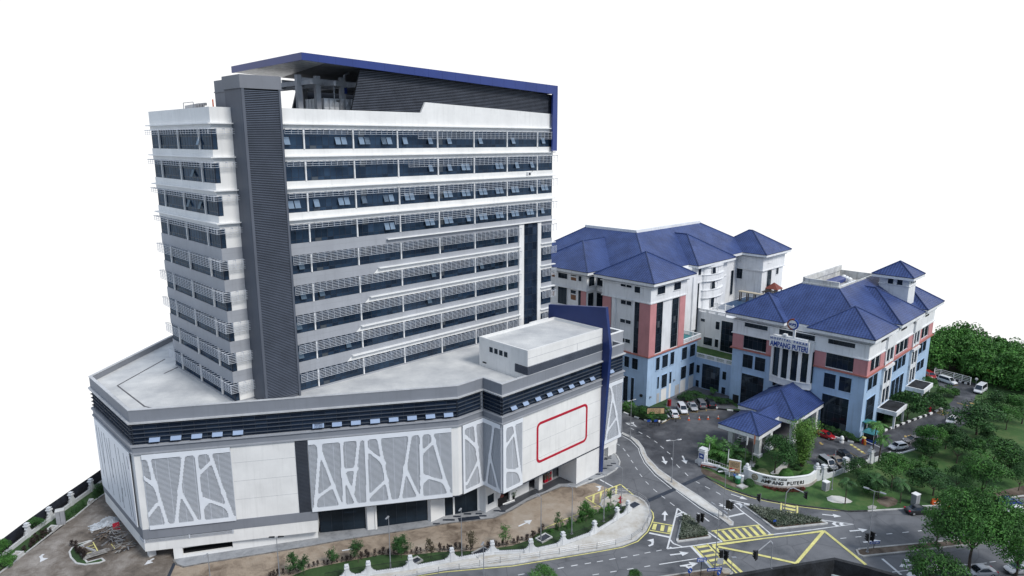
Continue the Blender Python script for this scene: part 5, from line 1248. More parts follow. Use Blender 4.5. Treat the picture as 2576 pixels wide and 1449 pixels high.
# long white lines
MK.line(Z9.l([(1105, 38), (1195, 88), (1272, 168), (1287, 222), (1332, 315), (1440, 440), (1612, 578)]), .16)
MK.line(Z9.l([(1650, 590), (1890, 770), (2085, 882)]), .2); MK.line(Z9.l([(885, 480), (1015, 552)]), .3)
MK.line(Z9.l([(1665, 770), (1610, 990), (1562, 1178)]), .28); MK.line(Z9.l([(1665, 770), (1880, 945), (2115, 1105)]), .28); MK.line(Z9.l([(2115, 1105), (1800, 1150), (1562, 1178)]), .28)
MK.line(Z9.l([(1650, 838), (1720, 808), (1785, 848)]), .35); MK.line(Z9.l([(1650, 858), (1700, 835), (1715, 846)]), .3); MK.line(Z9.l([(1590, 1085), (1625, 1125), (1720, 1160)]), .28)
MK.line(Z9.l([(1585, 1160), (1620, 1175)]), .3)
MK.line(Z9.l([(1380, 1018), (1590, 1062)]), .45); MK.line(Z9.l([(2155, 860), (2335, 820)]), .45)
MK.line(Z9.l([(2185, 683), (2300, 790), (2500, 940), (2600, 1025)]), .25); MK.line(Z9.l([(2185, 683), (2420, 735)]), .25)
MK.poly(Z9.l([(2240, 715), (2290, 712), (2330, 740), (2300, 770), (2290, 742), (2255, 722)])); MK.poly(Z9.l([(2330, 715), (2420, 738), (2400, 750), (2340, 735)]))
MK.line(Z9.l([(2576, 1030)]) + Z10.l([(55, 1032), (450, 985), (855, 930), (560, 890), (450, 872)]), .25)
MK.poly(Z10.l([(640, 925), (665, 905), (690, 912), (678, 930), (715, 945), (690, 952)])); MK.poly(Z10.l([(712, 928), (735, 910), (765, 920), (745, 930), (775, 938), (740, 945)]))
MK.line(Z9.l([(1480, 1335), (1900, 1270)]), .2); MK.line(Z9.l([(1800, 1150), (2005, 1370)]), .45); MK.line(H8.l([(-600, 1520), (0, 1430), (780, 1312), (1000, 1275)]), .22)
MK.line(Z10.l([(912, 1175), (1750, 1098), (2700, 1005)]), .25); MK.line(Z10.l([(1150, 1278), (1340, 1440)]), .4); MK.line(Z10.l([(1250, 1412), (1500, 1385), (2200, 1320)]), .16)
# dashes
MK.dashes([(Z9.g(x0, y0), Z9.g(x1, y1)) for x0, y0, x1, y1 in ((60, 1442, 125, 1430), (200, 1416, 265, 1405), (332, 1392, 396, 1381), (460, 1376, 522, 1365), (594, 1352, 660, 1340), (732, 1330, 794, 1319), (855, 1309, 915, 1299), (977, 1287, 1040, 1275), (1096, 1269, 1160, 1258), (1218, 1247, 1280, 1236), (1334, 1222, 1393, 1211), (1452, 1201, 1506, 1190),
    (810, 1442, 875, 1431), (988, 1413, 1052, 1402), (1158, 1386, 1222, 1375), (1330, 1359, 1390, 1349))], .17)
MK.dashes([(Z9.g(x0, y0), Z9.g(x1, y1)) for x0, y0, x1, y1 in ((1275, 0, 1310, 20), (1355, 40, 1390, 62), (1432, 90, 1462, 112), (1493, 142, 1527, 168), (1560, 200, 1592, 224), (1602, 260, 1615, 285), (1655, 330, 1688, 364), (1740, 412, 1772, 445), (1850, 500, 1888, 520), (1943, 550, 1992, 576), (2053, 605, 2098, 632),
    (1047, 118, 1085, 137), (1117, 165, 1140, 195), (1157, 222, 1180, 250), (1198, 286, 1220, 315), (1240, 355, 1262, 383), (1285, 424, 1310, 455), (1345, 500, 1375, 530), (1420, 575, 1460, 607), (1505, 645, 1540, 670), (1590, 712, 1635, 745))], .16)
MK.dashes([(H6.g(x0, y0), H6.g(x1, y1)) for x0, y0, x1, y1 in ((665, 830, 715, 855), (785, 887, 840, 916), (905, 945, 960, 980))], .16)
MK.dashes([(Z10.g(x0, y0), Z10.g(x1, y1)) for x0, y0, x1, y1 in ((728, 1075, 788, 1068), (880, 1060, 938, 1054), (1060, 1043, 1092, 1039), (1190, 1030, 1250, 1024), (1352, 1015, 1415, 1008), (1508, 1000, 1560, 994), (1925, 1340, 1990, 1334), (2230, 1312, 2290, 1305), (2400, 1295, 2460, 1288))], .17)
# arrows
MK.arrow(Z9.g(1590, 1240), Z9.g(1778, 1218), .32, 1.3); MK.arrow(Z9.g(1535, 895), Z9.g(1540, 795), .3, 1.15); MK.arrow(Z9.g(1982, 902), Z9.g(1862, 812), .3, 1.1)
MK.arrow(Z9.g(1515, 250), Z9.g(1548, 328), .35, 1.3); MK.arrow(Z9.g(1715, 242), Z9.g(1752, 322), .35, 1.3); MK.arrow(Z9.g(2205, 628), Z9.g(2372, 684), .26, 1.1)
MK.arrow(Z9.g(2085, 720), Z9.g(2205, 798), .28, 1.1); MK.curve(Z9.l([(2100, 745), (2120, 730), (2090, 745), (2078, 745)]), .9, .25, .8)
MK.curve(Z9.l([(1375, 1150), (1412, 1135), (1415, 1110), (1400, 1095), (1358, 1092)]), 1.2, .35); MK.curve(Z9.l([(868, 595), (885, 575), (875, 555), (838, 547)]), 1.2, .35)
MK.arrow(Z9.g(1690, 1352), Z9.g(1872, 1322), .3, 1.3); MK.curve(Z9.l([(1700, 1350), (1760, 1352), (1790, 1370), (1812, 1398)]), 1.2, .3)
MK.arrow(Z9.g(65, 952), Z9.g(202, 888), .32, 1.5); MK.poly(Z8.l([(863, 1192), (985, 1172), (990, 1182), (868, 1203)]))
MK.arrow(Z10.g(545, 832), Z10.g(738, 852), .3, 1.2); MK.arrow(Z10.g(820, 1000), Z10.g(1002, 985), .32, 1.3); MK.arrow(Z10.g(957, 1112), Z10.g(1136, 1096), .32, 1.3)
MK.arrow(Z10.g(1475, 1335), Z10.g(1320, 1358), .3, 1.4); MK.arrow(Z10.g(1470, 1330), Z10.g(1368, 1278), .3, 1.3)
MK.curve(Z7.l([(440, 1232), (410, 1255), (425, 1280), (450, 1282), (490, 1272)]), 1.3, .4); MK.curve(Z7.l([(1550, 1275), (1510, 1298), (1490, 1320), (1452, 1342)]), 1.3, .38)
MK.line(H6.l([(590, 750), (700, 765), (750, 808), (640, 780), (590, 750)]), .3); MK.line(H6.l([(660, 748), (705, 745), (700, 765)]), .3)
# yellow crossings
def zebra(e0, e1, bars, m=YELLOW, w=.28):
    MK.line(e0, w, m, 'crossing_edge'); MK.line(e1, w, m, 'crossing_edge')
    for b in bars: MK.poly(b, m, 'crossing_bar')
zebra(H8.l([(795, 553), (1290, 480), (1770, 428)]), H8.l([(1030, 755), (1500, 690), (2045, 620)]),
      [H8.l([(842 + 139 * i, 562 - 18 * i), (902 + 139 * i, 555 - 18 * i), (1090 + 136 * i, 738 - 19.5 * i), (1020 + 136 * i, 748 - 19.5 * i)]) for i in range(7)])
zebra(H8.l([(430, 850), (830, 1285)]), H8.l([(705, 808), (900, 1010), (1300, 1398)]),
      [H8.l([(480 + 84 * i, 860 + 90 * i), (700 + 88 * i, 828 + 86 * i), (735 + 88 * i, 866 + 86 * i), (518 + 84 * i, 902 + 90 * i)]) for i in range(5)])
zebra(Z9.l([(1415, 910), (1620, 945)]), Z9.l([(1385, 992), (1600, 1030)]),
      [Z9.l([(1425, 925), (1460, 930), (1445, 988), (1405, 982)]), Z9.l([(1500, 938), (1538, 944), (1525, 1003), (1490, 997)]), Z9.l([(1575, 952), (1612, 958), (1598, 1018), (1560, 1012)])])
zebra(Z10.l([(135, 715), (128, 815)]), Z10.l([(295, 742), (295, 840)]), [Z10.l([(155, 725 + 34 * i), (278, 748 + 34 * i), (275, 768 + 34 * i), (150, 742 + 34 * i)]) for i in range(3)])
# yellow box junction
for pts, w in ((H8.l([(810, 838), (1100, 800), (2576, 605)]) + Z10.l([(0, 1075), (560, 1000)]), .55), (Z10.l([(560, 995), (985, 1340)]), .5), (Z10.l([(560, 1000), (290, 1318)]), .5),
               (H8.l([(930, 868), (1700, 1020), (2470, 1195)]) + Z10.l([(290, 1318)]), .5), (H8.l([(830, 850), (1100, 1110), (1400, 1380)]), .55)):
    MK.line(pts, w, YELLOW, 'box_junction_line')
# yellow hatched triangle and bays in the yard
MK.line(Z9.l([(740, 665), (1092, 530)]), .28, YELLOW, 'hatch_line'); MK.line(Z9.l([(1092, 530), (1290, 695)]), .28, YELLOW, 'hatch_line'); MK.line(Z9.l([(740, 665), (850, 735)]), .28, YELLOW, 'hatch_line')
for q in ([(812, 640), (835, 630), (825, 715), (805, 702)], [(885, 612), (908, 602), (902, 685), (882, 718)], [(962, 580), (985, 572), (980, 670), (960, 685)], [(1040, 552), (1060, 545), (1055, 650), (1038, 655)]):
    MK.poly(Z9.l(q), YELLOW, 'hatch_bar')
MK.line(Z9.l([(330, 970), (600, 855), (690, 818)]), .18, YELLOW, 'bay_line'); MK.line(Z9.l([(612, 862), (672, 905)]), .18, YELLOW, 'bay_line'); MK.line(Z9.l([(820, 758), (865, 745), (918, 778)]), .18, YELLOW, 'bay_line')
MK.line(Y1.l([(1405, 1145), (1480, 1285)]), .15, YELLOW, 'bay_line')
for a, b in (((1420, 1180), (1280, 1230)), ((1445, 1215), (1340, 1255)), ((1465, 1265), (1280, 1330))): MK.line([Y1.g(*a), Y1.g(*b)], .12, YELLOW, 'bay_line')
MK.line(Y1.l([(1680, 1170), (1745, 1260)]), .12, YELLOW, 'bay_line'); MK.line(Y1.l([(1590, 1040), (1620, 1070)]), .12, YELLOW, 'bay_line')
# parking bays of the forecourt
DY = mat('faded_yellow_paint', (.42, .30, .11), .8, .2, 1.5, fine=.2)
for pts in ([(1270, 690), (1415, 690), (1395, 640)], [(1400, 633), (1540, 632), (1515, 590)], [(1560, 592), (1672, 592), (1660, 565)], [(1660, 573), (1812, 573), (1790, 530)], [(1810, 555), (1955, 557)]): MK.line(H6.l(pts), .14, DY, 'bay_line')
MK.line(H6.l([(1130, 765), (1260, 690)]), .12, DY, 'bay_line'); MK.line(H9.l([(960, 760), (1010, 745), (1170, 840)]), .14, DY, 'bay_line'); MK.line(H9.l([(985, 785), (1100, 835)]), .12, DY, 'bay_line'); MK.line(H9.l([(730, 1100), (770, 1130), (850, 1095)]), .12, DY, 'bay_line')
for l in ([(1435, 1215), (1510, 1185), (1605, 1212), (1520, 1248), (1435, 1215)], [(1510, 1185), (1520, 1248)], [(1435, 1215), (1605, 1212)]): MK.line(H5.l(l), .14, DY, 'box_marking')
MK.arrow(H9.g(2250, 390), H9.g(2090, 435), .4, 1.2, m=DY); MK.arrow(H9.g(400, 530), H9.g(450, 590), .4, 1.0, m=DY); MK.arrow(H5.g(1930, 1075), H5.g(1880, 1100), .5, 1.4, m=DY)
MK.line(H5.l([(1700, 1085), (1900, 1135)]), .3, DY, 'speed_hump'); MK.line(H5.l([(1390, 800), (1490, 770)]), .14, DY, 'bay_line'); MK.line(H5.l([(1660, 860), (1720, 855)]), .14, DY, 'bay_line')
mb = MB()
for i in range(8):
    w = H9.g(1035 + i * 35.5, 585 + i * 23.5); mb.lathe([(.35, .03), (.3, .1), (.02, .14)], 10, (w.x, w.y, 0), i % 2)
mb.build('speed_hump', [YELLOW, mat('hump_tan', (.30, .22, .10), .8)], RD)
# ================================================================== TREES AND PLANTS
def leaf_mat(name, dark, light, rough=.55):
    m = bpy.data.materials.new(name); m.use_nodes = True
    nt = m.node_tree; N = nt.nodes; L = nt.links; b = N['Principled BSDF']; b.inputs['Roughness'].default_value = rough
    b.inputs['Specular IOR Level'].default_value = .3
    geo = N.new('ShaderNodeNewGeometry'); oi = N.new('ShaderNodeObjectInfo')
    nz = N.new('ShaderNodeTexNoise'); nz.inputs['Scale'].default_value = .75; nz.inputs['Detail'].default_value = 3
    L.new(geo.outputs['Position'], nz.inputs['Vector'])
    def mth(op, a, v):
        n = N.new('ShaderNodeMath'); n.operation = op; L.new(a, n.inputs[0])
        if isinstance(v, float): n.inputs[1].default_value = v
        else: L.new(v, n.inputs[1])
        return n.outputs[0]
    f = mth('ADD', mth('MULTIPLY', geo.outputs['Random Per Island'], .34), mth('MULTIPLY', nz.outputs[0], 1.15))
    n2 = N.new('ShaderNodeTexNoise'); n2.inputs['Scale'].default_value = .13; n2.inputs['Detail'].default_value = 1; L.new(geo.outputs['Position'], n2.inputs['Vector'])
    f = mth('ADD', f, mth('MULTIPLY', oi.outputs['Random'], .22)); f = mth('ADD', f, mth('MULTIPLY', n2.outputs[0], .5)); f = mth('SUBTRACT', f, .25)
    mr = N.new('ShaderNodeMapRange'); mr.inputs[1].default_value = .42; mr.inputs[2].default_value = 1.25; L.new(f, mr.inputs[0])
    mx = N.new('ShaderNodeMix'); mx.data_type = 'RGBA'; mx.inputs[6].default_value = (*dark, 1); mx.inputs[7].default_value = (*light, 1)
    L.new(mr.outputs[0], mx.inputs[0]); L.new(mx.outputs[2], b.inputs['Base Color'])
    MATS[name] = m; return m
LEAF = leaf_mat('mid_green_leaf', (.010, .036, .010), (.098, .262, .050))
LEAFD = leaf_mat('dark_green_leaf', (.007, .025, .009), (.058, .155, .040))
LEAFL = leaf_mat('light_bamboo_leaf', (.05, .13, .022), (.22, .40, .085))
LEAFB = leaf_mat('brown_green_leaf', (.03, .028, .014), (.10, .085, .045))
LEAFR = leaf_mat('reddish_hedge_leaf', (.014, .010, .010), (.045, .030, .024))
LEAFP = leaf_mat('grey_lilac_flower_leaf', (.030, .060, .024), (.21, .23, .185))
LEAFV = leaf_mat('variegated_leaf', (.06, .10, .03), (.26, .27, .15))
def add_leaf(mb, c, nrm, s, rng):
    n = Vector(nrm); n = (n.normalized() + Vector((rng.uniform(-.5, .5), rng.uniform(-.5, .5), rng.uniform(-.3, .4)))).normalized()
    u = n.orthogonal().normalized(); v = n.cross(u); a = rng.uniform(0, 6.28)
    u, v = u * math.cos(a) + v * math.sin(a), v * math.cos(a) - u * math.sin(a)
    l, w = s * rng.uniform(.75, 1.3), s * rng.uniform(.38, .62); c = Vector(c); dr = n * (-.18 * l)
    mb.poly([c - u * l * .5 + dr, c + v * w * .5 - u * l * .05, c + u * l * .5 + dr, c - v * w * .5 + u * l * .05])
def crown(mb, o, rx, rz, lumps, leaves, s, rng, flat=.0, ry=None):
    """lumpy crown: leaf sheets spread through clumps set round an ellipsoid, with gaps between the clumps"""
    ry = ry or rx; o = Vector(o); cl = []
    for i in range(lumps):
        t = rng.uniform(0, 6.283); z = rng.uniform(-.55, 1.0); r = math.sqrt(max(0, 1 - z * z)); k = rng.uniform(.55, .92)
        cl.append((o + Vector((rx * r * math.cos(t) * k, ry * r * math.sin(t) * k, rz * z * k * (1 - flat))), rng.uniform(.30, .50)))
    cl.append((o, .72))
    per = leaves // len(cl)
    for c, k in cl:
        R = k * rx
        for j in range(per):
            t = rng.uniform(0, 6.283); z = rng.uniform(-.5, 1); r = math.sqrt(1 - z * z); d = Vector((r * math.cos(t), r * math.sin(t), z))
            p = c + Vector((d.x * R, d.y * R, d.z * R * min(1.0, rz / rx * 1.1))) * rng.uniform(.72, 1.08)
            add_leaf(mb, p, d + Vector((0, 0, .15)), s, rng)
def trunk_mesh(h, r, limbs, spread, rng, top=None):
    mb = MB(); p = Vector((0, 0, -.05)); k = 4; pr = r * 1.25; pts = [p]
    for i in range(k):
        q = Vector((rng.uniform(-.12, .12) * h * .15, rng.uniform(-.12, .12) * h * .15, h * (i + 1) / k)); nr = r * (1 - .45 * (i + 1) / k)
        mb.tube(p, q, pr, nr, 7, 0, False); p, pr = q, nr; pts.append(q)
    for i in range(limbs):
        t = 6.283 * i / limbs + rng.uniform(-.4, .4); b = pts[rng.choice((3, 4))]; m_ = b + Vector((math.cos(t) * spread * .45, math.sin(t) * spread * .45, spread * .45)); e = b + Vector((math.cos(t) * spread * .9, math.sin(t) * spread * .9, spread * .8))
        mb.tube(b, m_, r * .5, r * .32, 5, 0, False); mb.tube(m_, e, r * .32, r * .1, 5, 0, False)
    return mb
PARK = {}
def tree_proto(key, hc, rx, rz, trunk_h, lumps, leaves, s, m=None, limbs=5, tr=.16, flat=0., name='tree', seed=1, cat='tree', stems=1):
    rng = random.Random(seed); o = empty(name, '', cat, (0, 0, -500)); 
    mb = trunk_mesh(trunk_h, tr, limbs, rx * .7, rng)
    for i in range(1, stems):
        t = trunk_mesh(trunk_h * .95, tr * .8, 2, rx * .6, rng); a = 6.28 * i / stems; n = len(mb.v)
        mb.v += [(x + math.cos(a) * (.25 + z * .14), y + math.sin(a) * (.25 + z * .14), z) for x, y, z in t.v]; mb.f += [tuple(i_ + n for i_ in f) for f in t.f]; mb.m += t.m
    mb.build('trunk', TRUNK, o, smooth=True, off=(0, 0, 0))
    c = MB(); crown(c, (0, 0, hc), rx, rz, lumps, leaves, s, rng, flat); c.build('crown', m or LEAF, o, off=(0, 0, 0))
    PARK[key] = [o, False, rx]
    return o
def plant(key, loc, label, group=None, scale=1., rz=None, zs=None):
    o, used, _ = PARK[key]; rz = random.uniform(0, 6.28) if rz is None else rz
    sc = (scale, scale, scale * (zs or 1))
    if not used:
        PARK[key][1] = True; o.location = (loc[0], loc[1], loc[2] if len(loc) > 2 else 0); o.rotation_euler = (0, 0, rz); o.scale = sc; o['label'] = label
        if group: o['group'] = group
        return o
    return dup(o, (loc[0], loc[1], loc[2] if len(loc) > 2 else 0), rz, label, group, sc)
def fit(base, crop, xl, xr, ytop, grow=1.0):
    """crown radius and tree height from the photo, standing at the ground point base"""
    u0, v = crop.uv(xl, ytop); u1, _ = crop.uv(xr, ytop); d = base.y * CT + H * ST * .8
    return (u1 - u0) / F_ * d / 2 * grow, zat(base, v)
def ptree(key, crop, bx, by, xl, xr, yt, label, group='park trees beside the road'):
    b = crop.g(bx, by); r, h = fit(b, crop, xl, xr, yt, 1.14); o, used, rx = PARK[key]; s = r / rx
    hh = PARK[key + '_h']; return plant(key, b, label, group, s, zs=max(.5, h / (hh * s)))
def proto(key, hc, rx, rz, *a, **k):
    tree_proto(key, hc, rx, rz, *a, **k); PARK[key + '_h'] = hc + rz * 1.05
proto('round', 4.6, 3.6, 2.7, 2.6, 15, 3000, .42, LEAF, seed=3, name='park_tree')
proto('round2', 4.4, 3.6, 2.9, 2.3, 13, 2800, .40, LEAF, seed=8, name='park_tree', stems=2)
proto('darkt', 4.5, 3.6, 2.9, 2.4, 14, 2800, .42, LEAFD, seed=5, name='park_tree')
proto('bush', 1.7, 2.2, 1.5, .6, 10, 1500, .36, LEAF, seed=6, name='bush', cat='bush', limbs=4, tr=.08)
proto('bushd', 1.7, 2.2, 1.5, .6, 10, 1500, .36, LEAFD, seed=7, name='bush', cat='bush', limbs=4, tr=.08)
proto('big', 9.6, 7.2, 4.6, 6.0, 32, 15500, .46, LEAF, seed=11, name='rain_tree', limbs=8, tr=.30, flat=.15)
proto('big2', 9.6, 7.2, 4.4, 5.6, 28, 12500, .46, LEAF, seed=12, name='rain_tree', limbs=7, tr=.28, flat=.1)
# --- big street trees near the lower right corner
g_ = 'large trees along the near road'
ptree('big', Z10, 2010, 1440, 1720, 2440, 575, 'largest spreading street tree with a broad green crown over the silver cars', g_)
ptree('big2', Z10, 2480, 1540, 2080, 2760, 830, 'big street tree cut by the right edge above the second silver car', g_)
ptree('round', Z10, 1690, 1165, 1510, 1900, 780, 'small round tree standing on the brown median strip', None)
ptree('round2', Z10, 1640, 1600, 1455, 1930, 1170, 'low light green tree over the white van at the bottom edge', None)
pt = [('darkt', 900, 470, 790, 1010, 255, 'dark bushy tree against the white wall beside the parked dark car'), ('round', 1240, 560, 1100, 1400, 245, 'rounded tree on the lawn right of the white wall, above a single palm'),
      ('bush', 1560, 440, 1450, 1660, 270, 'rounded light bush on the middle of the lawn'), ('darkt', 1660, 640, 1480, 1860, 390, 'wide dark tree on the lawn above the grey cabinet'),
      ('darkt', 1895, 315, 1790, 2050, 20, 'dark tree with a forked trunk alone on the lawn'), ('bushd', 1590, 235, 1460, 1720, 70, 'dense dark bush on the lawn edge by the driveway'),
      ('round', 2260, 370, 2060, 2460, 80, 'broad light green tree at the right of the lawn'), ('round2', 2150, 590, 1970, 2350, 240, 'full green tree above the big street tree'),
      ('darkt', 1885, 590, 1780, 1990, 330, 'narrow dark tree between two fuller trees on the lawn'), ('darkt', 2520, 590, 2430, 2640, 340, 'dark tree at the right edge above the blue car'),
      ('darkt', 1090, 645, 950, 1230, 430, 'dark tree with low palm leaves over bare soil'), ('bush', 990, 600, 930, 1050, 530, 'small bright bush at the foot of the dark trees'),
      ('round2', 2400, 400, 2300, 2560, 180, 'pale bushy tree half hidden behind the broad one')]
for k, bx, by, xl, xr, yt, lb in pt: ptree(k, Z10, bx, by, xl, xr, yt, lb)
pt = [('round', 400, 660, 205, 480, 280, 'light leaning tree over the cars parked on the driveway'), ('darkt', 560, 560, 390, 690, 270, 'dense tree beside the driveway bend with a dark clipped cone in front'),
      ('darkt', 915, 395, 700, 1200, 20, 'tallest dark tree right of the driveway with a grey hazy crown'), ('round', 1250, 340, 1090, 1340, 60, 'upright green tree right of the tallest dark tree'),
      ('darkt', 960, 660, 860, 1070, 420, 'small dark tree under the tall one on the lawn'), ('round', 1430, 270, 1280, 1600, -40, 'big tree at the right edge where the forest begins'),
      ('darkt', 1120, 210, 960, 1260, -110, 'forest edge tree just behind the tallest dark tree'), ('bushd', 1030, 470, 930, 1130, 340, 'low dark bush below the tallest dark tree'), ('bushd', 1500, 830, 1290, 1640, 680, 'wide low bush at the right edge by the bare patches')]
for k, bx, by, xl, xr, yt, lb in pt: ptree(k, P1, bx, by, xl, xr, yt, lb)
pt = [('bushd', 1050, 1290, 880, 1250, 900, 'tall dark feathery bush below the small canopy'), ('bushd', 1400, 1170, 1250, 1550, 950, 'dark hedge-like bush above the striped kerb'), ('round', 1300, 950, 1220, 1390, 750, 'round tree beside the far side canopy'),
      ('bush', 1580, 1000, 1490, 1700, 870, 'clipped bush at the tip of the parking bed'), ('bush', 1250, 980, 1185, 1330, 885, 'smooth rounded shrub under the round tree'), ('bushd', 760, 1310, 620, 880, 1170, 'dark plants under the near side canopy'), ('bush', 1670, 1000, 1620, 1710, 900, 'small shrub next to the clipped bush')]
for k, bx, by, xl, xr, yt, lb in pt: ptree(k, H5, bx, by, xl, xr, yt, lb, 'bushes beside the hospital side wall')
# hedges and shrubs in the forecourt beds
pt = [(640, 560, 560, 760, 440), (780, 620, 680, 900, 490), (930, 690, 800, 1020, 540), (1070, 720, 960, 1190, 590), (1180, 620, 1130, 1250, 510), (860, 560, 760, 930, 500)]
for i, (bx, by, xl, xr, yt) in enumerate(pt):
    ptree('bushd' if i % 2 else 'bush', H6, bx, by, xl, xr, yt, ('leafy shrub in the bed below the blue corner wall, ' + ('left end', 'next to the lamp post', 'left of the cream sign', 'in front of the cream sign', 'right of the cream sign', 'against the wall')[i]), 'shrubs in the forecourt bed')
pt = [(1500, 410, 1400, 1620, 330, 'low light hedge right behind the white people carrier'), (1600, 380, 1480, 1760, 270, 'high dark shrub against the blue link wall'), (1800, 420, 1680, 1900, 330, 'dark shrub behind the silver cars'), (1950, 450, 1850, 2060, 360, 'dark shrub behind the black car'), (2100, 470, 2000, 2200, 380, 'dark shrub near the doorway'), (2310, 440, 2260, 2350, 390, 'little round shrub by the doorway')]
for bx, by, xl, xr, yt, lb in pt: ptree('bushd', H6, bx, by, xl, xr, yt, lb, 'shrubs behind the forecourt cars')
pt = [(480, 270, 400, 580, 160), (620, 340, 520, 720, 210), (760, 390, 660, 880, 260), (900, 440, 800, 1000, 300), (1020, 500, 930, 1130, 360), (1110, 535, 1040, 1170, 440)]
for i, (bx, by, xl, xr, yt) in enumerate(pt): ptree('bushd', H9, bx, by, xl, xr, yt, 'dark hedge shrub in the row between the red car and the blue corner wall', 'hedge row beside the red car')
# clipped domes and garden shrubs by the sign wall
def dome(crop, bx, by, xl, xr, yt, m, lb, seed):
    b = crop.g(bx, by); r, h = fit(b, crop, xl, xr, yt); rng = random.Random(seed); mb = MB(); h = max(.8, h)
    for i in range(1500):
        t = rng.uniform(0, 6.283); z = rng.uniform(-.05, 1); q = math.sqrt(1 - z * z); d = Vector((q * math.cos(t), q * math.sin(t), z)); add_leaf(mb, (d.x * r * .97, d.y * r * .97, d.z * h * .97), d * 2.2, .2, rng)
    mb.lathe([(r * .93, 0), (r * .9, h * .4), (r * .62, h * .75), (.05, h * .93)], 14)
    o = mb.build('clipped_shrub', m); o.location = (b.x, b.y, 0); tag(o, lb, 'shrub', 'shrubs behind the sign wall')
dome(H7, 2080, 860, 1920, 2260, 620, LEAF, 'left of two clipped green domes behind the curved sign wall', 1)
dome(H7, 2480, 850, 2340, 2620, 660, LEAF, 'right of two clipped green domes behind the curved sign wall', 2)
dome(H7, 1600, 800, 1440, 1770, 630, LEAFV, 'pale variegated shrub behind the emblem end of the sign wall', 3)
dome(H7, 1340, 960, 1230, 1450, 830, LEAFD, 'dark low shrub in front of the emblem end of the sign wall', 4)
dome(H7, 780, 700, 700, 880, 610, LEAFD, 'dark low shrub in front of the white picket wall', 5)
# red flowering edge in front of the sign wall: uncountable low cover
def cover(name, pts, n, s, hgt, m, z0=.12, seed=1, kind='stuff'):
    rng = random.Random(seed); P_ = ccw(xy(pts)); xs = [p[0] for p in P_]; ys = [p[1] for p in P_]; mb = MB(); k = 0
    def inside(x, y):
        c = False
        for (x0, y0), (x1, y1) in zip(P_, P_[1:] + P_[:1]):
            if (y0 > y) != (y1 > y) and x < (x1 - x0) * (y - y0) / (y1 - y0) + x0: c = not c
        return c
    while k < n:
        x, y = rng.uniform(min(xs), max(xs)), rng.uniform(min(ys), max(ys))
        if not inside(x, y): continue
        hh = hgt * rng.uniform(.5, 1.15)
        for j in range(5): add_leaf(mb, (x + rng.gauss(0, s * .45), y + rng.gauss(0, s * .45), z0 + hh * rng.uniform(.25, 1)), (rng.gauss(0, .4), rng.gauss(0, .4), 1), s, rng)
        k += 1
    return tag(mb.build(name, m), kind=kind)
cover('flower_cover', H7.l([(1600, 1000), (1850, 1075), (2150, 1115), (2400, 1095), (2480, 1050), (2440, 1010), (2200, 1045), (1900, 1030), (1650, 975)]), 300, .28, .3, leaf_mat('red_flower_leaf', (.03, .03, .012), (.22, .035, .03)), .05, 3)
cover('flower_cover', Z9.l([(1722, 862), (1768, 866), (1975, 1045), (1690, 1090)]), 900, .34, .75, LEAFP, .14, 4)
cover('flower_cover', Z9.l([(2380, 760)]) + Z10.l([(60, 805), (350, 865), (550, 915), (95, 962), (20, 920)]) + Z9.l([(2500, 860)]), 1250, .34, .75, LEAFP, .14, 5)
# --- palms
def frond(mb, base, az, ln, up, droop, wid, segs=7):
    d = Vector((math.cos(az), math.sin(az), 0)); sd = Vector((-d.y, d.x, 0)); p = Vector(base); el = up; st = ln / segs; prev = p
    for i in range(segs):
        el -= droop / segs; q = prev + (d * math.cos(el) + Vector((0, 0, 1)) * math.sin(el)) * st; t = (i + .5) / segs; w = wid * (math.sin(math.pi * min(1, t * .85 + .12)) + .1)
        for s_ in (-1, 1):
            a = prev + (q - prev) * .1; b = prev + (q - prev) * .8
            mb.poly([a, b, b + sd * s_ * w + (q - prev) * .5 - Vector((0, 0, w * .38)), a + sd * s_ * w * .9 + (q - prev) * .35 - Vector((0, 0, w * .38))])
        prev = q
def palm(loc, h, r, label, lean=(0, 0), n=16, up=1.0, droop=2.0, wid=.42, m=LEAF, tr=.13, group=None, name='palm_tree', seed=0):
    rng = random.Random(seed); o = wthing(name, label, 'palm', (loc[0], loc[1], 0), group); OFF[o.name] = (0, 0, 0)
    mb = MB(); p = Vector((0, 0, -.02)); k = 5
    for i in range(k):
        t = (i + 1) / k; q = Vector((lean[0] * t * t, lean[1] * t * t, h * t)); mb.tube(p, q, tr * (1.2 - .5 * (i / k)), tr * (1.2 - .5 * t), 7, 0, False); p = q
    mb.build('trunk', TRUNK, o, smooth=True)
    c = MB()
    for i in range(n):
        e = up * rng.uniform(-.1, 1.1); frond(c, p, 6.283 * i / n * 1.0 + rng.uniform(-.2, .2), r * rng.uniform(.85, 1.15), e, droop * rng.uniform(.7, 1.2), wid)
    c.build('crown', m, o)
    return o
def ppalm(crop, bx, by, cx, cyy, r, label, **k):
    b = crop.g(bx, by); h = zat(b, crop.uv(cx, cyy)[1]); u, v = crop.uv(cx, cyy); t = gp(u, v, h); return palm(b, h, r, label, (t.x - b.x, t.y - b.y), **k)
ppalm(H9, 1425, 960, 1560, 150, 2.6, 'tall slender palm in front of the guard booth', n=18, seed=1)
ppalm(H9, 1575, 960, 1660, 440, 2.4, 'second shorter slender palm right of the tall one', n=16, seed=2)
gp_ = 'small palms on the roadside lawn'
ppalm(Z10, 775, 725, 795, 500, 1.9, 'small palm rising from the pale bare patch', m=LEAFD, tr=.09, group=gp_, seed=3)
ppalm(Z10, 1330, 715, 1345, 500, 2.0, 'small palm standing on the lawn left of the grey cabinet', m=LEAFD, tr=.09, group=gp_, seed=4)
ppalm(Z10, 1110, 670, 1085, 480, 2.2, 'small palm leaning before the dark tree on the lawn', m=LEAFD, tr=.1, group=gp_, seed=5)
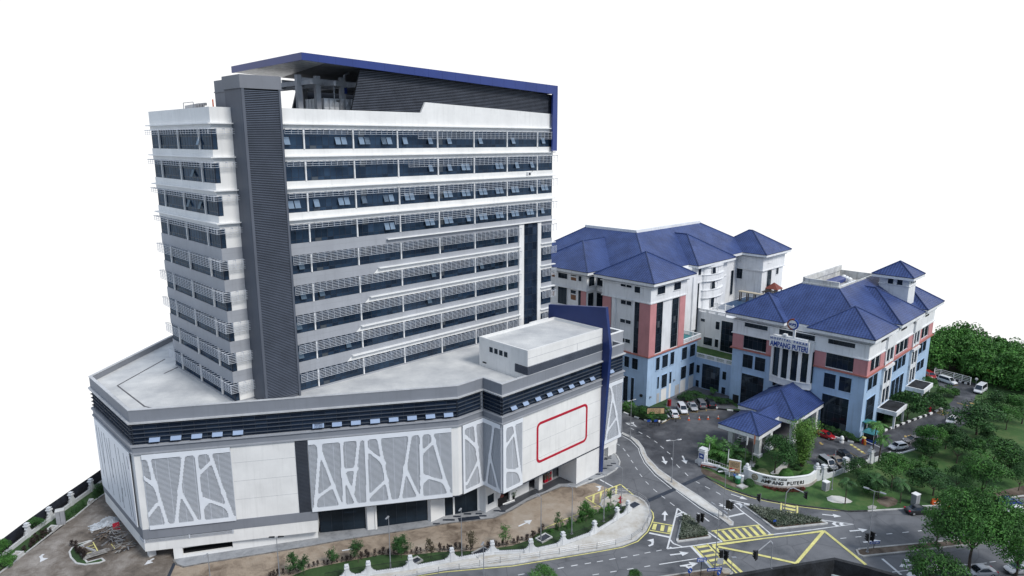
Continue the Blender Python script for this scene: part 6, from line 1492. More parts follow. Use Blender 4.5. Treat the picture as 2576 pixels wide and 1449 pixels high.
ppalm(Z10, 2160, 600, 2170, 400, 2.4, 'small palm under the full green tree', m=LEAFD, tr=.1, group=gp_, seed=6)
ppalm(H6, 1910, 330, 1910, 240, 1.3, 'tiny fan palm beside the dark glass of the link wall', n=14, tr=.06, seed=7)
for bx, by, cx, cyy, r, lb, sd_ in ((700, 420, 660, 250, 3.6, 'left of two broad fan palms behind the white picket wall', 8), (1010, 440, 1010, 300, 3.9, 'right of two broad fan palms behind the white picket wall', 9), (560, 330, 540, 200, 2.6, 'low fan palm closest to the drop-off lane', 10)):
    ppalm(H7, bx, by, cx, cyy, r, lb, n=22, up=1.45, droop=1.1, wid=.62, m=LEAFD if sd_ == 9 else LEAF, tr=.2, group='fan palms behind the white wall', seed=sd_)
# garden trees and bamboo by the porch
ptree('darkt', H7, 1850, 720, 1450, 2060, -60, 'dark multi-stemmed garden tree in front of the porch column', None)
ptree('darkt', H7, 2130, 600, 1960, 2290, 150, 'thin dark garden tree between the porch and the bamboo', None)
for bx, by, xl, xr, yt, lb in ((720, 520, 560, 860, 420, 'dark undergrowth behind the left of the picket wall'), (900, 560, 800, 960, 440, 'dark undergrowth behind the orange notice board'), (1190, 660, 1110, 1290, 560, 'dark clipped plants right of the orange notice board'), (1400, 480, 1260, 1480, 380, 'dark plants below the flag poles'), (600, 430, 500, 700, 330, 'dark plants at the left corner of the garden'), (1480, 620, 1430, 1520, 550, 'small round plant beside the garden path'), (2280, 640, 2200, 2400, 560, 'dark plants at the foot of the bamboo')):
    ptree('bushd', H7, bx, by, xl, xr, yt, lb, 'garden plants behind the picket wall')
def bamboo():
    b = H4.g(1800, 1400); h = zat(b, H4.uv(1900, 720)[1]); rng = random.Random(4)
    o = wthing('bamboo_clump', 'tall light green feathery bamboo clump in front of the porch', 'bamboo', (b.x, b.y, 0)); OFF[o.name] = (0, 0, 0)
    mb, c = MB(), MB()
    for i in range(28):
        t = rng.uniform(0, 6.28); q = rng.uniform(.1, .9); e = Vector((math.cos(t) * 3.8 * q, math.sin(t) * 3.8 * q, h * rng.uniform(.75, 1))); s_ = Vector((math.cos(t) * .5 * q, math.sin(t) * .5 * q, 0)); m_ = s_.lerp(e, .55) + Vector((0, 0, h * .12))
        mb.tube(s_, m_, .05, .04, 5); mb.tube(m_, e, .04, .01, 5)
        for j in range(300):
            f = rng.uniform(.12, 1.05); p = (s_.lerp(m_, f / .55) if f < .55 else m_.lerp(e, (f - .55) / .45)) + Vector((rng.gauss(0, .55), rng.gauss(0, .55), rng.gauss(-.1, .35))); add_leaf(c, p, (rng.gauss(0, .6), rng.gauss(0, .6), .8), .34, rng)
    mb.build('stem', TRUNK, o); c.build('crown', LEAFL, o)
bamboo()
# --- young trees in the yard
def young(crop, bx, by, yt, r, label, dens=700, m=LEAF, s=.24, shape=1.0, seed=0):
    b = crop.g(bx, by); h = zat(b, crop.uv(bx, yt)[1]); rng = random.Random(seed); o = wthing('young_tree', label, 'young tree', (b.x, b.y, .1), 'young trees along the hedge'); OFF[o.name] = (0, 0, 0)
    mb = MB(); mb.tube((0, 0, -.1), (.04, 0, h * .55), .05, .035, 5); mb.tube((.04, 0, h * .55), (0, .03, h * .96), .035, .01, 5); c = MB()
    for i in range(12):
        z = h * rng.uniform(.3, .85); t = rng.uniform(0, 6.28); w = r * (1.1 - z / h) * shape + r * .25; e = Vector((math.cos(t) * w, math.sin(t) * w, z + w * .5)); mb.tube((0, 0, z), e, .02, .006, 4)
        for j in range(dens // 12):
            f = rng.uniform(.15, 1.1); add_leaf(c, Vector((0, 0, z)).lerp(e, f) + Vector((rng.gauss(0, r * .17), rng.gauss(0, r * .17), rng.gauss(0, r * .2))), (rng.gauss(0, .5), rng.gauss(0, .5), .8), s, rng)
    mb.build('trunk', TRUNK, o); c.build('crown', m, o)
for a in ((Z8, 375, 1435, 1225, 1.0, 'slim dark green sapling right of the double lamp post', 900, LEAFD), (Z8, 485, 1440, 1262, 1.0, 'dusty sapling paired with the slim dark one', 700, LEAFD), (Z8, 765, 1345, 1175, 1.0, 'small leafy sapling by the short white line', 700, LEAFD),
          (Z8, 1030, 1320, 1098, 1.25, 'leafy sapling right of the short white line', 1000, LEAFD), (Z8, 1465, 1275, 1045, 1.3, 'dense dark pointed young tree right of the second lamp post', 2400, LEAFD), (Z8, 1762, 1285, 1050, .9, 'bare brown sapling with few leaves', 260, LEAFB),
          (Z8, 2160, 1225, 1000, 1.0, 'browning sapling close to the third lamp post', 420, LEAFB), (Z8, 2510, 1165, 920, 1.0, 'thin bright sapling beside the fence pillar', 420, LEAF), (Z9, 745, 905, 728, 1.35, 'roundest dense young tree at the yellow bay line', 2200, LEAF),
          (Z9, 470, 1000, 800, .8, 'narrow sparse sapling left of the yellow bay line', 350, LEAFD), (Z9, 985, 785, 570, .8, 'thin sapling on the sidewalk by the red hydrant', 260, LEAF)):
    young(*a[:6], dens=a[6], m=a[7], seed=int(a[1]))
# hedge plants, one by one
def hedge_proto(name, m, seed, h=.8, r=.36, n=90):
    rng = random.Random(seed); mb = MB()
    for i in range(n): 
        z = rng.uniform(.05, 1) * h; t = rng.uniform(0, 6.28); q = r * rng.uniform(.2, 1) * (1.15 - .5 * z / h); add_leaf(mb, (math.cos(t) * q, math.sin(t) * q, z), (math.cos(t), math.sin(t), .6), .2, rng)
    return mb.build(name, m)
def hedge(pts, step, pro, z, label, group, jit=.15, cat='hedge plant'):
    first = True; carry = 0
    for a, b in zip(pts, pts[1:]):
        L_ = (b - a).length; t = carry
        while t < L_:
            p = a.lerp(b, t / L_); o = pro if first else pro.copy()
            if not first: COL.objects.link(o)
            first = False
            o.location = (p.x + random.gauss(0, jit), p.y + random.gauss(0, jit), z); o.rotation_euler = (0, 0, random.uniform(0, 6.28)); k = random.uniform(.75, 1.3); o.scale = (k, k, k * random.uniform(.8, 1.25)); tag(o, label, cat, group); t += step
        carry = t - L_
hedge(Z8.l([(130, 1480), (530, 1375), (870, 1303), (1270, 1232), (1560, 1228), (1810, 1198), (2200, 1185)]) , .72, hedge_proto('hedge_plant', LEAFR, 1, .95, .34), .1, 'small dark reddish hedge plant in the row between brown paving and lawn strip', 'reddish hedge plants along the lawn strip')
hedge(Z8.l([(2330, 1170), (2576, 1130)]) + Z9.l([(150, 1088), (250, 1035), (335, 975)]), .72, hedge_proto('hedge_plant', LEAFR, 2, .9, .36), .1, 'small dark hedge plant in the short row left of the yellow bay line', 'hedge plants left of the yellow bay line')
hedge(Z9.l([(350, 1010), (480, 985), (600, 935), (700, 895), (820, 845), (920, 800), (1010, 772), (1100, 765)]), .62, hedge_proto('hedge_plant', LEAF, 3, .8, .45, 120), .1, 'soft green shrub in the row between the yellow bays and the fence', 'green shrubs below the yellow bays', .3, 'shrub')
hedge(Y1.l([(365, 1285), (560, 1130), (785, 975)]), .55, hedge_proto('hedge_plant', LEAFR, 4, 1.0, .45, 110), .03, 'dark hedge plant in the left yard row below the lower pillars', 'hedge row of the left yard, lower part')
hedge(Y1.l([(885, 880), (1100, 720), (1300, 590)]), .55, hedge_proto('hedge_plant', LEAFD, 5, 1.05, .45, 110), .03, 'dark hedge plant in the left yard row above the grey cabin', 'hedge row of the left yard, upper part')
hedge(Y1.l([(1420, 480), (1520, 400), (1605, 350)]), .6, hedge_proto('hedge_plant', LEAFD, 6, 1.7, .7, 260), .03, 'tall leafy hedge plant at the far corner beside the tower', 'tall hedge plants by the far corner')
hedge(Z7.l([(745, 1150), (775, 1200), (815, 1260), (850, 1300)]), .6, hedge_proto('hedge_plant', LEAFR, 7, .9, .4, 110), .13, 'dark hedge plant across the small turning island', 'hedge on the turning island')
ptree('darkt', Y1, 520, 985, 415, 640, 785, 'small round dark tree by the left boundary pillars', None)
ptree('round', Y1, 30, 1400, -70, 150, 1130, 'green tree cut by the left edge of the picture', None)
ptree('bush', Y1, 130, 1480, 10, 240, 1300, 'leafy bush in the bottom left corner', None)
ptree('bush', Y1, 20, 1560, -120, 120, 1380, 'leafy bush right at the bottom left edge', None)
ptree('round2', Z9, 300, 1600, 150, 440, 1380, 'tree top peeping in at the bottom edge of the road', None)
ptree('round', Z9, 1230, 1580, 1165, 1300, 1405, 'small tree top at the bottom edge below the dashed lines', None)
# --- the wood on the right reads as one mass
def forest():
    rng = random.Random(21); mb = MB(); n = 0; near = H5.l([(1290, 700), (1480, 660), (1870, 760), (2100, 860), (2400, 960), (2700, 1050)])
    far = [gp(2325, 916), gp(2380, 908), gp(2440, 903), gp(2500, 912), gp(2580, 922), gp(2800, 938)]
    for i in range(5):
        for j in range(9):
            for k in range(4):
                t = (j + rng.random()) / 9; f = (k + rng.random()) / 4; u = i + t; a = near[i].lerp(near[i + 1], t); b = far[i].lerp(far[i + 1], t)
                
                p = a.lerp(b, .06 + .9 * f); p.z = 0; r = rng.uniform(2.6, 5.2); h = rng.uniform(4.4, 9.4) * (1.15 if u > .5 and u < 2.0 else .9)
                crown(mb, (p.x, p.y, h - r * .6), r, r * rng.uniform(.6, .95), 8, 430, .8, rng); n += 1
    return tag(mb.build('forest', LEAF), kind='stuff')
forest()
# ================================================================== CARS
def car(a, b, style, paint, label, group='parked cars', ln=None, zoff=0.03):
    """a = rear point, b = front point on the ground (only the direction and middle are used)"""
    S = {'sedan': (4.5, 1.75, 1.45), 'hatch': (4.1, 1.74, 1.48), 'mpv': (4.7, 1.8, 1.85), 'suv': (4.5, 1.84, 1.72), 'van': (5.0, 1.9, 2.25)}[style]
    L_, Wd, Ht = S; hw = Wd / 2; mid = (Vector(a) + Vector(b)) / 2; d = Vector(b) - Vector(a); rz = math.atan2(d.y, d.x)
    o = empty(label.split()[0] and ('parked_van' if style == 'van' else 'parked_car'), label, 'van' if style == 'van' else 'car', (mid.x, mid.y, zoff), rz, group); h = L_ / 2
    if style == 'sedan': st = [(-h, .55, .80, .86), (-h + .12, .30, .93, .96), (-h + .85, .26, .98, 1), (-.2, .22, .93, 1), (.75, .22, .92, 1), (h - .9, .24, .84, .98), (h - .25, .28, .72, .92), (h, .42, .60, .78)]; gh = (-h + .75, -h + 1.35, .35, 1.15)
    elif style == 'hatch': st = [(-h, .45, .85, .9), (-h + .1, .30, .98, .97), (-h + .6, .26, .98, 1), (.0, .22, .94, 1), (.8, .22, .92, 1), (h - .7, .24, .82, .97), (h - .2, .28, .70, .9), (h, .42, .58, .78)]; gh = (-h + .08, -h + .55, .35, 1.15)
    elif style in ('mpv', 'suv'): st = [(-h, .45, .95, .93), (-h + .1, .32, 1.06, .98), (-h + .6, .28, 1.06, 1), (.0, .26, 1.03, 1), (1.0, .26, 1.02, 1), (h - .65, .28, .94, .97), (h - .15, .3, .80, .9), (h, .45, .66, .8)]; gh = (-h + .06, -h + .35, .75 if style == 'mpv' else .5, 1.55 if style == 'mpv' else 1.2)
    else: st = [(-h, .45, 1.1, .97), (-h + .1, .32, 1.15, 1), (0, .28, 1.15, 1), (1.5, .28, 1.12, 1), (h - .4, .3, 1.0, .96), (h, .45, .7, .85)]; gh = (-h + .04, -h + .15, 1.3, 1.95)
    mb = MB(); n = 8
    for x, zb, zt, k in st:
        w = hw * k; mb.v += [(x, -w * .88, zb), (x, -w, zb + .18), (x, -w * 1.0, (zb + zt) / 2 + .1), (x, -w * .93, zt), (x, w * .93, zt), (x, w, (zb + zt) / 2 + .1), (x, w, zb + .18), (x, w * .88, zb)]
    for i in range(len(st) - 1):
        for j in range(n):
            k = (j + 1) % n; mb.f.append((i * n + j, i * n + k, (i + 1) * n + k, (i + 1) * n + j)); mb.m.append(0)
    mb.f.append(tuple(range(n))[::-1]); mb.m.append(0); mb.f.append(tuple((len(st) - 1) * n + j for j in range(n))); mb.m.append(0)
    body = mb.build('body', paint, o, smooth=False, off=(0, 0, 0))
    zb = {'sedan': .92, 'hatch': .93, 'mpv': 1.02, 'suv': 1.02, 'van': 1.12}[style]; zr = Ht; x0, x1, x2, x3 = gh; w0, w1 = hw * .90, hw * .74
    B = [(x0, -w0, zb), (x3, -w0, zb), (x3, w0, zb), (x0, w0, zb)]; Tp = [(x1, -w1, zr - .05), (x2, -w1, zr - .05), (x2, w1, zr - .05), (x1, w1, zr - .05)]
    cb = MB(); cb.hexa(B + Tp); cb.hexa([(x1 - .02, -w1 - .02, zr - .06), (x2 + .02, -w1 - .02, zr - .06), (x2 + .02, w1 + .02, zr - .06), (x1 - .02, w1 + .02, zr - .06), (x1 + .15, -w1 * .86, zr), (x2 - .2, -w1 * .86, zr), (x2 - .2, w1 * .86, zr), (x1 + .15, w1 * .86, zr)])
    cb.build('roof', paint, o, off=(0, 0, 0))
    def pane(q, k, nm, out=.012):
        c = sum((Vector(p) for p in q), Vector()) / 4; nr = (Vector(q[1]) - Vector(q[0])).cross(Vector(q[3]) - Vector(q[0])).normalized()
        if nr.dot(c - Vector((0, 0, zb))) < 0: nr = -nr
        MB().poly([c + (Vector(p) - c) * k + nr * out for p in q]).build(nm, CARGLASS, o, off=(0, 0, 0))
    pane([B[1], B[2], Tp[2], Tp[1]], .90, 'windscreen'); pane([B[3], B[0], Tp[0], Tp[3]], .84, 'rear_window')
    for s in (0, 1):
        e = (B[0], B[1], Tp[1], Tp[0]) if s == 0 else (B[2], B[3], Tp[3], Tp[2]); pane(e, .86, 'side_window')
    pl = MB()
    for y in (-1, 1):
        xm = (x0 + x3) / 2 - .05; pl.hexa([(xm - .05, y * (w0 + .005), zb), (xm + .05, y * (w0 + .005), zb), (xm + .05, y * w0 * .98, zb), (xm - .05, y * w0 * .98, zb), (xm - .05, y * (w1 + .022), zr - .08), (xm + .05, y * (w1 + .022), zr - .08), (xm + .05, y * w1, zr - .08), (xm - .05, y * w1, zr - .08)])
    pl.build('door_pillar', BLACK, o, off=(0, 0, 0))
    for x in (-h + .85, h - .85):
        for y in (-1, 1):
            w = MB().tube((x, y * (hw - .20), .32), (x, y * (hw + .015), .32), .32, n=16).build('wheel', RUBBER, o, off=(0, 0, 0))
            MB().tube((x, y * (hw + .016), .32), (x, y * (hw + .03), .32), .20, .18, n=10).build('rim', METAL, w, off=(0, 0, 0))
            MB().lathe([(.36, 0), (.36, .01)], 14).f
    for y in (-1, 1):
        zt = .62 if style in ('sedan', 'hatch') else .76
        MB().hexa([(h - .28, y * hw * .50, zt - .06), (h - .02, y * hw * .50, zt - .1), (h - .16, y * hw * .86, zt - .08), (h - .42, y * hw * .90, zt - .04), (h - .28, y * hw * .5, zt + .10), (h - .06, y * hw * .5, zt + .04), (h - .18, y * hw * .84, zt + .08), (h - .44, y * hw * .9, zt + .14)]).build('headlight', LAMPW, o, off=(0, 0, 0))
        MB().box(-h - .015, -h + .22, min(y * hw * .62, y * hw * .93), max(y * hw * .62, y * hw * .93), zt + .14, zt + .32).build('tail_light', RED, o, off=(0, 0, 0))
        MB().box(x3 - .45, x3 - .25, min(y * hw * .95, y * (hw + .16)), max(y * hw * .95, y * (hw + .16)), zb, zb + .15).build('wing_mirror', paint, o, off=(0, 0, 0))
    MB().box(h - .1, h + .02, -hw * .55, hw * .55, .36, .50).build('grille', BLACK, o, off=(0, 0, 0))
    MB().box(-h - .02, -h + .05, -hw * .75, hw * .75, .30, .45).build('bumper', BLACK, o, off=(0, 0, 0))
    MB().box(h - .0, h + .03, -.24, .24, .5, .58).build('number_plate', WHITE2, o, off=(0, 0, 0))
    return o
def paint(n, c, metal=.2, r=.32): return mat(n, c, r, .02, .5, metal=metal, coat=.6)
PW, PS, PSD, PB_, PR, PBL, PG = paint('white_car_paint', (.72, .73, .75), 0), paint('silver_car_paint', (.46, .47, .49), .4), paint('grey_car_paint', (.22, .22, .23), .4), paint('black_car_paint', (.012, .013, .016), 0), paint('red_car_paint', (.34, .015, .02), 0), paint('blue_car_paint', (.02, .05, .25), .1), paint('gold_beige_car_paint', (.36, .31, .25), .4)
hd = (H6.g(1475, 620) - H6.g(1375, 470)).normalized() * 2
def park6(x, y, style, p, lb, flip=False):
    c = H6.g(x, y); car(c - hd * (-1 if flip else 1), c + hd * (-1 if flip else 1), style, p, lb, 'cars parked in front of the blue wall')
park6(1310, 640, 'hatch', PW, 'white hatchback nearest the cream sign, seen from behind', True); park6(1440, 575, 'mpv', PW, 'tall white people carrier parked nose out among the forecourt cars')
park6(1598, 535, 'sedan', PS, 'silver saloon between the white people carrier and the grey one'); park6(1720, 500, 'mpv', PSD, 'grey people carrier left of the black car', True); park6(1860, 490, 'suv', PB_, 'black car at the right end of the forecourt row', True)
gq = 'cars by the white boundary wall'
car(H9.g(420, 930), H9.g(680, 1110), 'mpv', PS, 'silver people carrier nearest the sign wall behind the railing', gq); car(H9.g(640, 890), H9.g(860, 1050), 'sedan', PG, 'beige saloon between silver and dark cars by the white wall', gq); car(H9.g(830, 820), H9.g(1030, 980), 'suv', PB_, 'dark blue-black car right of the beige saloon', gq)
car(H9.g(360, 380), H9.g(640, 480), 'sedan', PR, 'red car parked against the hedge beside the porch', None)
car(H9.g(2140, 640), H9.g(1790, 690), 'hatch', PW, 'white car on the driveway half covered by a leaning tree', None); car(H9.g(2420, 520), H9.g(2140, 540), 'sedan', PSD, 'dark grey car behind the white one on the driveway', None)
car(P1.g(665, 235), P1.g(600, 285), 'hatch', PW, 'white hatchback beside the dark clipped cone tree', None)
car(H5.g(1495, 800), H5.g(1650, 850), 'mpv', PW, 'white car with black bonnet by the far white railing', None); car(H5.g(1290, 720), H5.g(1400, 785), 'suv', PR, 'red pickup-like car at the far corner of the hospital', None); car(H5.g(2060, 900), H5.g(1940, 985), 'van', PW, 'white van facing the road at the far end of the driveway', None)
car(H10.g(225, 195), H10.g(670, 175), 'sedan', PB_, 'black saloon on the road beside the grey cabinet', None)
car(H10.g(1960, 1420), H10.g(1400, 1440), 'sedan', PS, 'silver saloon at the bottom edge under the big tree', None); car(H10.g(2770, 1350), H10.g(2190, 1395), 'sedan', PS, 'silver saloon cut by the bottom right corner', None)
car(H10.g(850, 1530), H10.g(330, 1560), 'van', PW, 'white van roof under the low tree at the bottom edge', None)
car(Z10.g(2290, 740), Z10.g(2540, 725), 'sedan', PBL, 'bright blue saloon near the right edge', None); car(Z10.g(2600, 815), Z10.g(2350, 830), 'sedan', PW, 'white car beside the blue one at the right edge', None)
# ================================================================== LAMPS, SIGNALS, SIGNS
def lamp(crop, bx, by, yt, label, arms=(1,), azim=0., ln=1.5, cat='street lamp', group='street lamps', r=.085, head=None, z0=.0):
    b = crop.g(bx, by); h = zat(b, crop.uv(bx, yt)[1]) - z0; o = empty('street_lamp', label, cat, (b.x, b.y, z0), azim, group)
    mb = MB().tube((0, 0, 0), (0, 0, h), r, r * .55, 8); mb.box(-.2, .2, -.2, .2, 0, .06); mb.tube((0, 0, 0), (0, 0, .9), r * 1.5, r * 1.4, 8); mb.build('pole', POLE, o, off=(0, 0, 0))
    for s in arms:
        MB().tube((0, 0, h - .05), (s * ln, 0, h + .12), .045, .035, 6).build('arm', POLE, o, off=(0, 0, 0))
        hd_ = MB().hexa([(s * ln - .1 * s, -.16, h + .04), (s * (ln + .75), -.13, h + .1), (s * (ln + .75), .13, h + .1), (s * ln - .1 * s, .16, h + .04), (s * ln - .1 * s, -.1, h + .2), (s * (ln + .7), -.07, h + .2), (s * (ln + .7), .07, h + .2), (s * ln - .1 * s, .1, h + .2)]).build('lamp_head', head or METAL, o, off=(0, 0, 0))
        MB().box(min(s * (ln + .1), s * (ln + .6)), max(s * (ln + .1), s * (ln + .6)), -.09, .09, h + .02, h + .06).build('lamp_lens', LAMPW, hd_, off=(0, 0, 0))
    return o
lamp(Z9, 290, 1095, 660, 'single lamp post left of the square pit in the lawn strip', (1,), 2.2, .5, z0=.1); lamp(Z9, 600, 1030, 565, 'single lamp post rising from the lawn strip by the yellow bay line', (1,), 2.2, .5, z0=.1); lamp(Z9, 922, 905, 440, 'single lamp post by the fence just left of the red hydrant', (1,), 2.2, .5, z0=.1)
lamp(Z9, 1095, 790, 362, 'single lamp post on the sidewalk corner right of the red hydrant', (1,), 2.6, .5, z0=.14); lamp(Z9, 1605, 512, 85, 'double armed lamp post in the middle of the curved median', (1, -1), .2, .8, z0=.17); lamp(Z9, 2122, 855, 395, 'double armed lamp post near the tip of the curved median', (1, -1), .2, .8, z0=.17)
lamp(Z9, 2040, 1395, 770, 'tallest double lamp post beside the lower yellow crossing', (1, -1), 2.0, 1.0, z0=.15); lamp(Z10, 998, 1215, 595, 'double lamp post on the brown median tip', (1, -1), 2.4, .9, z0=.15)
lamp(Z8, 2072, 1285, 775, 'lamp post with round head in front of the glass shop entrance', (1,), -1.9, .1, z0=.1); lamp(Z8, 1355, 1388, 855, 'lamp post with round head in front of the wide dark shop window', (1,), -1.9, .1, z0=.1); lamp(Z8, 2293, 1560, 1115, 'lamp post with two stacked heads on the roadside pavement', (1,), -1.9, .1, z0=.14)
lamp(Z8, 240, 1500, 1062, 'lamp post with twin black floodlights in the yard corner', (1, -1), .1, .35, head=BLACK, z0=.1); lamp(Z7, 2125, 1560, 1232, 'short lamp post with round head at the bottom left pavement', (1,), -1.9, .1)
lamp(H6, 655, 978, 412, 'slim lamp post at the near end of the curved median beside the podium', (1, -1), .5, .4, z0=.17)
o = lamp(Z10, 641, 578, 185, 'bare silver pole without lamp on the lawn by the white wall', (), 0, cat='pole', group=None); o.name = 'utility_pole'
lamp(H5, 1485, 915, 822, 'short black garden lamp in the parking bed', (), 0, cat='garden lamp', group=None, r=.05)
def globe_lamp(crop, bx, by, yt, lb):
    b = crop.g(bx, by); h = zat(b, crop.uv(bx, yt)[1]); o = empty('globe_lamp', lb, 'globe lamp', (b.x, b.y, 0), 0, 'globe lamps by the wood'); MB().tube((0, 0, 0), (0, 0, h), .06, .05, 6).build('pole', POLE, o, off=(0, 0, 0)); MB().lathe([(.02, h), (.3, h + .1), (.4, h + .38), (.3, h + .66), (.02, h + .78)], 12).build('globe', LAMPW, o, True, off=(0, 0, 0))
globe_lamp(H5, 1410, 720, 635, 'white globe lamp by the red car at the far corner'); globe_lamp(H5, 1945, 850, 790, 'white globe lamp beside the white van')
def signal(crop, bx, by, heads, label, z0=.15, azims=(0.,), arm=None):
    b = crop.g(bx, by); o = empty('traffic_light', label, 'traffic light', (b.x, b.y, z0), 0, 'traffic lights of the junction'); hs = max(zat(b, crop.uv(bx, y)[1]) for x, y in heads); mb = MB().tube((0, 0, 0), (0, 0, hs + .6), .075, .065, 8); mb.build('pole', METAL, o, off=(0, 0, 0))
    for (x, y), az in zip(heads, azims):
        z = zat(b, crop.uv(x, y)[1]) - z0; dx = (crop.uv(x, y)[0] - crop.uv(bx, y)[0]) / F_ * (b.y * CT + (H - z) * ST); c, s = math.cos(az), math.sin(az); hm = MB(); hm.box(-.14, .14, -.21, .21, -.62, .62); hm.box(-.19, -.14, -.36, .36, -.78, .78)
        for k in (-1, 0, 1): hm.hexa([(.14, -.17, k * .4 - .1), (.4, -.15, k * .4 + .06), (.4, .15, k * .4 + .06), (.14, .17, k * .4 - .1), (.14, -.17, k * .4 + .18), (.42, -.12, k * .4 + .14), (.42, .12, k * .4 + .14), (.14, .17, k * .4 + .18)])
        hm.v = [(px * c - py * s + dx, px * s + py * c, pz + z) for px, py, pz in hm.v]; h_ = hm.build('signal_head', BLACK, o, off=(0, 0, 0))
        lm = MB()
        for k, col in ((-1, 1), (0, 0), (1, 2)): lm.tube((.14, 0, k * .4), (.165, 0, k * .4), .12, n=10, m=col)
        lm.v = [(px * c - py * s + dx, px * s + py * c, pz + z) for px, py, pz in lm.v]; lm.build('signal_lens', [mat('amber_lens', (.12, .06, .01), .3), mat('green_lens', (.01, .10, .05), .3), mat('red_lens', (.16, .01, .01), .3)], h_, off=(0, 0, 0))
        MB().tube((0, 0, z), (dx, 0, z), .035, n=5).build('bracket', METAL, o, off=(0, 0, 0))
    return o
signal(Z9, 1885, 985, [(1870, 865), (1908, 858)], 'twin headed traffic light on the triangular flower island', azims=(2.4, .6)); signal(Z9, 2172, 888, [(2162, 725), (2198, 740)], 'twin headed traffic light at the tip of the curved median', azims=(1.2, -.4))
signal(Z9, 2490, 800, [(2475, 660)], 'single traffic light at the far corner of the long flower island', azims=(2.6,)); signal(Z10, 1003, 1210, [(985, 1058), (1035, 1048)], 'twin headed traffic light in front of the lamp on the brown median', azims=(2.6, .4)); signal(Z9, 2112, 1405, [(2095, 1232), (2145, 1238)], 'twin headed traffic light beside the lower yellow crossing', azims=(2.2, .5))
def arm_signal(b, h, pts, hz, label, az):
    o = wthing('traffic_light', label, 'traffic light', (b.x, b.y, .1), 'overhead traffic lights'); mb = MB().path([Vector(p) for p in pts], .085, 8); mb.build('pole', METAL, o); e = Vector(pts[-1]); hm = MB(); hm.box(-.14, .14, -.2, .2, -.6, .6); hm.box(-.18, -.14, -.33, .33, -.75, .75)
    for k in (-1, 0, 1): hm.hexa([(.14, -.17, k * .4 - .1), (.4, -.15, k * .4 + .06), (.4, .15, k * .4 + .06), (.14, .17, k * .4 - .1), (.14, -.17, k * .4 + .18), (.42, -.12, k * .4 + .14), (.42, .12, k * .4 + .14), (.14, .17, k * .4 + .18)])
    c, s = math.cos(az), math.sin(az); hm.v = [(px * c - py * s + e.x, px * s + py * c + e.y, pz + e.z - .3) for px, py, pz in hm.v]; hm.build('signal_head', BLACK, o)
b = Z10.g(158, 850); h = zat(b, Z10.uv(190, 560)[1]); e = gp(*Z10.uv(385, 620), h - .8)
arm_signal(b, h, [(b.x, b.y, .1), (b.x + .1, b.y, h - 1.0), (b.x + .6, b.y, h - .2), (b.x + 1.2, b.y - .05, h), (e.x, e.y, h - .8)], h, 'grey arched traffic light reaching over the slip road to the lawn side', 2.8)
b = gp(*H8.uv(1960, 1560), .0); e = gp(*H8.uv(1690, 960), 7.4)
arm_signal(b, 8, [(b.x, b.y, .1), (b.x, b.y, 6.2), (b.x - .2, b.y + .3, 6.5), (e.x, e.y, 7.2)], 7.2, 'white armed traffic light leaning in from behind the black rooftop', 2.3)
def plate_sign(crop, bx, by, yt, yb, w, m, label, name='street_sign', cat='street sign', az=0., z0=.15, lines=0, post=BLACK, group=None, board=None, side=0.):
    b = crop.g(bx, by); zt = zat(b, crop.uv(bx, yt)[1]) - z0; zb = zat(b, crop.uv(bx, yb)[1]) - z0; o = empty(name, label, cat, (b.x, b.y, z0), az, group); MB().tube((0, 0, 0), (0, 0, zt - .05), .05, n=6).build('post', post, o, off=(0, 0, 0)); pb = MB().box(-w / 2 + side, w / 2 + side, -.12, -.05, zb, zt).build('sign_plate', m, o, off=(0, 0, 0)); 
    return o, pb, zb, zt
def glyph_rows(par, x0, x1, y, z0, z1, rows, m, seed=1):
    """rows of small raised marks for lettering too small to be read in the photo"""
    rng = random.Random(seed); mb = MB(); hgt = (z1 - z0) / rows
    for r in range(rows):
        z = z1 - (r + .78) * hgt; x = x0
        while x < x1 - .05:
            w = rng.uniform(.4, 1.0) * hgt * .5; mb.box(x, min(x + w, x1), y - .012, y, z, z + hgt * rng.uniform(.42, .6)); x += w + hgt * rng.choice((.14, .14, .45))
    return mb.build('sign_lettering', m, par, off=(0, 0, 0))
o, pb, zb, zt = plate_sign(Z9, 1895, 1500, 1262, 1300, 1.5, SIGNBLUE, 'blue street name sign on a black post below the lower crossing', az=.15); glyph_rows(pb, -.65, .65, -.12, zb + .05, zt - .05, 2, WHITE2, 1)
o, pb, zb, zt = plate_sign(Z9, 2030, 1460, 1366, 1392, 2.3, SIGNBLUE, 'wide blue street name sign low at the foot of the tallest lamp post', az=.15); glyph_rows(pb, -1.0, 1.0, -.12, zb + .05, zt - .05, 1, WHITE2, 2)
o, pb, zb, zt = plate_sign(Z10, 1062, 1180, 1098, 1122, 1.6, SIGNBLUE, 'blue street name sign on the brown median', az=.1); glyph_rows(pb, -.7, .7, -.12, zb + .04, zt - .04, 1, WHITE2, 3)
o, pb, zb, zt = plate_sign(Z9, 2085, 1430, 1268, 1325, .9, mat('sign_back_grey', (.45, .46, .47), .5), 'grey back of a sign board right of the lower crossing', post=METAL)
o, pb, zb, zt = plate_sign(H8, 2050, 460, 315, 352, .55, SIGNBLUE, 'little blue sign on the long flower island', az=.3)
def round_sign(crop, bx, by, cy, m, label):
    b = crop.g(bx, by); z = zat(b, crop.uv(bx, cy)[1]) - .15; o = empty('round_sign', label, 'road sign', (b.x, b.y, .15), .5, 'round blue road signs'); MB().tube((0, 0, 0), (0, 0, z), .045, n=6).build('post', BLACK, o, off=(0, 0, 0)); MB().tube((0, -.1, z), (0, -.05, z), .42, n=20).build('sign_disc', m, o, off=(0, 0, 0)); MB().bar((-.12, -.115, z + .2), (.15, -.115, z - .2), .02, .09).build('sign_symbol', WHITE2, o, off=(0, 0, 0))
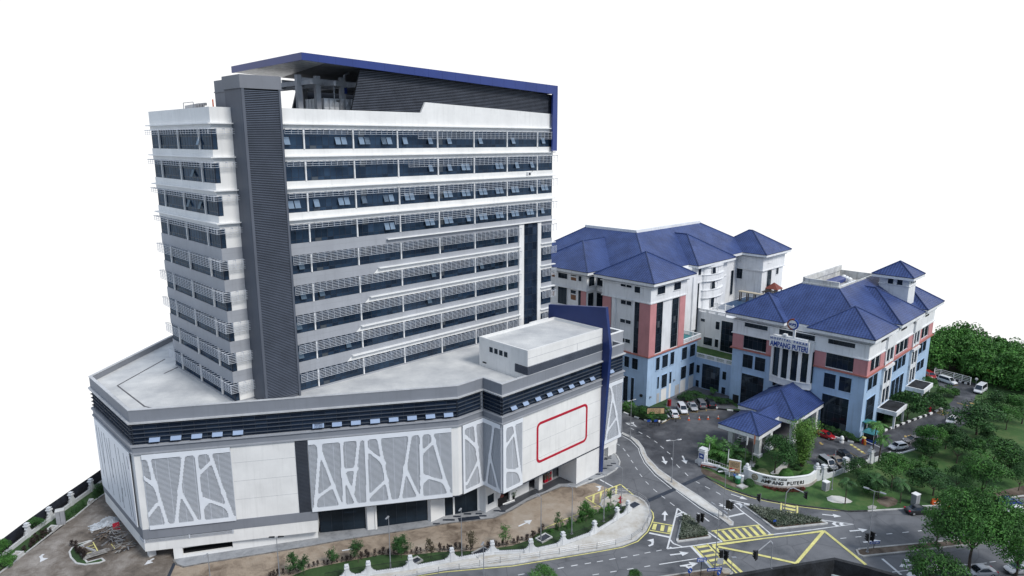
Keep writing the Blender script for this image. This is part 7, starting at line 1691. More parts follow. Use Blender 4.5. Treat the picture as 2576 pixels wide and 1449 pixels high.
round_sign(H8, 345, 1500, 1335, SIGNBLUE, 'round blue road sign left of the street name sign'); round_sign(H8, 930, 1500, 1375, SIGNBLUE, 'round blue road sign by the rubble at the crossing foot')
b = H8.g(1190, 1410); hh = zat(b, H8.uv(1200, 1110)[1]); o = empty('camera_pole', 'thin grey pole with small camera head on the rubble patch', 'camera pole', (b.x, b.y, .15)); MB().tube((0, 0, 0), (0, 0, hh), .05, n=6).build('pole', POLE, o, off=(0, 0, 0)); MB().box(-.1, .6, -.15, .15, hh - .1, hh + .2).build('camera_head', METAL, o, off=(0, 0, 0))
# ================================================================== FENCES AND WALLS
def fence_line(root, pts, zb, base_h=.55, rail_h=1.75, teeth=True, rail=BLACK, thick=.3, stepb=.17):
    bs, rl = MB(), MB(); pts = [Vector((p.x, p.y, 0)) for p in pts]
    for a, b in zip(pts, pts[1:]):
        bs.bar(a + Vector((0, 0, zb + base_h / 2)), b + Vector((0, 0, zb + base_h / 2)), thick, base_h); bs.bar(a + Vector((0, 0, zb + base_h + .04)), b + Vector((0, 0, zb + base_h + .04)), thick + .1, .08)
        n = max(1, int((b - a).length / stepb))
        for i in range(n + 1):
            p = a.lerp(b, i / n); rl.bar(p + Vector((0, 0, zb + base_h)), p + Vector((0, 0, zb + rail_h)), .03, .03)
            if teeth and i % 2 == 0: bs.box(p.x - .08, p.x + .08, p.y - .08, p.y + .08, zb + base_h + .06, zb + base_h + .2)
        for z in (rail_h - .12, base_h + .22): rl.bar(a + Vector((0, 0, zb + z)), b + Vector((0, 0, zb + z)), .035, .035)
    bs.build('base_wall', FENCEW, root); rl.build('railing', rail, root)
def pillar(root, p, d, zb, h=2.5, w=.48, flare=.85, ball=False):
    """square white pillar with cap and two stepped concave shoulders along direction d"""
    mb = MB(); c, s = d.x, d.y
    def bx(x0, x1, y0, y1, z0, z1): mb.hexa([(p.x + x * c - y * s, p.y + x * s + y * c, z) for z in (z0, z1) for x, y in ((x0, y0), (x1, y0), (x1, y1), (x0, y1))])
    bx(-w / 2, w / 2, -w / 2, w / 2, zb, zb + h - .4); bx(-w / 2 - .12, w / 2 + .12, -w / 2 - .12, w / 2 + .12, zb + h - .45, zb + h - .25); bx(-w / 2 + .03, w / 2 - .03, -w / 2 + .03, w / 2 - .03, zb + h - .25, zb + h); bx(-w / 2 - .05, w / 2 + .05, -w / 2 - .05, w / 2 + .05, zb + h, zb + h + .08)
    for k in range(5):
        x0, x1 = w / 2 + flare * k / 5, w / 2 + flare * (k + 1) / 5; z = .6 + (h - 1.15) * ((1 - (k + .5) / 5) ** 2.4)
        bx(x0, x1, -.16, .16, zb, zb + z); bx(-x1, -x0, -.16, .16, zb, zb + z)
    if ball: mb.lathe([(.02, 0), (.25, .1), (.34, .34), (.25, .58), (.02, .68)], 12, (p.x, p.y, zb + h + .08))
    mb.build('pillar', FENCEW, root)
b0 = Z9.g(512, 1140)
FN = wthing('boundary_fence', 'white based fence with black railing and white pillars along the roadside pavement', 'fence', (b0.x, b0.y, .14))
fl = Z8.l([(700, 1520), (918, 1480), (1135, 1444), (1555, 1384), (1972, 1305), (2378, 1232)]) + Z9.l([(190, 1213), (512, 1140), (828, 1025), (1055, 885), (1163, 815)])
fence_line(FN, fl, .12, .36, 1.6)
for i, p in enumerate(fl[1:], 1):
    d = (fl[min(i + 1, len(fl) - 1)] - fl[i - 1]).normalized(); pillar(FN, p, d, .12, 2.15)
L0 = Y1.g(600, 940)
FL = wthing('boundary_fence', 'white based boundary wall with stepped pillars and dark screen fence at the far left', 'fence', (L0.x, L0.y, 0))
fl2 = Y1.l([(-200, 1560), (130, 1300), (430, 1062), (765, 815), (1090, 580), (1385, 372), (1600, 215)])
fence_line(FL, fl2, .02, .6, 1.6)
for p, q in zip(fl2[2:6], fl2[3:7]): pillar(FL, p, (q - p).normalized(), .02, 2.4, .55, .9)
mb = MB(); off = Vector((-.9, .45, 0))
for a, b in zip(fl2, fl2[1:]): mb.bar(a + off + Vector((0, 0, 1.1)), b + off + Vector((0, 0, 1.1)), .08, 2.2)
mb.build('screen_panel', mat('dark_screen_cloth', (.02, .024, .036), .85, .3, .8), FL)
# metal guard rail round the sidewalk corner
gr_ = Z9.l([(893, 728), (905, 690), (990, 648), (1070, 633), (1170, 628), (1272, 668), (1342, 716), (1378, 775), (1392, 860), (1362, 925), (1310, 1018), (1200, 1095), (1042, 1147), (855, 1183), (670, 1205), (475, 1238), (280, 1268), (80, 1298)]) + Z8.l([(2458, 1325), (2252, 1358), (2045, 1395), (1838, 1428), (1622, 1470), (1405, 1510), (1000, 1580)])
GR = wthing('guard_rail', 'galvanised pedestrian guard rail curving round the sidewalk corner', 'guard rail', (gr_[9].x, gr_[9].y, .14))
mb = MB()
for p in gr_: MB().tube((p.x, p.y, .14), (p.x, p.y, 1.2), .05, n=6).build('rail_post', METAL, GR)
for z in (1.15, .82, .5): 
    mb = MB().path([Vector((p.x, p.y, z)) for p in gr_], .035, 6); mb.build('rail', METAL, GR)
# hospital boundary with curved sign wall
sp_ = H7.l([(1285, 845), (1450, 925), (1800, 1010), (2100, 1030), (2400, 1000), (2560, 962)]) + H9.l([(320, 1292)])
SW = wthing('sign_wall', 'white curved sign wall with dark lettering and round emblem on the lawn corner', 'sign wall', (sp_[2].x, sp_[2].y, 0))
def catmull(P, n=8):
    out = []
    for i in range(len(P) - 1):
        p0, p1, p2, p3 = P[max(i - 1, 0)], P[i], P[i + 1], P[min(i + 2, len(P) - 1)]
        for k in range(n):
            t = k / n; out.append(.5 * ((2 * p1) + (p2 - p0) * t + (2 * p0 - 5 * p1 + 4 * p2 - p3) * t * t + (3 * p1 - p0 - 3 * p2 + p3) * t ** 3))
    return out + [P[-1]]
cv = catmull([Vector((p.x, p.y, 0)) for p in sp_])
mb, pl = MB(), MB()
for a, b in zip(cv, cv[1:]):
    up = Vector((0, 0, 1)); mb.bar(a + up * 1.35, b + up * 1.35, .35, 1.7); mb.bar(a + up * 2.24, b + up * 2.24, .5, .12); pl.bar(a + up * .28, b + up * .28, .55, .6)
mb.build('wall_face', WHITE2, SW); pl.build('wall_plinth', mat('stained_plinth', (.50, .46, .42), .8, .2, .8, streak=.4), SW)
cum = [0.]
for a, b in zip(cv, cv[1:]): cum.append(cum[-1] + (b - a).length)
def at_len(s):
    for i in range(len(cv) - 1):
        if cum[i + 1] >= s: t = (s - cum[i]) / (cum[i + 1] - cum[i]); return cv[i].lerp(cv[i + 1], t), (cv[i + 1] - cv[i]).normalized()
    return cv[-1], (cv[-1] - cv[-2]).normalized()
DKL = mat('dark_bronze_letter', (.03, .026, .022), .5)
def s_of(crop, x, y):
    p = crop.g(x, y); return min((( (c.x - p.x) ** 2 + (c.y - p.y) ** 2), cum[i]) for i, c in enumerate(cv))[1]
def curve_text(body, s0, s1, z, size):
    n = len(body)
    for i, chh in enumerate(body):
        if chh == ' ': continue
        s = s0 + (s1 - s0) * i / (n - 1); p, d = at_len(s); nrm = Vector((d.y, -d.x, 0)); q = p + nrm * .20
        M_ = Matrix(((d.x, 0, nrm.x, q.x), (d.y, 0, nrm.y, q.y), (0, 1, 0, z), (0, 0, 0, 1))); o = text_mesh(chh, size, DKL, 'letter', SW, Matrix.Translation((-size * .36, 0, 0)), .04, 1, .02); o.data.transform(M_); off = OFF[SW.name]; o.location = (-off[0], -off[1], -off[2])
sA, sB = s_of(H7, 1590, 985), s_of(H7, 2420, 1000)
curve_text('AMPANG PUTERI', sA, sB, .78, .98); curve_text('HOSPITAL PAKAR', sA, sA + (sB - sA) * .52, 1.72, .42)
p, d = at_len(s_of(H7, 1455, 940)); nrm = Vector((d.y, -d.x, 0)); c = p + Vector((0, 0, 1.42)) + nrm * .18
em = MB().tube(c, c + nrm * .1, .62, n=24).build('round_emblem', mat('bronze_emblem', (.26, .22, .15), .4, metal=.4), SW)
MB().tube(c + nrm * .1, c + nrm * .12, .5, n=24).build('emblem_face', mat('emblem_pale', (.42, .38, .29), .5), em, off=(0, 0, 0))
t = text_mesh('KPJ', .42, DKL, 'emblem_letters', em, Matrix.Translation((-.42, -.15, 0)), .02); c2 = c + nrm * .13; t.data.transform(Matrix(((d.x, 0, nrm.x, c2.x), (d.y, 0, nrm.y, c2.y), (0, 1, 0, c2.z), (0, 0, 0, 1))))
HB = H7.g(415, 520)
HW = wthing('boundary_wall', 'white picket boundary wall with tall end pillar left of the orange notice board', 'wall', (HB.x, HB.y, 0))
fl3 = H7.l([(400, 560), (700, 670), (960, 765), (1120, 800), (1280, 840)]); 
fence_line(HW, fl3, 0, .9, 1.9, False, WHITE2, .35, .42)
d = (fl3[1] - fl3[0]).normalized(); mb = MB(); 
pillar(HW, fl3[0], d, 0, 3.6, 1.3, 1.0); pillar(HW, fl3[-1], d, 0, 2.6, .9, .6, True)
q = fl3[0] + Vector((d.y, -d.x, 0)) * .68; mb = MB().bar(q + Vector((0, 0, 2.2)) - d * .5, q + Vector((0, 0, 2.2)) + d * .5, .06, 1.0); pp = mb.build('blue_plate', SIGNBLUE, HW)
qq = q + Vector((d.y, -d.x, 0)) * .05; mb = MB().bar(qq + Vector((0, 0, 2.15)) - d * .32, qq + Vector((0, 0, 2.15)) + d * .3, .03, .2); mb.bar(qq + Vector((0, 0, 2.33)) - d * .16, qq + Vector((0, 0, 2.33)) + d * .16, .03, .18); mb.build('car_symbol', WHITE2, pp, off=(0, 0, 0))
fl4 = H9.l([(320, 1292), (462, 1272), (700, 1210), (900, 1120), (1060, 1075), (1240, 1010), (1410, 950), (1600, 890), (1800, 810)])
HX = wthing('boundary_wall', 'white boundary wall with black railing and pillars beside the silver, beige and dark cars', 'wall', (fl4[2].x, fl4[2].y, 0))
fence_line(HX, fl4, 0, .95, 2.1)
for i, k in ((0, 1), (1, 0), (3, 0), (6, 1)): pillar(HX, fl4[i], (fl4[i + 1] - fl4[i]).normalized(), 0, 2.9, .8, 1.3 if i else .1, bool(k))
FR = H5.l([(1400, 735), (1480, 745), (1650, 790), (1760, 820), (1870, 850)]); RF = wthing('parking_rail', 'white horizontal railing between the far parking and the wood', 'railing', (FR[2].x, FR[2].y, 0))
for p in FR: MB().box(p.x - .08, p.x + .08, p.y - .08, p.y + .08, 0, 2.2).build('rail_post', WHITE2, RF)
mb = MB()
for z in (.8, 1.25, 1.7, 2.15): mb.path([Vector((p.x, p.y, z)) for p in FR], .06, 5)
mb.build('rail', WHITE2, RF); 
mb = MB(); i = 0
for a, b in zip(FR, FR[1:]):
    for k in range(3): mb.bar(a.lerp(b, k / 3) + Vector((0, 0, .2)), a.lerp(b, (k + 1) / 3) + Vector((0, 0, .2)), .3, .4, i % 2); i += 1
mb.build('striped_kerb', [WHITE2, BLACK], RF)
# ================================================================== SMALL THINGS
b = H7.g(1030, 810); zt, zb = zat(b, H7.uv(1030, 470)[1]), zat(b, H7.uv(1030, 700)[1])
NB = empty('notice_board', 'tall orange cream notice board with a red arrow at the picket wall', 'notice board', (b.x, b.y, 0), -.42)
bd = MB().box(-1.05, 1.05, -.12, .12, zb, zt).build('board', CREAM, NB, off=(0, 0, 0)); MB().box(-1.15, 1.15, -.16, .16, zt, zt + .14).box(1.05, 1.17, -.16, .16, zb, zt).build('board_frame', WHITE2, NB, off=(0, 0, 0))
for x in (-.85, .85): MB().box(x - .08, x + .08, -.08, .08, 0, zb).build('board_post', WHITE2, NB, off=(0, 0, 0))
glyph_rows(bd, -.8, .85, -.12, zb + (zt - zb) * .42, zt - .25, 7, DKL, 5); z = zb + (zt - zb) * .27
MB().poly([(-1.0, -.135, z), (-.5, -.135, z - .3), (-.5, -.135, z + .3)]).box(-.5, -.25, -.135, -.12, z - .12, z + .12).build('red_arrow', RED, bd, off=(0, 0, 0)); glyph_rows(bd, -.2, .9, -.12, z - .25, z + .25, 1, RED, 6)
b = H6.g(1035, 720); zt, zb = zat(b, H6.uv(1035, 522)[1]), zat(b, H6.uv(1035, 604)[1])
CS = empty('notice_board', 'wide cream direction board in the bed below the blue corner wall', 'notice board', (b.x, b.y, 0), .05)
bd = MB().box(-2.0, 2.0, -.1, .1, zb, zt).build('board', CREAM, CS, off=(0, 0, 0)); MB().box(-2.1, 2.1, -.14, .14, zt, zt + .12).box(-2.1, 2.1, -.14, .14, zb - .12, zb).box(-2.12, -2.0, -.14, .14, zb, zt).box(2.0, 2.12, -.14, .14, zb, zt).build('board_frame', BLACK, CS, off=(0, 0, 0))
for x in (-1.7, 1.7): MB().box(x - .06, x + .06, -.05, .05, 0, zb - .1).build('board_post', BLACK, CS, off=(0, 0, 0))
glyph_rows(bd, -1.8, 1.2, -.1, zb + .1, zt - .1, 4, DKL, 7)
# cones
def cone(x, y, lb):
    b = H6.g(x, y); o = empty('traffic_cone', lb, 'traffic cone', (b.x, b.y, .03), 0, 'traffic cones on the forecourt'); MB().box(-.26, .26, -.26, .26, 0, .06).build('cone_base', ORANGE, o, off=(0, 0, 0)); MB().lathe([(.19, .06), (.12, .4), (.05, .85), (.02, .88)], 10).build('cone_body', ORANGE, o, off=(0, 0, 0)); MB().lathe([(.155, .36), (.09, .66), (.08, .66), (.14, .36)], 10).build('cone_band', WHITE2, o, off=(0, 0, 0)); return o
for x, lb in ((1540, 'leftmost of the four orange cones on the dark forecourt'), (1698, 'second orange cone from the left on the dark forecourt'), (1830, 'third orange cone from the left on the dark forecourt'), (1983, 'rightmost of the four orange cones, nearest the porch')):
    c = cone(x, 708 - (x - 1540) * .05, lb); c.scale = (1.0, 1.0, 1.05)
b = H6.g(1345, 725); o = empty('parking_sign', 'small white stand sign behind the white hatchback', 'stand sign', (b.x, b.y, .03), .2); MB().tube((0, 0, 0), (0, 0, .9), .06, n=6).lathe([(.25, 0), (.2, .1), (.05, .14)], 10).build('stand', BLACK, o, off=(0, 0, 0)); MB().box(-.5, .5, -.05, .05, .85, 1.25).build('sign_plate', WHITE2, o, off=(0, 0, 0))
# guard booth with teal awning and barrier
b = H9.g(1400, 530); o = empty('guard_booth', 'blue and white guard booth with a teal awning beside the blue corner wall', 'guard booth', (b.x, b.y, .03), RZ)
MB().box(-1.1, 1.1, -1.1, 1.1, 0, 1.0).build('booth_base', SIGNBLUE, o, off=(0, 0, 0)); g = MB().box(-1.02, 1.02, -1.02, 1.02, 1.0, 2.3).build('booth_glazing', GLASS2, o, off=(0, 0, 0)); mb = MB()
for x in (-1.06, 1.06):
    for y in (-1.06, 1.06): mb.box(x - .06, x + .06, y - .06, y + .06, 0, 2.4)
mb.build('booth_frame', WHITE2, o, off=(0, 0, 0)); MB().hexa([(-1.4, -1.4, 2.4), (1.4, -1.4, 2.4), (1.4, 1.4, 2.4), (-1.4, 1.4, 2.4), (-.9, -.9, 2.8), (.9, -.9, 2.8), (.9, .9, 2.8), (-.9, .9, 2.8)]).build('booth_roof', TEAL, o, off=(0, 0, 0)); MB().hexa([(1.6, 1.2, 3.5), (4.6, .2, 3.3), (4.6, 2.6, 3.3), (1.6, 3.2, 3.5), (1.6, 1.2, 3.55), (4.6, .2, 3.35), (4.6, 2.6, 3.35), (1.6, 3.2, 3.55)]).build('awning', TEAL, o, off=(0, 0, 0))
for x, y, z in ((1.7, 1.4, 3.5), (4.5, .4, 3.3), (4.5, 2.5, 3.3)): MB().tube((x, y, 0), (x, y, z), .05, n=6).build('awning_post', WHITE2, o, off=(0, 0, 0))
a, c = H9.g(1310, 500, .95), H9.g(1610, 628, .95); o = wthing('barrier_arm', 'white lifting barrier arm across the driveway by the guard booth', 'barrier', (a.x, a.y, .03)); MB().bar(a, c, .08, .12).build('arm', WHITE2, o); MB().box(a.x - .2, a.x + .2, a.y - .2, a.y + .2, .03, 1.1).build('barrier_post', mat('barrier_orange', (.5, .18, .03), .5), o)
b = H9.g(1275, 560); o = empty('ticket_machine', 'red and yellow ticket machine at the driveway barrier', 'ticket machine', (b.x, b.y, .03), .5); MB().box(-.25, .25, -.25, .25, 0, 1.2).build('machine_body', RED, o, off=(0, 0, 0)); MB().box(-.3, .3, -.3, .3, 1.2, 1.55).build('machine_top', YELLOW, o, off=(0, 0, 0))
b = H9.g(835, 545); rng = random.Random(2); o = empty('wrapped_bundle', 'white wrapped bundle standing on the forecourt by the hedge', 'bundle', (b.x, b.y, .03)); MB().lathe([(.42, 0), (.5, .3), (.4, .7), (.46, 1.1), (.3, 1.5), (.12, 1.65)], 9).build('wrapping', WHITE2, o, off=(0, 0, 0)); MB().lathe([(.46, .62), (.47, .72), (.42, .72)], 9).build('tie_band', POLE, o, off=(0, 0, 0))
# fire cabinet, hydrants
b = H6.g(1245, 490); o = empty('hose_cabinet', 'red hose cabinet against the pale blue wall', 'hose cabinet', (b.x, b.y, 0), RZ); MB().box(-.4, .4, -.3, .3, 0, 1.6).build('cabinet_body', mat('faded_red', (.30, .02, .025), .5), o, off=(0, 0, 0)); MB().box(-.32, .32, -.33, -.3, .3, 1.7).build('cabinet_door', mat('deep_red', (.3, .01, .02), .4), o, off=(0, 0, 0))
def hydrant(b, lb, z0): 
    o = empty('fire_hydrant', lb, 'hydrant', (b.x, b.y, z0)); MB().lathe([(.16, 0), (.11, .1), (.10, .9), (.15, .95), (.14, 1.05), (.03, 1.12)], 10).build('hydrant_body', RED, o, True, off=(0, 0, 0)); MB().tube((-.28, 0, .78), (.28, 0, .78), .09, n=8).tube((-.24, 0, .2), (.3, 0, .2), .07, n=8).build('hydrant_outlet', RED, o, off=(0, 0, 0)); o.scale = (1.25,) * 3
hydrant(Z9.g(1088, 725), 'red hydrant on the sidewalk corner beside a thin sapling', .14); hydrant(P1.g(385, 140), 'red hydrant on the lawn above the striped kerb', .05)
# people
def person(b, label, shirt, h=1.68, rz=0., z0=.03, dark=TROUSER):
    o = empty('person', label, 'person', (b.x, b.y, z0), rz); V = [(0, 0, .93), (0, 0, 1.15), (0, 0, 1.38), (0, 0, 1.48), (0, .02, 1.58), (.09, 0, .90), (.10, .01, .50), (.11, -.02, .08), (.11, .12, .03), (-.09, 0, .90), (-.10, .03, .50), (-.11, 0, .08), (-.11, .14, .03), (.19, 0, 1.40), (.24, .02, 1.13), (.23, .14, .93), (-.19, 0, 1.40), (-.24, .02, 1.13), (-.22, .16, .95), (0, .015, 1.68)]
    E_ = [(0, 1), (1, 2), (2, 3), (3, 4), (4, 19), (0, 5), (5, 6), (6, 7), (7, 8), (0, 9), (9, 10), (10, 11), (11, 12), (2, 13), (13, 14), (14, 15), (2, 16), (16, 17), (17, 18)]; R_ = [.14, .13, .16, .06, .085, .095, .065, .045, .04, .095, .065, .045, .04, .065, .045, .035, .065, .045, .035, .07]
    me = bpy.data.meshes.new('person_body'); me.from_pydata(V, E_, []); ob = bpy.data.objects.new('tmp_body', me); COL.objects.link(ob); sk = ob.modifiers.new('skin', 'SKIN'); ob.modifiers.new('sub', 'SUBSURF').levels = 1
    for v, r in zip(me.skin_vertices[0].data, R_): v.radius = (r, r)
    me.skin_vertices[0].data[0].use_root = True; bpy.context.view_layer.update(); dg = bpy.context.evaluated_depsgraph_get(); m2 = bpy.data.meshes.new_from_object(ob.evaluated_get(dg)); bpy.data.objects.remove(ob); m2.name = 'body'; m2.materials.clear()
    for m in (SKIN, shirt, dark, BLACK): m2.materials.append(m)
    for p in m2.polygons:
        x, y, z = p.center; p.material_index = 3 if z < .1 else 2 if z < .95 and abs(x) < .2 else 1 if z < 1.44 and not (abs(x) > .2 and z < 1.12) else 0
    bo = bpy.data.objects.new('body', m2); COL.objects.link(bo); bo.parent = o; MB().lathe([(.115, 1.62), (.12, 1.68), (.09, 1.77), (.02, 1.80)], 10, (0, -.015, 0)).build('hair', BLACK, o, True, off=(0, 0, 0)); o.scale = (1.05, 1.05, 1.02); return o
person(H7.g(1035, 880), 'person in a blue shirt and dark trousers standing below the orange notice board', SHIRT, rz=2.6, z0=.05); person(H6.g(1092, 800), 'person in a white shirt standing at the tip of the striped kerb', WHITE2, rz=3.4)
for x, lb in ((935, 'left of two blue sign stands by the striped kerb'), (1040, 'right of two blue sign stands beside the person in white')):
    b = H6.g(x, 795); o = empty('sign_stand', lb, 'sign stand', (b.x, b.y, .03), .2, 'sign stands at the striped kerb'); MB().box(-.4, .4, -.04, .04, 1.0, 1.5).build('sign_plate', SIGNBLUE, o, off=(0, 0, 0)); MB().tube((-.3, 0, 0), (-.3, 0, 1.0), .03, n=5).tube((.3, 0, 0), (.3, 0, 1.0), .03, n=5).build('stand_leg', BLACK, o, off=(0, 0, 0))
# bins
b = H7.g(1105, 925); o = empty('litter_bin', 'round green litter bin below the notice board', 'litter bin', (b.x, b.y, .03)); MB().lathe([(.42, 0), (.5, .15), (.5, 1.1)], 14).build('bin_body', GREENPT, o, off=(0, 0, 0)); MB().lathe([(.52, 1.08), (.55, 1.3), (.42, 1.36)], 14).build('bin_rim', mat('pale_blue_rim', (.3, .5, .55), .5), o, off=(0, 0, 0)); MB().tube((.6, 0, 0), (.6, 0, 2.2), .03, n=5).build('bin_post', METAL, o, off=(0, 0, 0))
b = H7.g(1170, 905); o = empty('utility_box', 'small white utility box next to the green litter bin', 'utility box', (b.x, b.y, .03), -.4); MB().box(-.45, .45, -.35, .35, 0, 1.3).build('box_body', OLDWHITE, o, off=(0, 0, 0)); MB().box(-.5, .5, -.4, .4, 1.3, 1.4).build('box_lid', WHITE2, o, off=(0, 0, 0))
def cabinet(crop, bx, by, xl, xr, yt, lb, legs=False, nm='utility_cabinet', top=WHITE2, dz=0.):
    b = crop.g(bx, by); r, h = fit(b, crop, xl, xr, yt); o = empty(nm, lb, 'cabinet', (b.x, b.y, .03), .5); z0 = .35 if legs else .15
    MB().box(-r * .84, r * .84, -r * .68, r * .68, z0, h - .1).build('cabinet_body', mat('cabinet_grey', (.30, .31, .33), .5, .08, 1, streak=.2), o, off=(0, 0, 0)); MB().box(-r * .9, r * .9, -r * .75, r * .75, h - .1, h + .03).build('cabinet_roof', top, o, off=(0, 0, 0)); MB().box(-r * .8, r * .8, -r * .65, r * .65, 0, z0).build('cabinet_plinth', CONC, o, off=(0, 0, 0)); MB().box(-.02, .02, -r * .70, -r * .68, z0 + .1, h - .25).build('door_gap', BLACK, o, off=(0, 0, 0)); return o
cabinet(Z10, 1478, 725, 1440, 1520, 622, 'grey roadside cabinet on the lawn beside the black saloon'); cabinet(Z10, 577, 585, 540, 612, 498, 'small grey cabinet on the lawn in front of the sign wall'); cabinet(Y1, 930, 870, 850, 985, 655, 'grey boxy cabin on the left lawn strip between two pillars', top=STONE)
# flags and white posts in the garden
for x, yb, yt, m, lb in ((1250, 500, -60, WHITE2, 'flag pole with a white and blue flag in front of the porch'), (1385, 640, -80, mat('flag_cloth_red', (.5, .2, .12), .8), 'flag pole with a pale red flag near the porch column')):
    b = H7.g(x, yb); h = zat(b, H7.uv(x, yt)[1]); o = empty('flag_pole', lb, 'flag pole', (b.x, b.y, .03), 0, None); MB().tube((0, 0, 0), (0, 0, h), .05, .03, 6).build('pole', POLE, o, off=(0, 0, 0)); mb = MB()
    for i in range(4): mb.poly([(.05 + .09 * i, .06 * (-1) ** i, h - .3 - .12 * i), (.05 + .09 * (i + 1), -.06 * (-1) ** i, h - .3 - .12 * (i + 1)), (.05 + .07 * (i + 1), -.06 * (-1) ** i, h - 2.4 + .05 * i), (.05 + .07 * i, .06 * (-1) ** i, h - 2.4)])
    mb.build('flag', m, o, off=(0, 0, 0))
for x, yb, yt, lb in ((522, 450, 135, 'white garden post closest to the drop-off lane'), (812, 420, 275, 'short white garden post between the fan palms'), (905, 590, 255, 'white garden post behind the orange notice board')):
    b = H7.g(x, yb); h = zat(b, H7.uv(x, yt)[1]); o = empty('garden_post', lb, 'post', (b.x, b.y, .03), 0, 'white garden posts'); MB().tube((0, 0, 0), (0, 0, h), .1, .08, 8).build('post', WHITE2, o, off=(0, 0, 0)); MB().tube((0, 0, h), (0, 0, h + .12), .14, .14, 8).build('post_cap', METAL, o, off=(0, 0, 0))
# wooden bench-like frame by the white pillar, garden path
b = H7.g(560, 640); o = empty('stone_bench', 'low white bench with brown frame against the picket wall', 'bench', (b.x, b.y, .03), -.42); MB().box(-1.9, 1.9, -.25, .25, .5, .65).build('seat', TERRA, o, off=(0, 0, 0)); MB().box(-1.8, 1.8, -.02, .2, .65, 1.1).build('backrest', OLDWHITE, o, off=(0, 0, 0))
for x in (-1.8, 1.8): MB().box(x - .12, x + .12, -.22, .22, 0, .5).build('leg', TERRA, o, off=(0, 0, 0))
tag(MB().poly([(p.x, p.y, .045) for p in ccw(H7.l([(1360, 400), (1480, 390), (1460, 540), (1440, 600), (1340, 590), (1350, 500)]))]).build('garden_path', PLAZA), kind='structure'); tag(MB().poly([(p.x, p.y, .046) for p in ccw(H7.l([(1760, 720), (1900, 620), (2040, 500), (2130, 520), (2100, 620), (1960, 740), (1800, 750)]))]).build('garden_path', PLAZA), kind='structure')
b = H7.g(1195, 1000); o = empty('manhole', 'square concrete manhole slab on the worn lawn', 'manhole', (b.x, b.y, .03), .6); MB().box(-.9, .9, -.7, .7, 0, .22).build('slab', CONC, o, off=(0, 0, 0)); MB().box(-.6, .6, -.45, .45, .22, .26).build('cover', STONE, o, off=(0, 0, 0))
for cr_, x, y, w, lb, m in ((Z9, 320, 1080, 1.2, 'square pit in the lawn strip at the foot of a lamp post', DARKGREY), (Z8, 2265, 1225, 1.3, 'dark grated pit in the lawn strip beside the fence pillar', DARKGREY), (Z8, 1595, 1315, 1.1, 'grated pit behind the fence pillar', DARKGREY), (Z9, 1228, 742, 1.2, 'dark square manhole on the sidewalk corner', DARKGREY)):
    b = cr_.g(x, y); o = empty('inspection_pit', lb, 'pit', (b.x, b.y, .12), .75, 'inspection pits'); mb = MB(); ring(mb, [(-w, -w * .7), (w, -w * .7), (w, w * .7), (-w, w * .7)], .2, 0, .25 if y != 742 else .06); mb.build('pit_wall', STONE, o, off=(0, 0, 0)); MB().box(-w + .2, w - .2, -w * .7 + .2, w * .7 - .2, .0, .12 if y != 742 else .05).build('pit_grate', m, o, off=(0, 0, 0))
# orange barriers behind the big tree
for x, y, lb in ((1690, 725, 'orange plastic barrier left behind the big tree on the road'), (1820, 800, 'orange plastic barrier right behind the big tree on the road')):
    b = Z10.g(x, y); o = empty('road_barrier', lb, 'barrier', (b.x, b.y, .02), .1, 'orange road barriers'); MB().hexa([(-.9, -.3, 0), (.9, -.3, 0), (.9, .3, 0), (-.9, .3, 0), (-.85, -.1, 1), (.85, -.1, 1), (.85, .1, 1), (-.85, .1, 1)]).build('barrier_body', ORANGE, o, off=(0, 0, 0)); MB().box(-.6, .6, -.24, .24, .35, .5).build('barrier_band', WHITE2, o, off=(0, 0, 0))
# building debris in the left yard
rng = random.Random(9)
def pile(crop, x, y, n, ln, r, label, m, spread, name='timber_pile', az=None, h=.6, cat='pile', sq=.07):
    b = crop.g(x, y); o = empty(name, label, cat, (b.x, b.y, .03)); mb = MB()
    for i in range(n):
        a = az + rng.gauss(0, spread) if az is not None else rng.uniform(0, 3.14); d = Vector((math.cos(a), math.sin(a), rng.gauss(0, .06 if spread < .3 else .16))) * ln * rng.uniform(.5, 1) / 2; c = Vector((rng.uniform(-r, r), rng.uniform(-r, r), .1 + h * rng.random() * (1 - .3 * rng.random()))); mb.bar(c - d, c + d, sq * rng.uniform(.6, 2.2), sq * rng.uniform(.5, 1.4), rng.randrange(len(m)))
    mb.v = [(vx, vy, max(.02, vz)) for vx, vy, vz in mb.v]; mb.build('board_heap', m, o, off=(0, 0, 0)); return o
RW = [WOOD, CONC, METAL, mat('grey_plank', (.26, .25, .24), .85, .2, 2), mat('dark_scrap', (.05, .045, .045), .8, .3, 2)]
pile(Y1, 1650, 1040, 40, 2.6, 1.1, 'heap of boards and frames dumped at the wall of the left yard', RW, 2, 'debris_heap', None, 1.1, 'debris heap', .08); pile(Y1, 1760, 1130, 60, 2.0, 1.2, 'dark tangle of scrap steel and sticks beside the base opening', [RW[4], WOOD, RW[4], MATS['joint_grey']], 2, 'scrap_heap', None, 1.4, 'scrap heap', .05)
pile(Y1, 1870, 1240, 34, 2.4, 1.1, 'flat heap of laths in the yard under the podium corner', RW, .5, 'lath_heap', .8, .35, 'lath heap', .07); pile(Y1, 1455, 1345, 30, 3.2, .45, 'neat stack of grey planks inside the turning island', [RW[3], RW[1], RW[3]], .05, 'plank_stack', .62, .55, 'plank stack', .12); pile(Y1, 1250, 1270, 22, 1.6, .5, 'dark timber offcuts by the turning island hedge', [WOOD, RW[4]], .5, 'timber_offcuts', 2.4, .4, 'timber offcuts', .1)
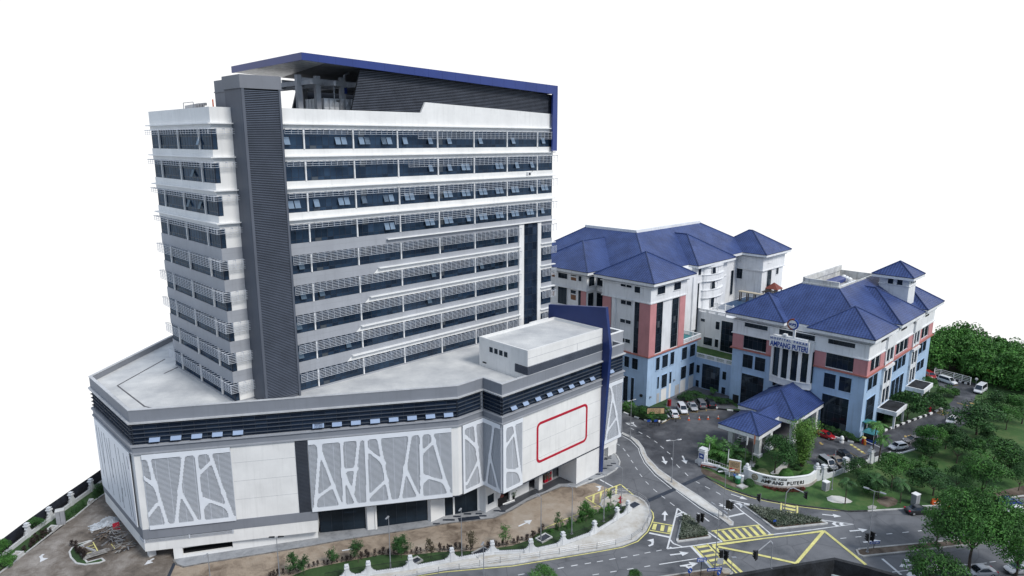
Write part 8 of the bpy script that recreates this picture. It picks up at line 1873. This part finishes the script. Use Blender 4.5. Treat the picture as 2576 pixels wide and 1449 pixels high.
b, c = Y1.g(1215, 1220), Y1.g(1440, 1300); o = wthing('concrete_beam', 'long pale beam lying across the yellow bays of the turning island', 'beam', (b.x, b.y, .1)); MB().bar(b + Vector((0, 0, .3)), c + Vector((0, 0, .3)), .28, .26).build('beam', STONE, o); MB().bar(b + Vector((0, 0, .44)), c + Vector((0, 0, .44)), .2, .04).build('beam_flange', METAL, o)
b = Y1.g(1580, 880); o = empty('plastic_sheet', 'crumpled clear plastic sheet heaped against the podium wall', 'plastic sheet', (b.x, b.y, .02), .7); mb = MB(); n = 16; hs = [[(.25 + 1.1 * math.exp(-((i - 10) / 4.5) ** 2 - ((j - 9) / 5) ** 2)) * rng.uniform(.45, 1.15) * (0 if i in (0, n) or j in (0, n) else 1) for j in range(n + 1)] for i in range(n + 1)]
for i in range(n + 1):
    for j in range(n + 1): mb.v.append((-2.2 + 4.4 * i / n + rng.gauss(0, .1), -1.2 + 2.4 * j / n + rng.gauss(0, .1), .02 + hs[i][j]))
for i in range(n):
    for j in range(n): a = i * (n + 1) + j; mb.f.append((a, a + n + 1, a + n + 2, a + 1)); mb.m.append(0)
mb.build('sheet', TARP, o, off=(0, 0, 0)); MB().bar((-2.6, -1.2, .12), (.5, -1.6, .2), .1, .06).build('weight_batten', WOOD, o, off=(0, 0, 0))
b = Y1.g(1770, 985); o = empty('red_board', 'red board leaning on the debris at the podium wall', 'board', (b.x, b.y, .3), .75); MB().hexa([(-.5, 0, 0), (.5, 0, 0), (.5, .05, 0), (-.5, .05, 0), (-.5, .4, 1.2), (.5, .4, 1.2), (.5, .45, 1.2), (-.5, .45, 1.2)]).build('board', RED, o, off=(0, 0, 0)); MB().bar((-.35, .1, .4), (.35, .3, .95), .05, .08).build('board_mark', mat('pale_red', (.55, .2, .2), .6), o, off=(0, 0, 0))
# clutter at the entrance wing
b = E1.g(715, 1330); o = empty('dark_booth', 'small black stall with a brown heap on top beside the side window', 'stall', (b.x, b.y, .07), RZ); MB().box(-1.0, 1.0, -.6, .6, 0, 1.5).build('stall_body', BLACK, o, off=(0, 0, 0)); MB().lathe([(.6, 1.5), (.5, 1.8), (.25, 2.15), (.05, 2.3)], 8).build('brown_heap', TERRA, o, off=(0, 0, 0))
b = E1.g(835, 1320); o = empty('foil_roll', 'shiny foil rolls lying on the pavement by the entrance wing', 'foil rolls', (b.x, b.y, .07), .6); mb = MB().tube((-1.3, 0, .14), (1.3, .1, .14), .13, n=8); mb.build('roll', WHITE2, o, off=(0, 0, 0)); MB().tube((-1.0, -.3, .12), (1.2, -.25, .12), .1, n=8).build('roll', METAL, o, off=(0, 0, 0))
b = E1.g(1415, 985); o = empty('red_stall', 'red stacked crates and banner inside the entrance recess', 'crate stack', (b.x, b.y, .07), RZ); rng = random.Random(3)
for i in range(4):
    for j in range(3): MB().box(-1.0 + i * .52, -.55 + i * .52, -.3, .3, j * .62, j * .62 + .55).build('crate', [RED, TERRA, WOOD][rng.randrange(3)], o, off=(0, 0, 0))
b = E1.g(905, 1250); o = empty('potted_plant', 'dark potted plant beside the white entrance pier', 'potted plant', (b.x, b.y, .07)); MB().lathe([(.25, 0), (.34, .5), (.3, .5)], 10).build('pot', BLACK, o, off=(0, 0, 0)); mb = MB(); r_ = random.Random(4)
for i in range(120): add_leaf(mb, (r_.gauss(0, .25), r_.gauss(0, .25), .5 + r_.random() * .9), (r_.gauss(0, .5), r_.gauss(0, .5), 1), .25, r_)
mb.build('foliage', LEAFD, o, off=(0, 0, 0))
# ================================================================== near black rooftop at the lower edge
def edge(z): return [gp(*Z10.uv(x, y), z) for x, y in ((-420, 1440), (0, 1368), (670, 1262), (1000, 1345), (1380, 1452), (1700, 1560))]
RB = wthing('near_building', 'stained black parapet of a nearby rooftop cutting the bottom edge', 'building', (22, 34, 0))
ez_ = 26.0; ed = edge(ez_); inn = [gp(*Z10.uv(x, y), ez_) for x, y in ((-420, 1475), (0, 1395), (672, 1286), (990, 1368), (1360, 1475), (1680, 1590))]
mb = MB()
for i in range(len(ed) - 1):
    a, b, c, d = ed[i], ed[i + 1], inn[i + 1], inn[i]
    mb.poly([(a.x, a.y, 18), (b.x, b.y, 18), (b.x, b.y, ez_), (a.x, a.y, ez_)]); mb.poly([a, b, c, d]); mb.poly([(d.x, d.y, ez_), (c.x, c.y, ez_), (c.x, c.y, ez_ - 4), (d.x, d.y, ez_ - 4)])
mb.build('parapet', DCONC, RB); mb = MB().poly([(p[0], p[1], ez_ - 3.6) for p in ccw(xy(inn) + [(40, 10), (0, 10)])]); mb.build('roof_deck', DCONC, RB)
a, b = gp(*Z10.uv(600, 1385), ez_ - 2), gp(*Z10.uv(640, 1382), ez_ - 2); mb = MB(); pts = [gp(*Z10.uv(x, y), ez_ - 1.5) for x, y in ((600, 1390), (690, 1380), (950, 1450), (1050, 1500), (860, 1500), (640, 1440))]; mb.prism([(p.x, p.y) for p in ccw(pts)], ez_ - 1.9, ez_ - 1.5); mb.build('skylight_frame', mat('pale_frame', (.42, .47, .50), .5, .1, 1), RB)
mb = MB().path([gp(*H8.uv(x, y), ez_ - dz) for x, y, dz in ((1980, 1285, -.05), (2020, 1300, .0), (2010, 1370, .5), (2015, 1460, 1.2))], .02, 5); mb.build('loose_cable', POLE, RB)
# ================================================================== camera, light, render settings
cam = bpy.data.cameras.new('camera'); co = bpy.data.objects.new('camera', cam); COL.objects.link(co)
cam.sensor_width = 36; cam.lens = F_ / 2576 * 36; cam.clip_end = 5000; cam.clip_start = .5
co.location = (0, 0, H); co.rotation_euler = (math.pi / 2 - TH, 0, 0); SC.camera = co
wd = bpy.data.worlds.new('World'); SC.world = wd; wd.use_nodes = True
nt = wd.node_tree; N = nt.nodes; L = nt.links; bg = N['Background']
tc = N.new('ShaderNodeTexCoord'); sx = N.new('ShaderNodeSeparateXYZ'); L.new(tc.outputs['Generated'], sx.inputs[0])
# overcast sky, tones shaped to light the walls: plain white north and low down, dimmed and bluer overhead and south
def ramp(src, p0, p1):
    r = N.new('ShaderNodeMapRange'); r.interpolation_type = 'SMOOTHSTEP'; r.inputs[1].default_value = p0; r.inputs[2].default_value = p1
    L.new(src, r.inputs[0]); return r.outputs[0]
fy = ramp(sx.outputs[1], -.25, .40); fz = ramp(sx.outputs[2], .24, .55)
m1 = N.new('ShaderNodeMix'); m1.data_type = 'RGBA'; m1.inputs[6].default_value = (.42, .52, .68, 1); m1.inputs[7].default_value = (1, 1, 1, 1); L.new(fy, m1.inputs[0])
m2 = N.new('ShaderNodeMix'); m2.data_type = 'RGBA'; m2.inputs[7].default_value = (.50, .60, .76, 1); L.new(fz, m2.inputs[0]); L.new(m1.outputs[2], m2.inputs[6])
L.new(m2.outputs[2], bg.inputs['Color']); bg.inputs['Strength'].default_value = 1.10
sl = bpy.data.lights.new('sun', 'SUN'); sl.energy = 2.75; sl.angle = math.radians(16); sl.color = (1, .965, .92)
so = bpy.data.objects.new('sun', sl); COL.objects.link(so)
d = Vector((-.60, .52, -.80)); so.rotation_euler = d.to_track_quat('-Z', 'Y').to_euler(); so.location = (60, -40, 150)
SC.view_settings.view_transform = 'Standard'; SC.view_settings.look = 'None'; SC.view_settings.exposure = 0; SC.view_settings.gamma = 1
SC.render.engine = 'CYCLES'; SC.cycles.max_bounces = 5; SC.cycles.diffuse_bounces = 3; SC.cycles.glossy_bounces = 3
SC.cycles.transparent_max_bounces = 4; SC.cycles.caustics_reflective = False; SC.cycles.caustics_refractive = False
SC.cycles.sample_clamp_indirect = 6
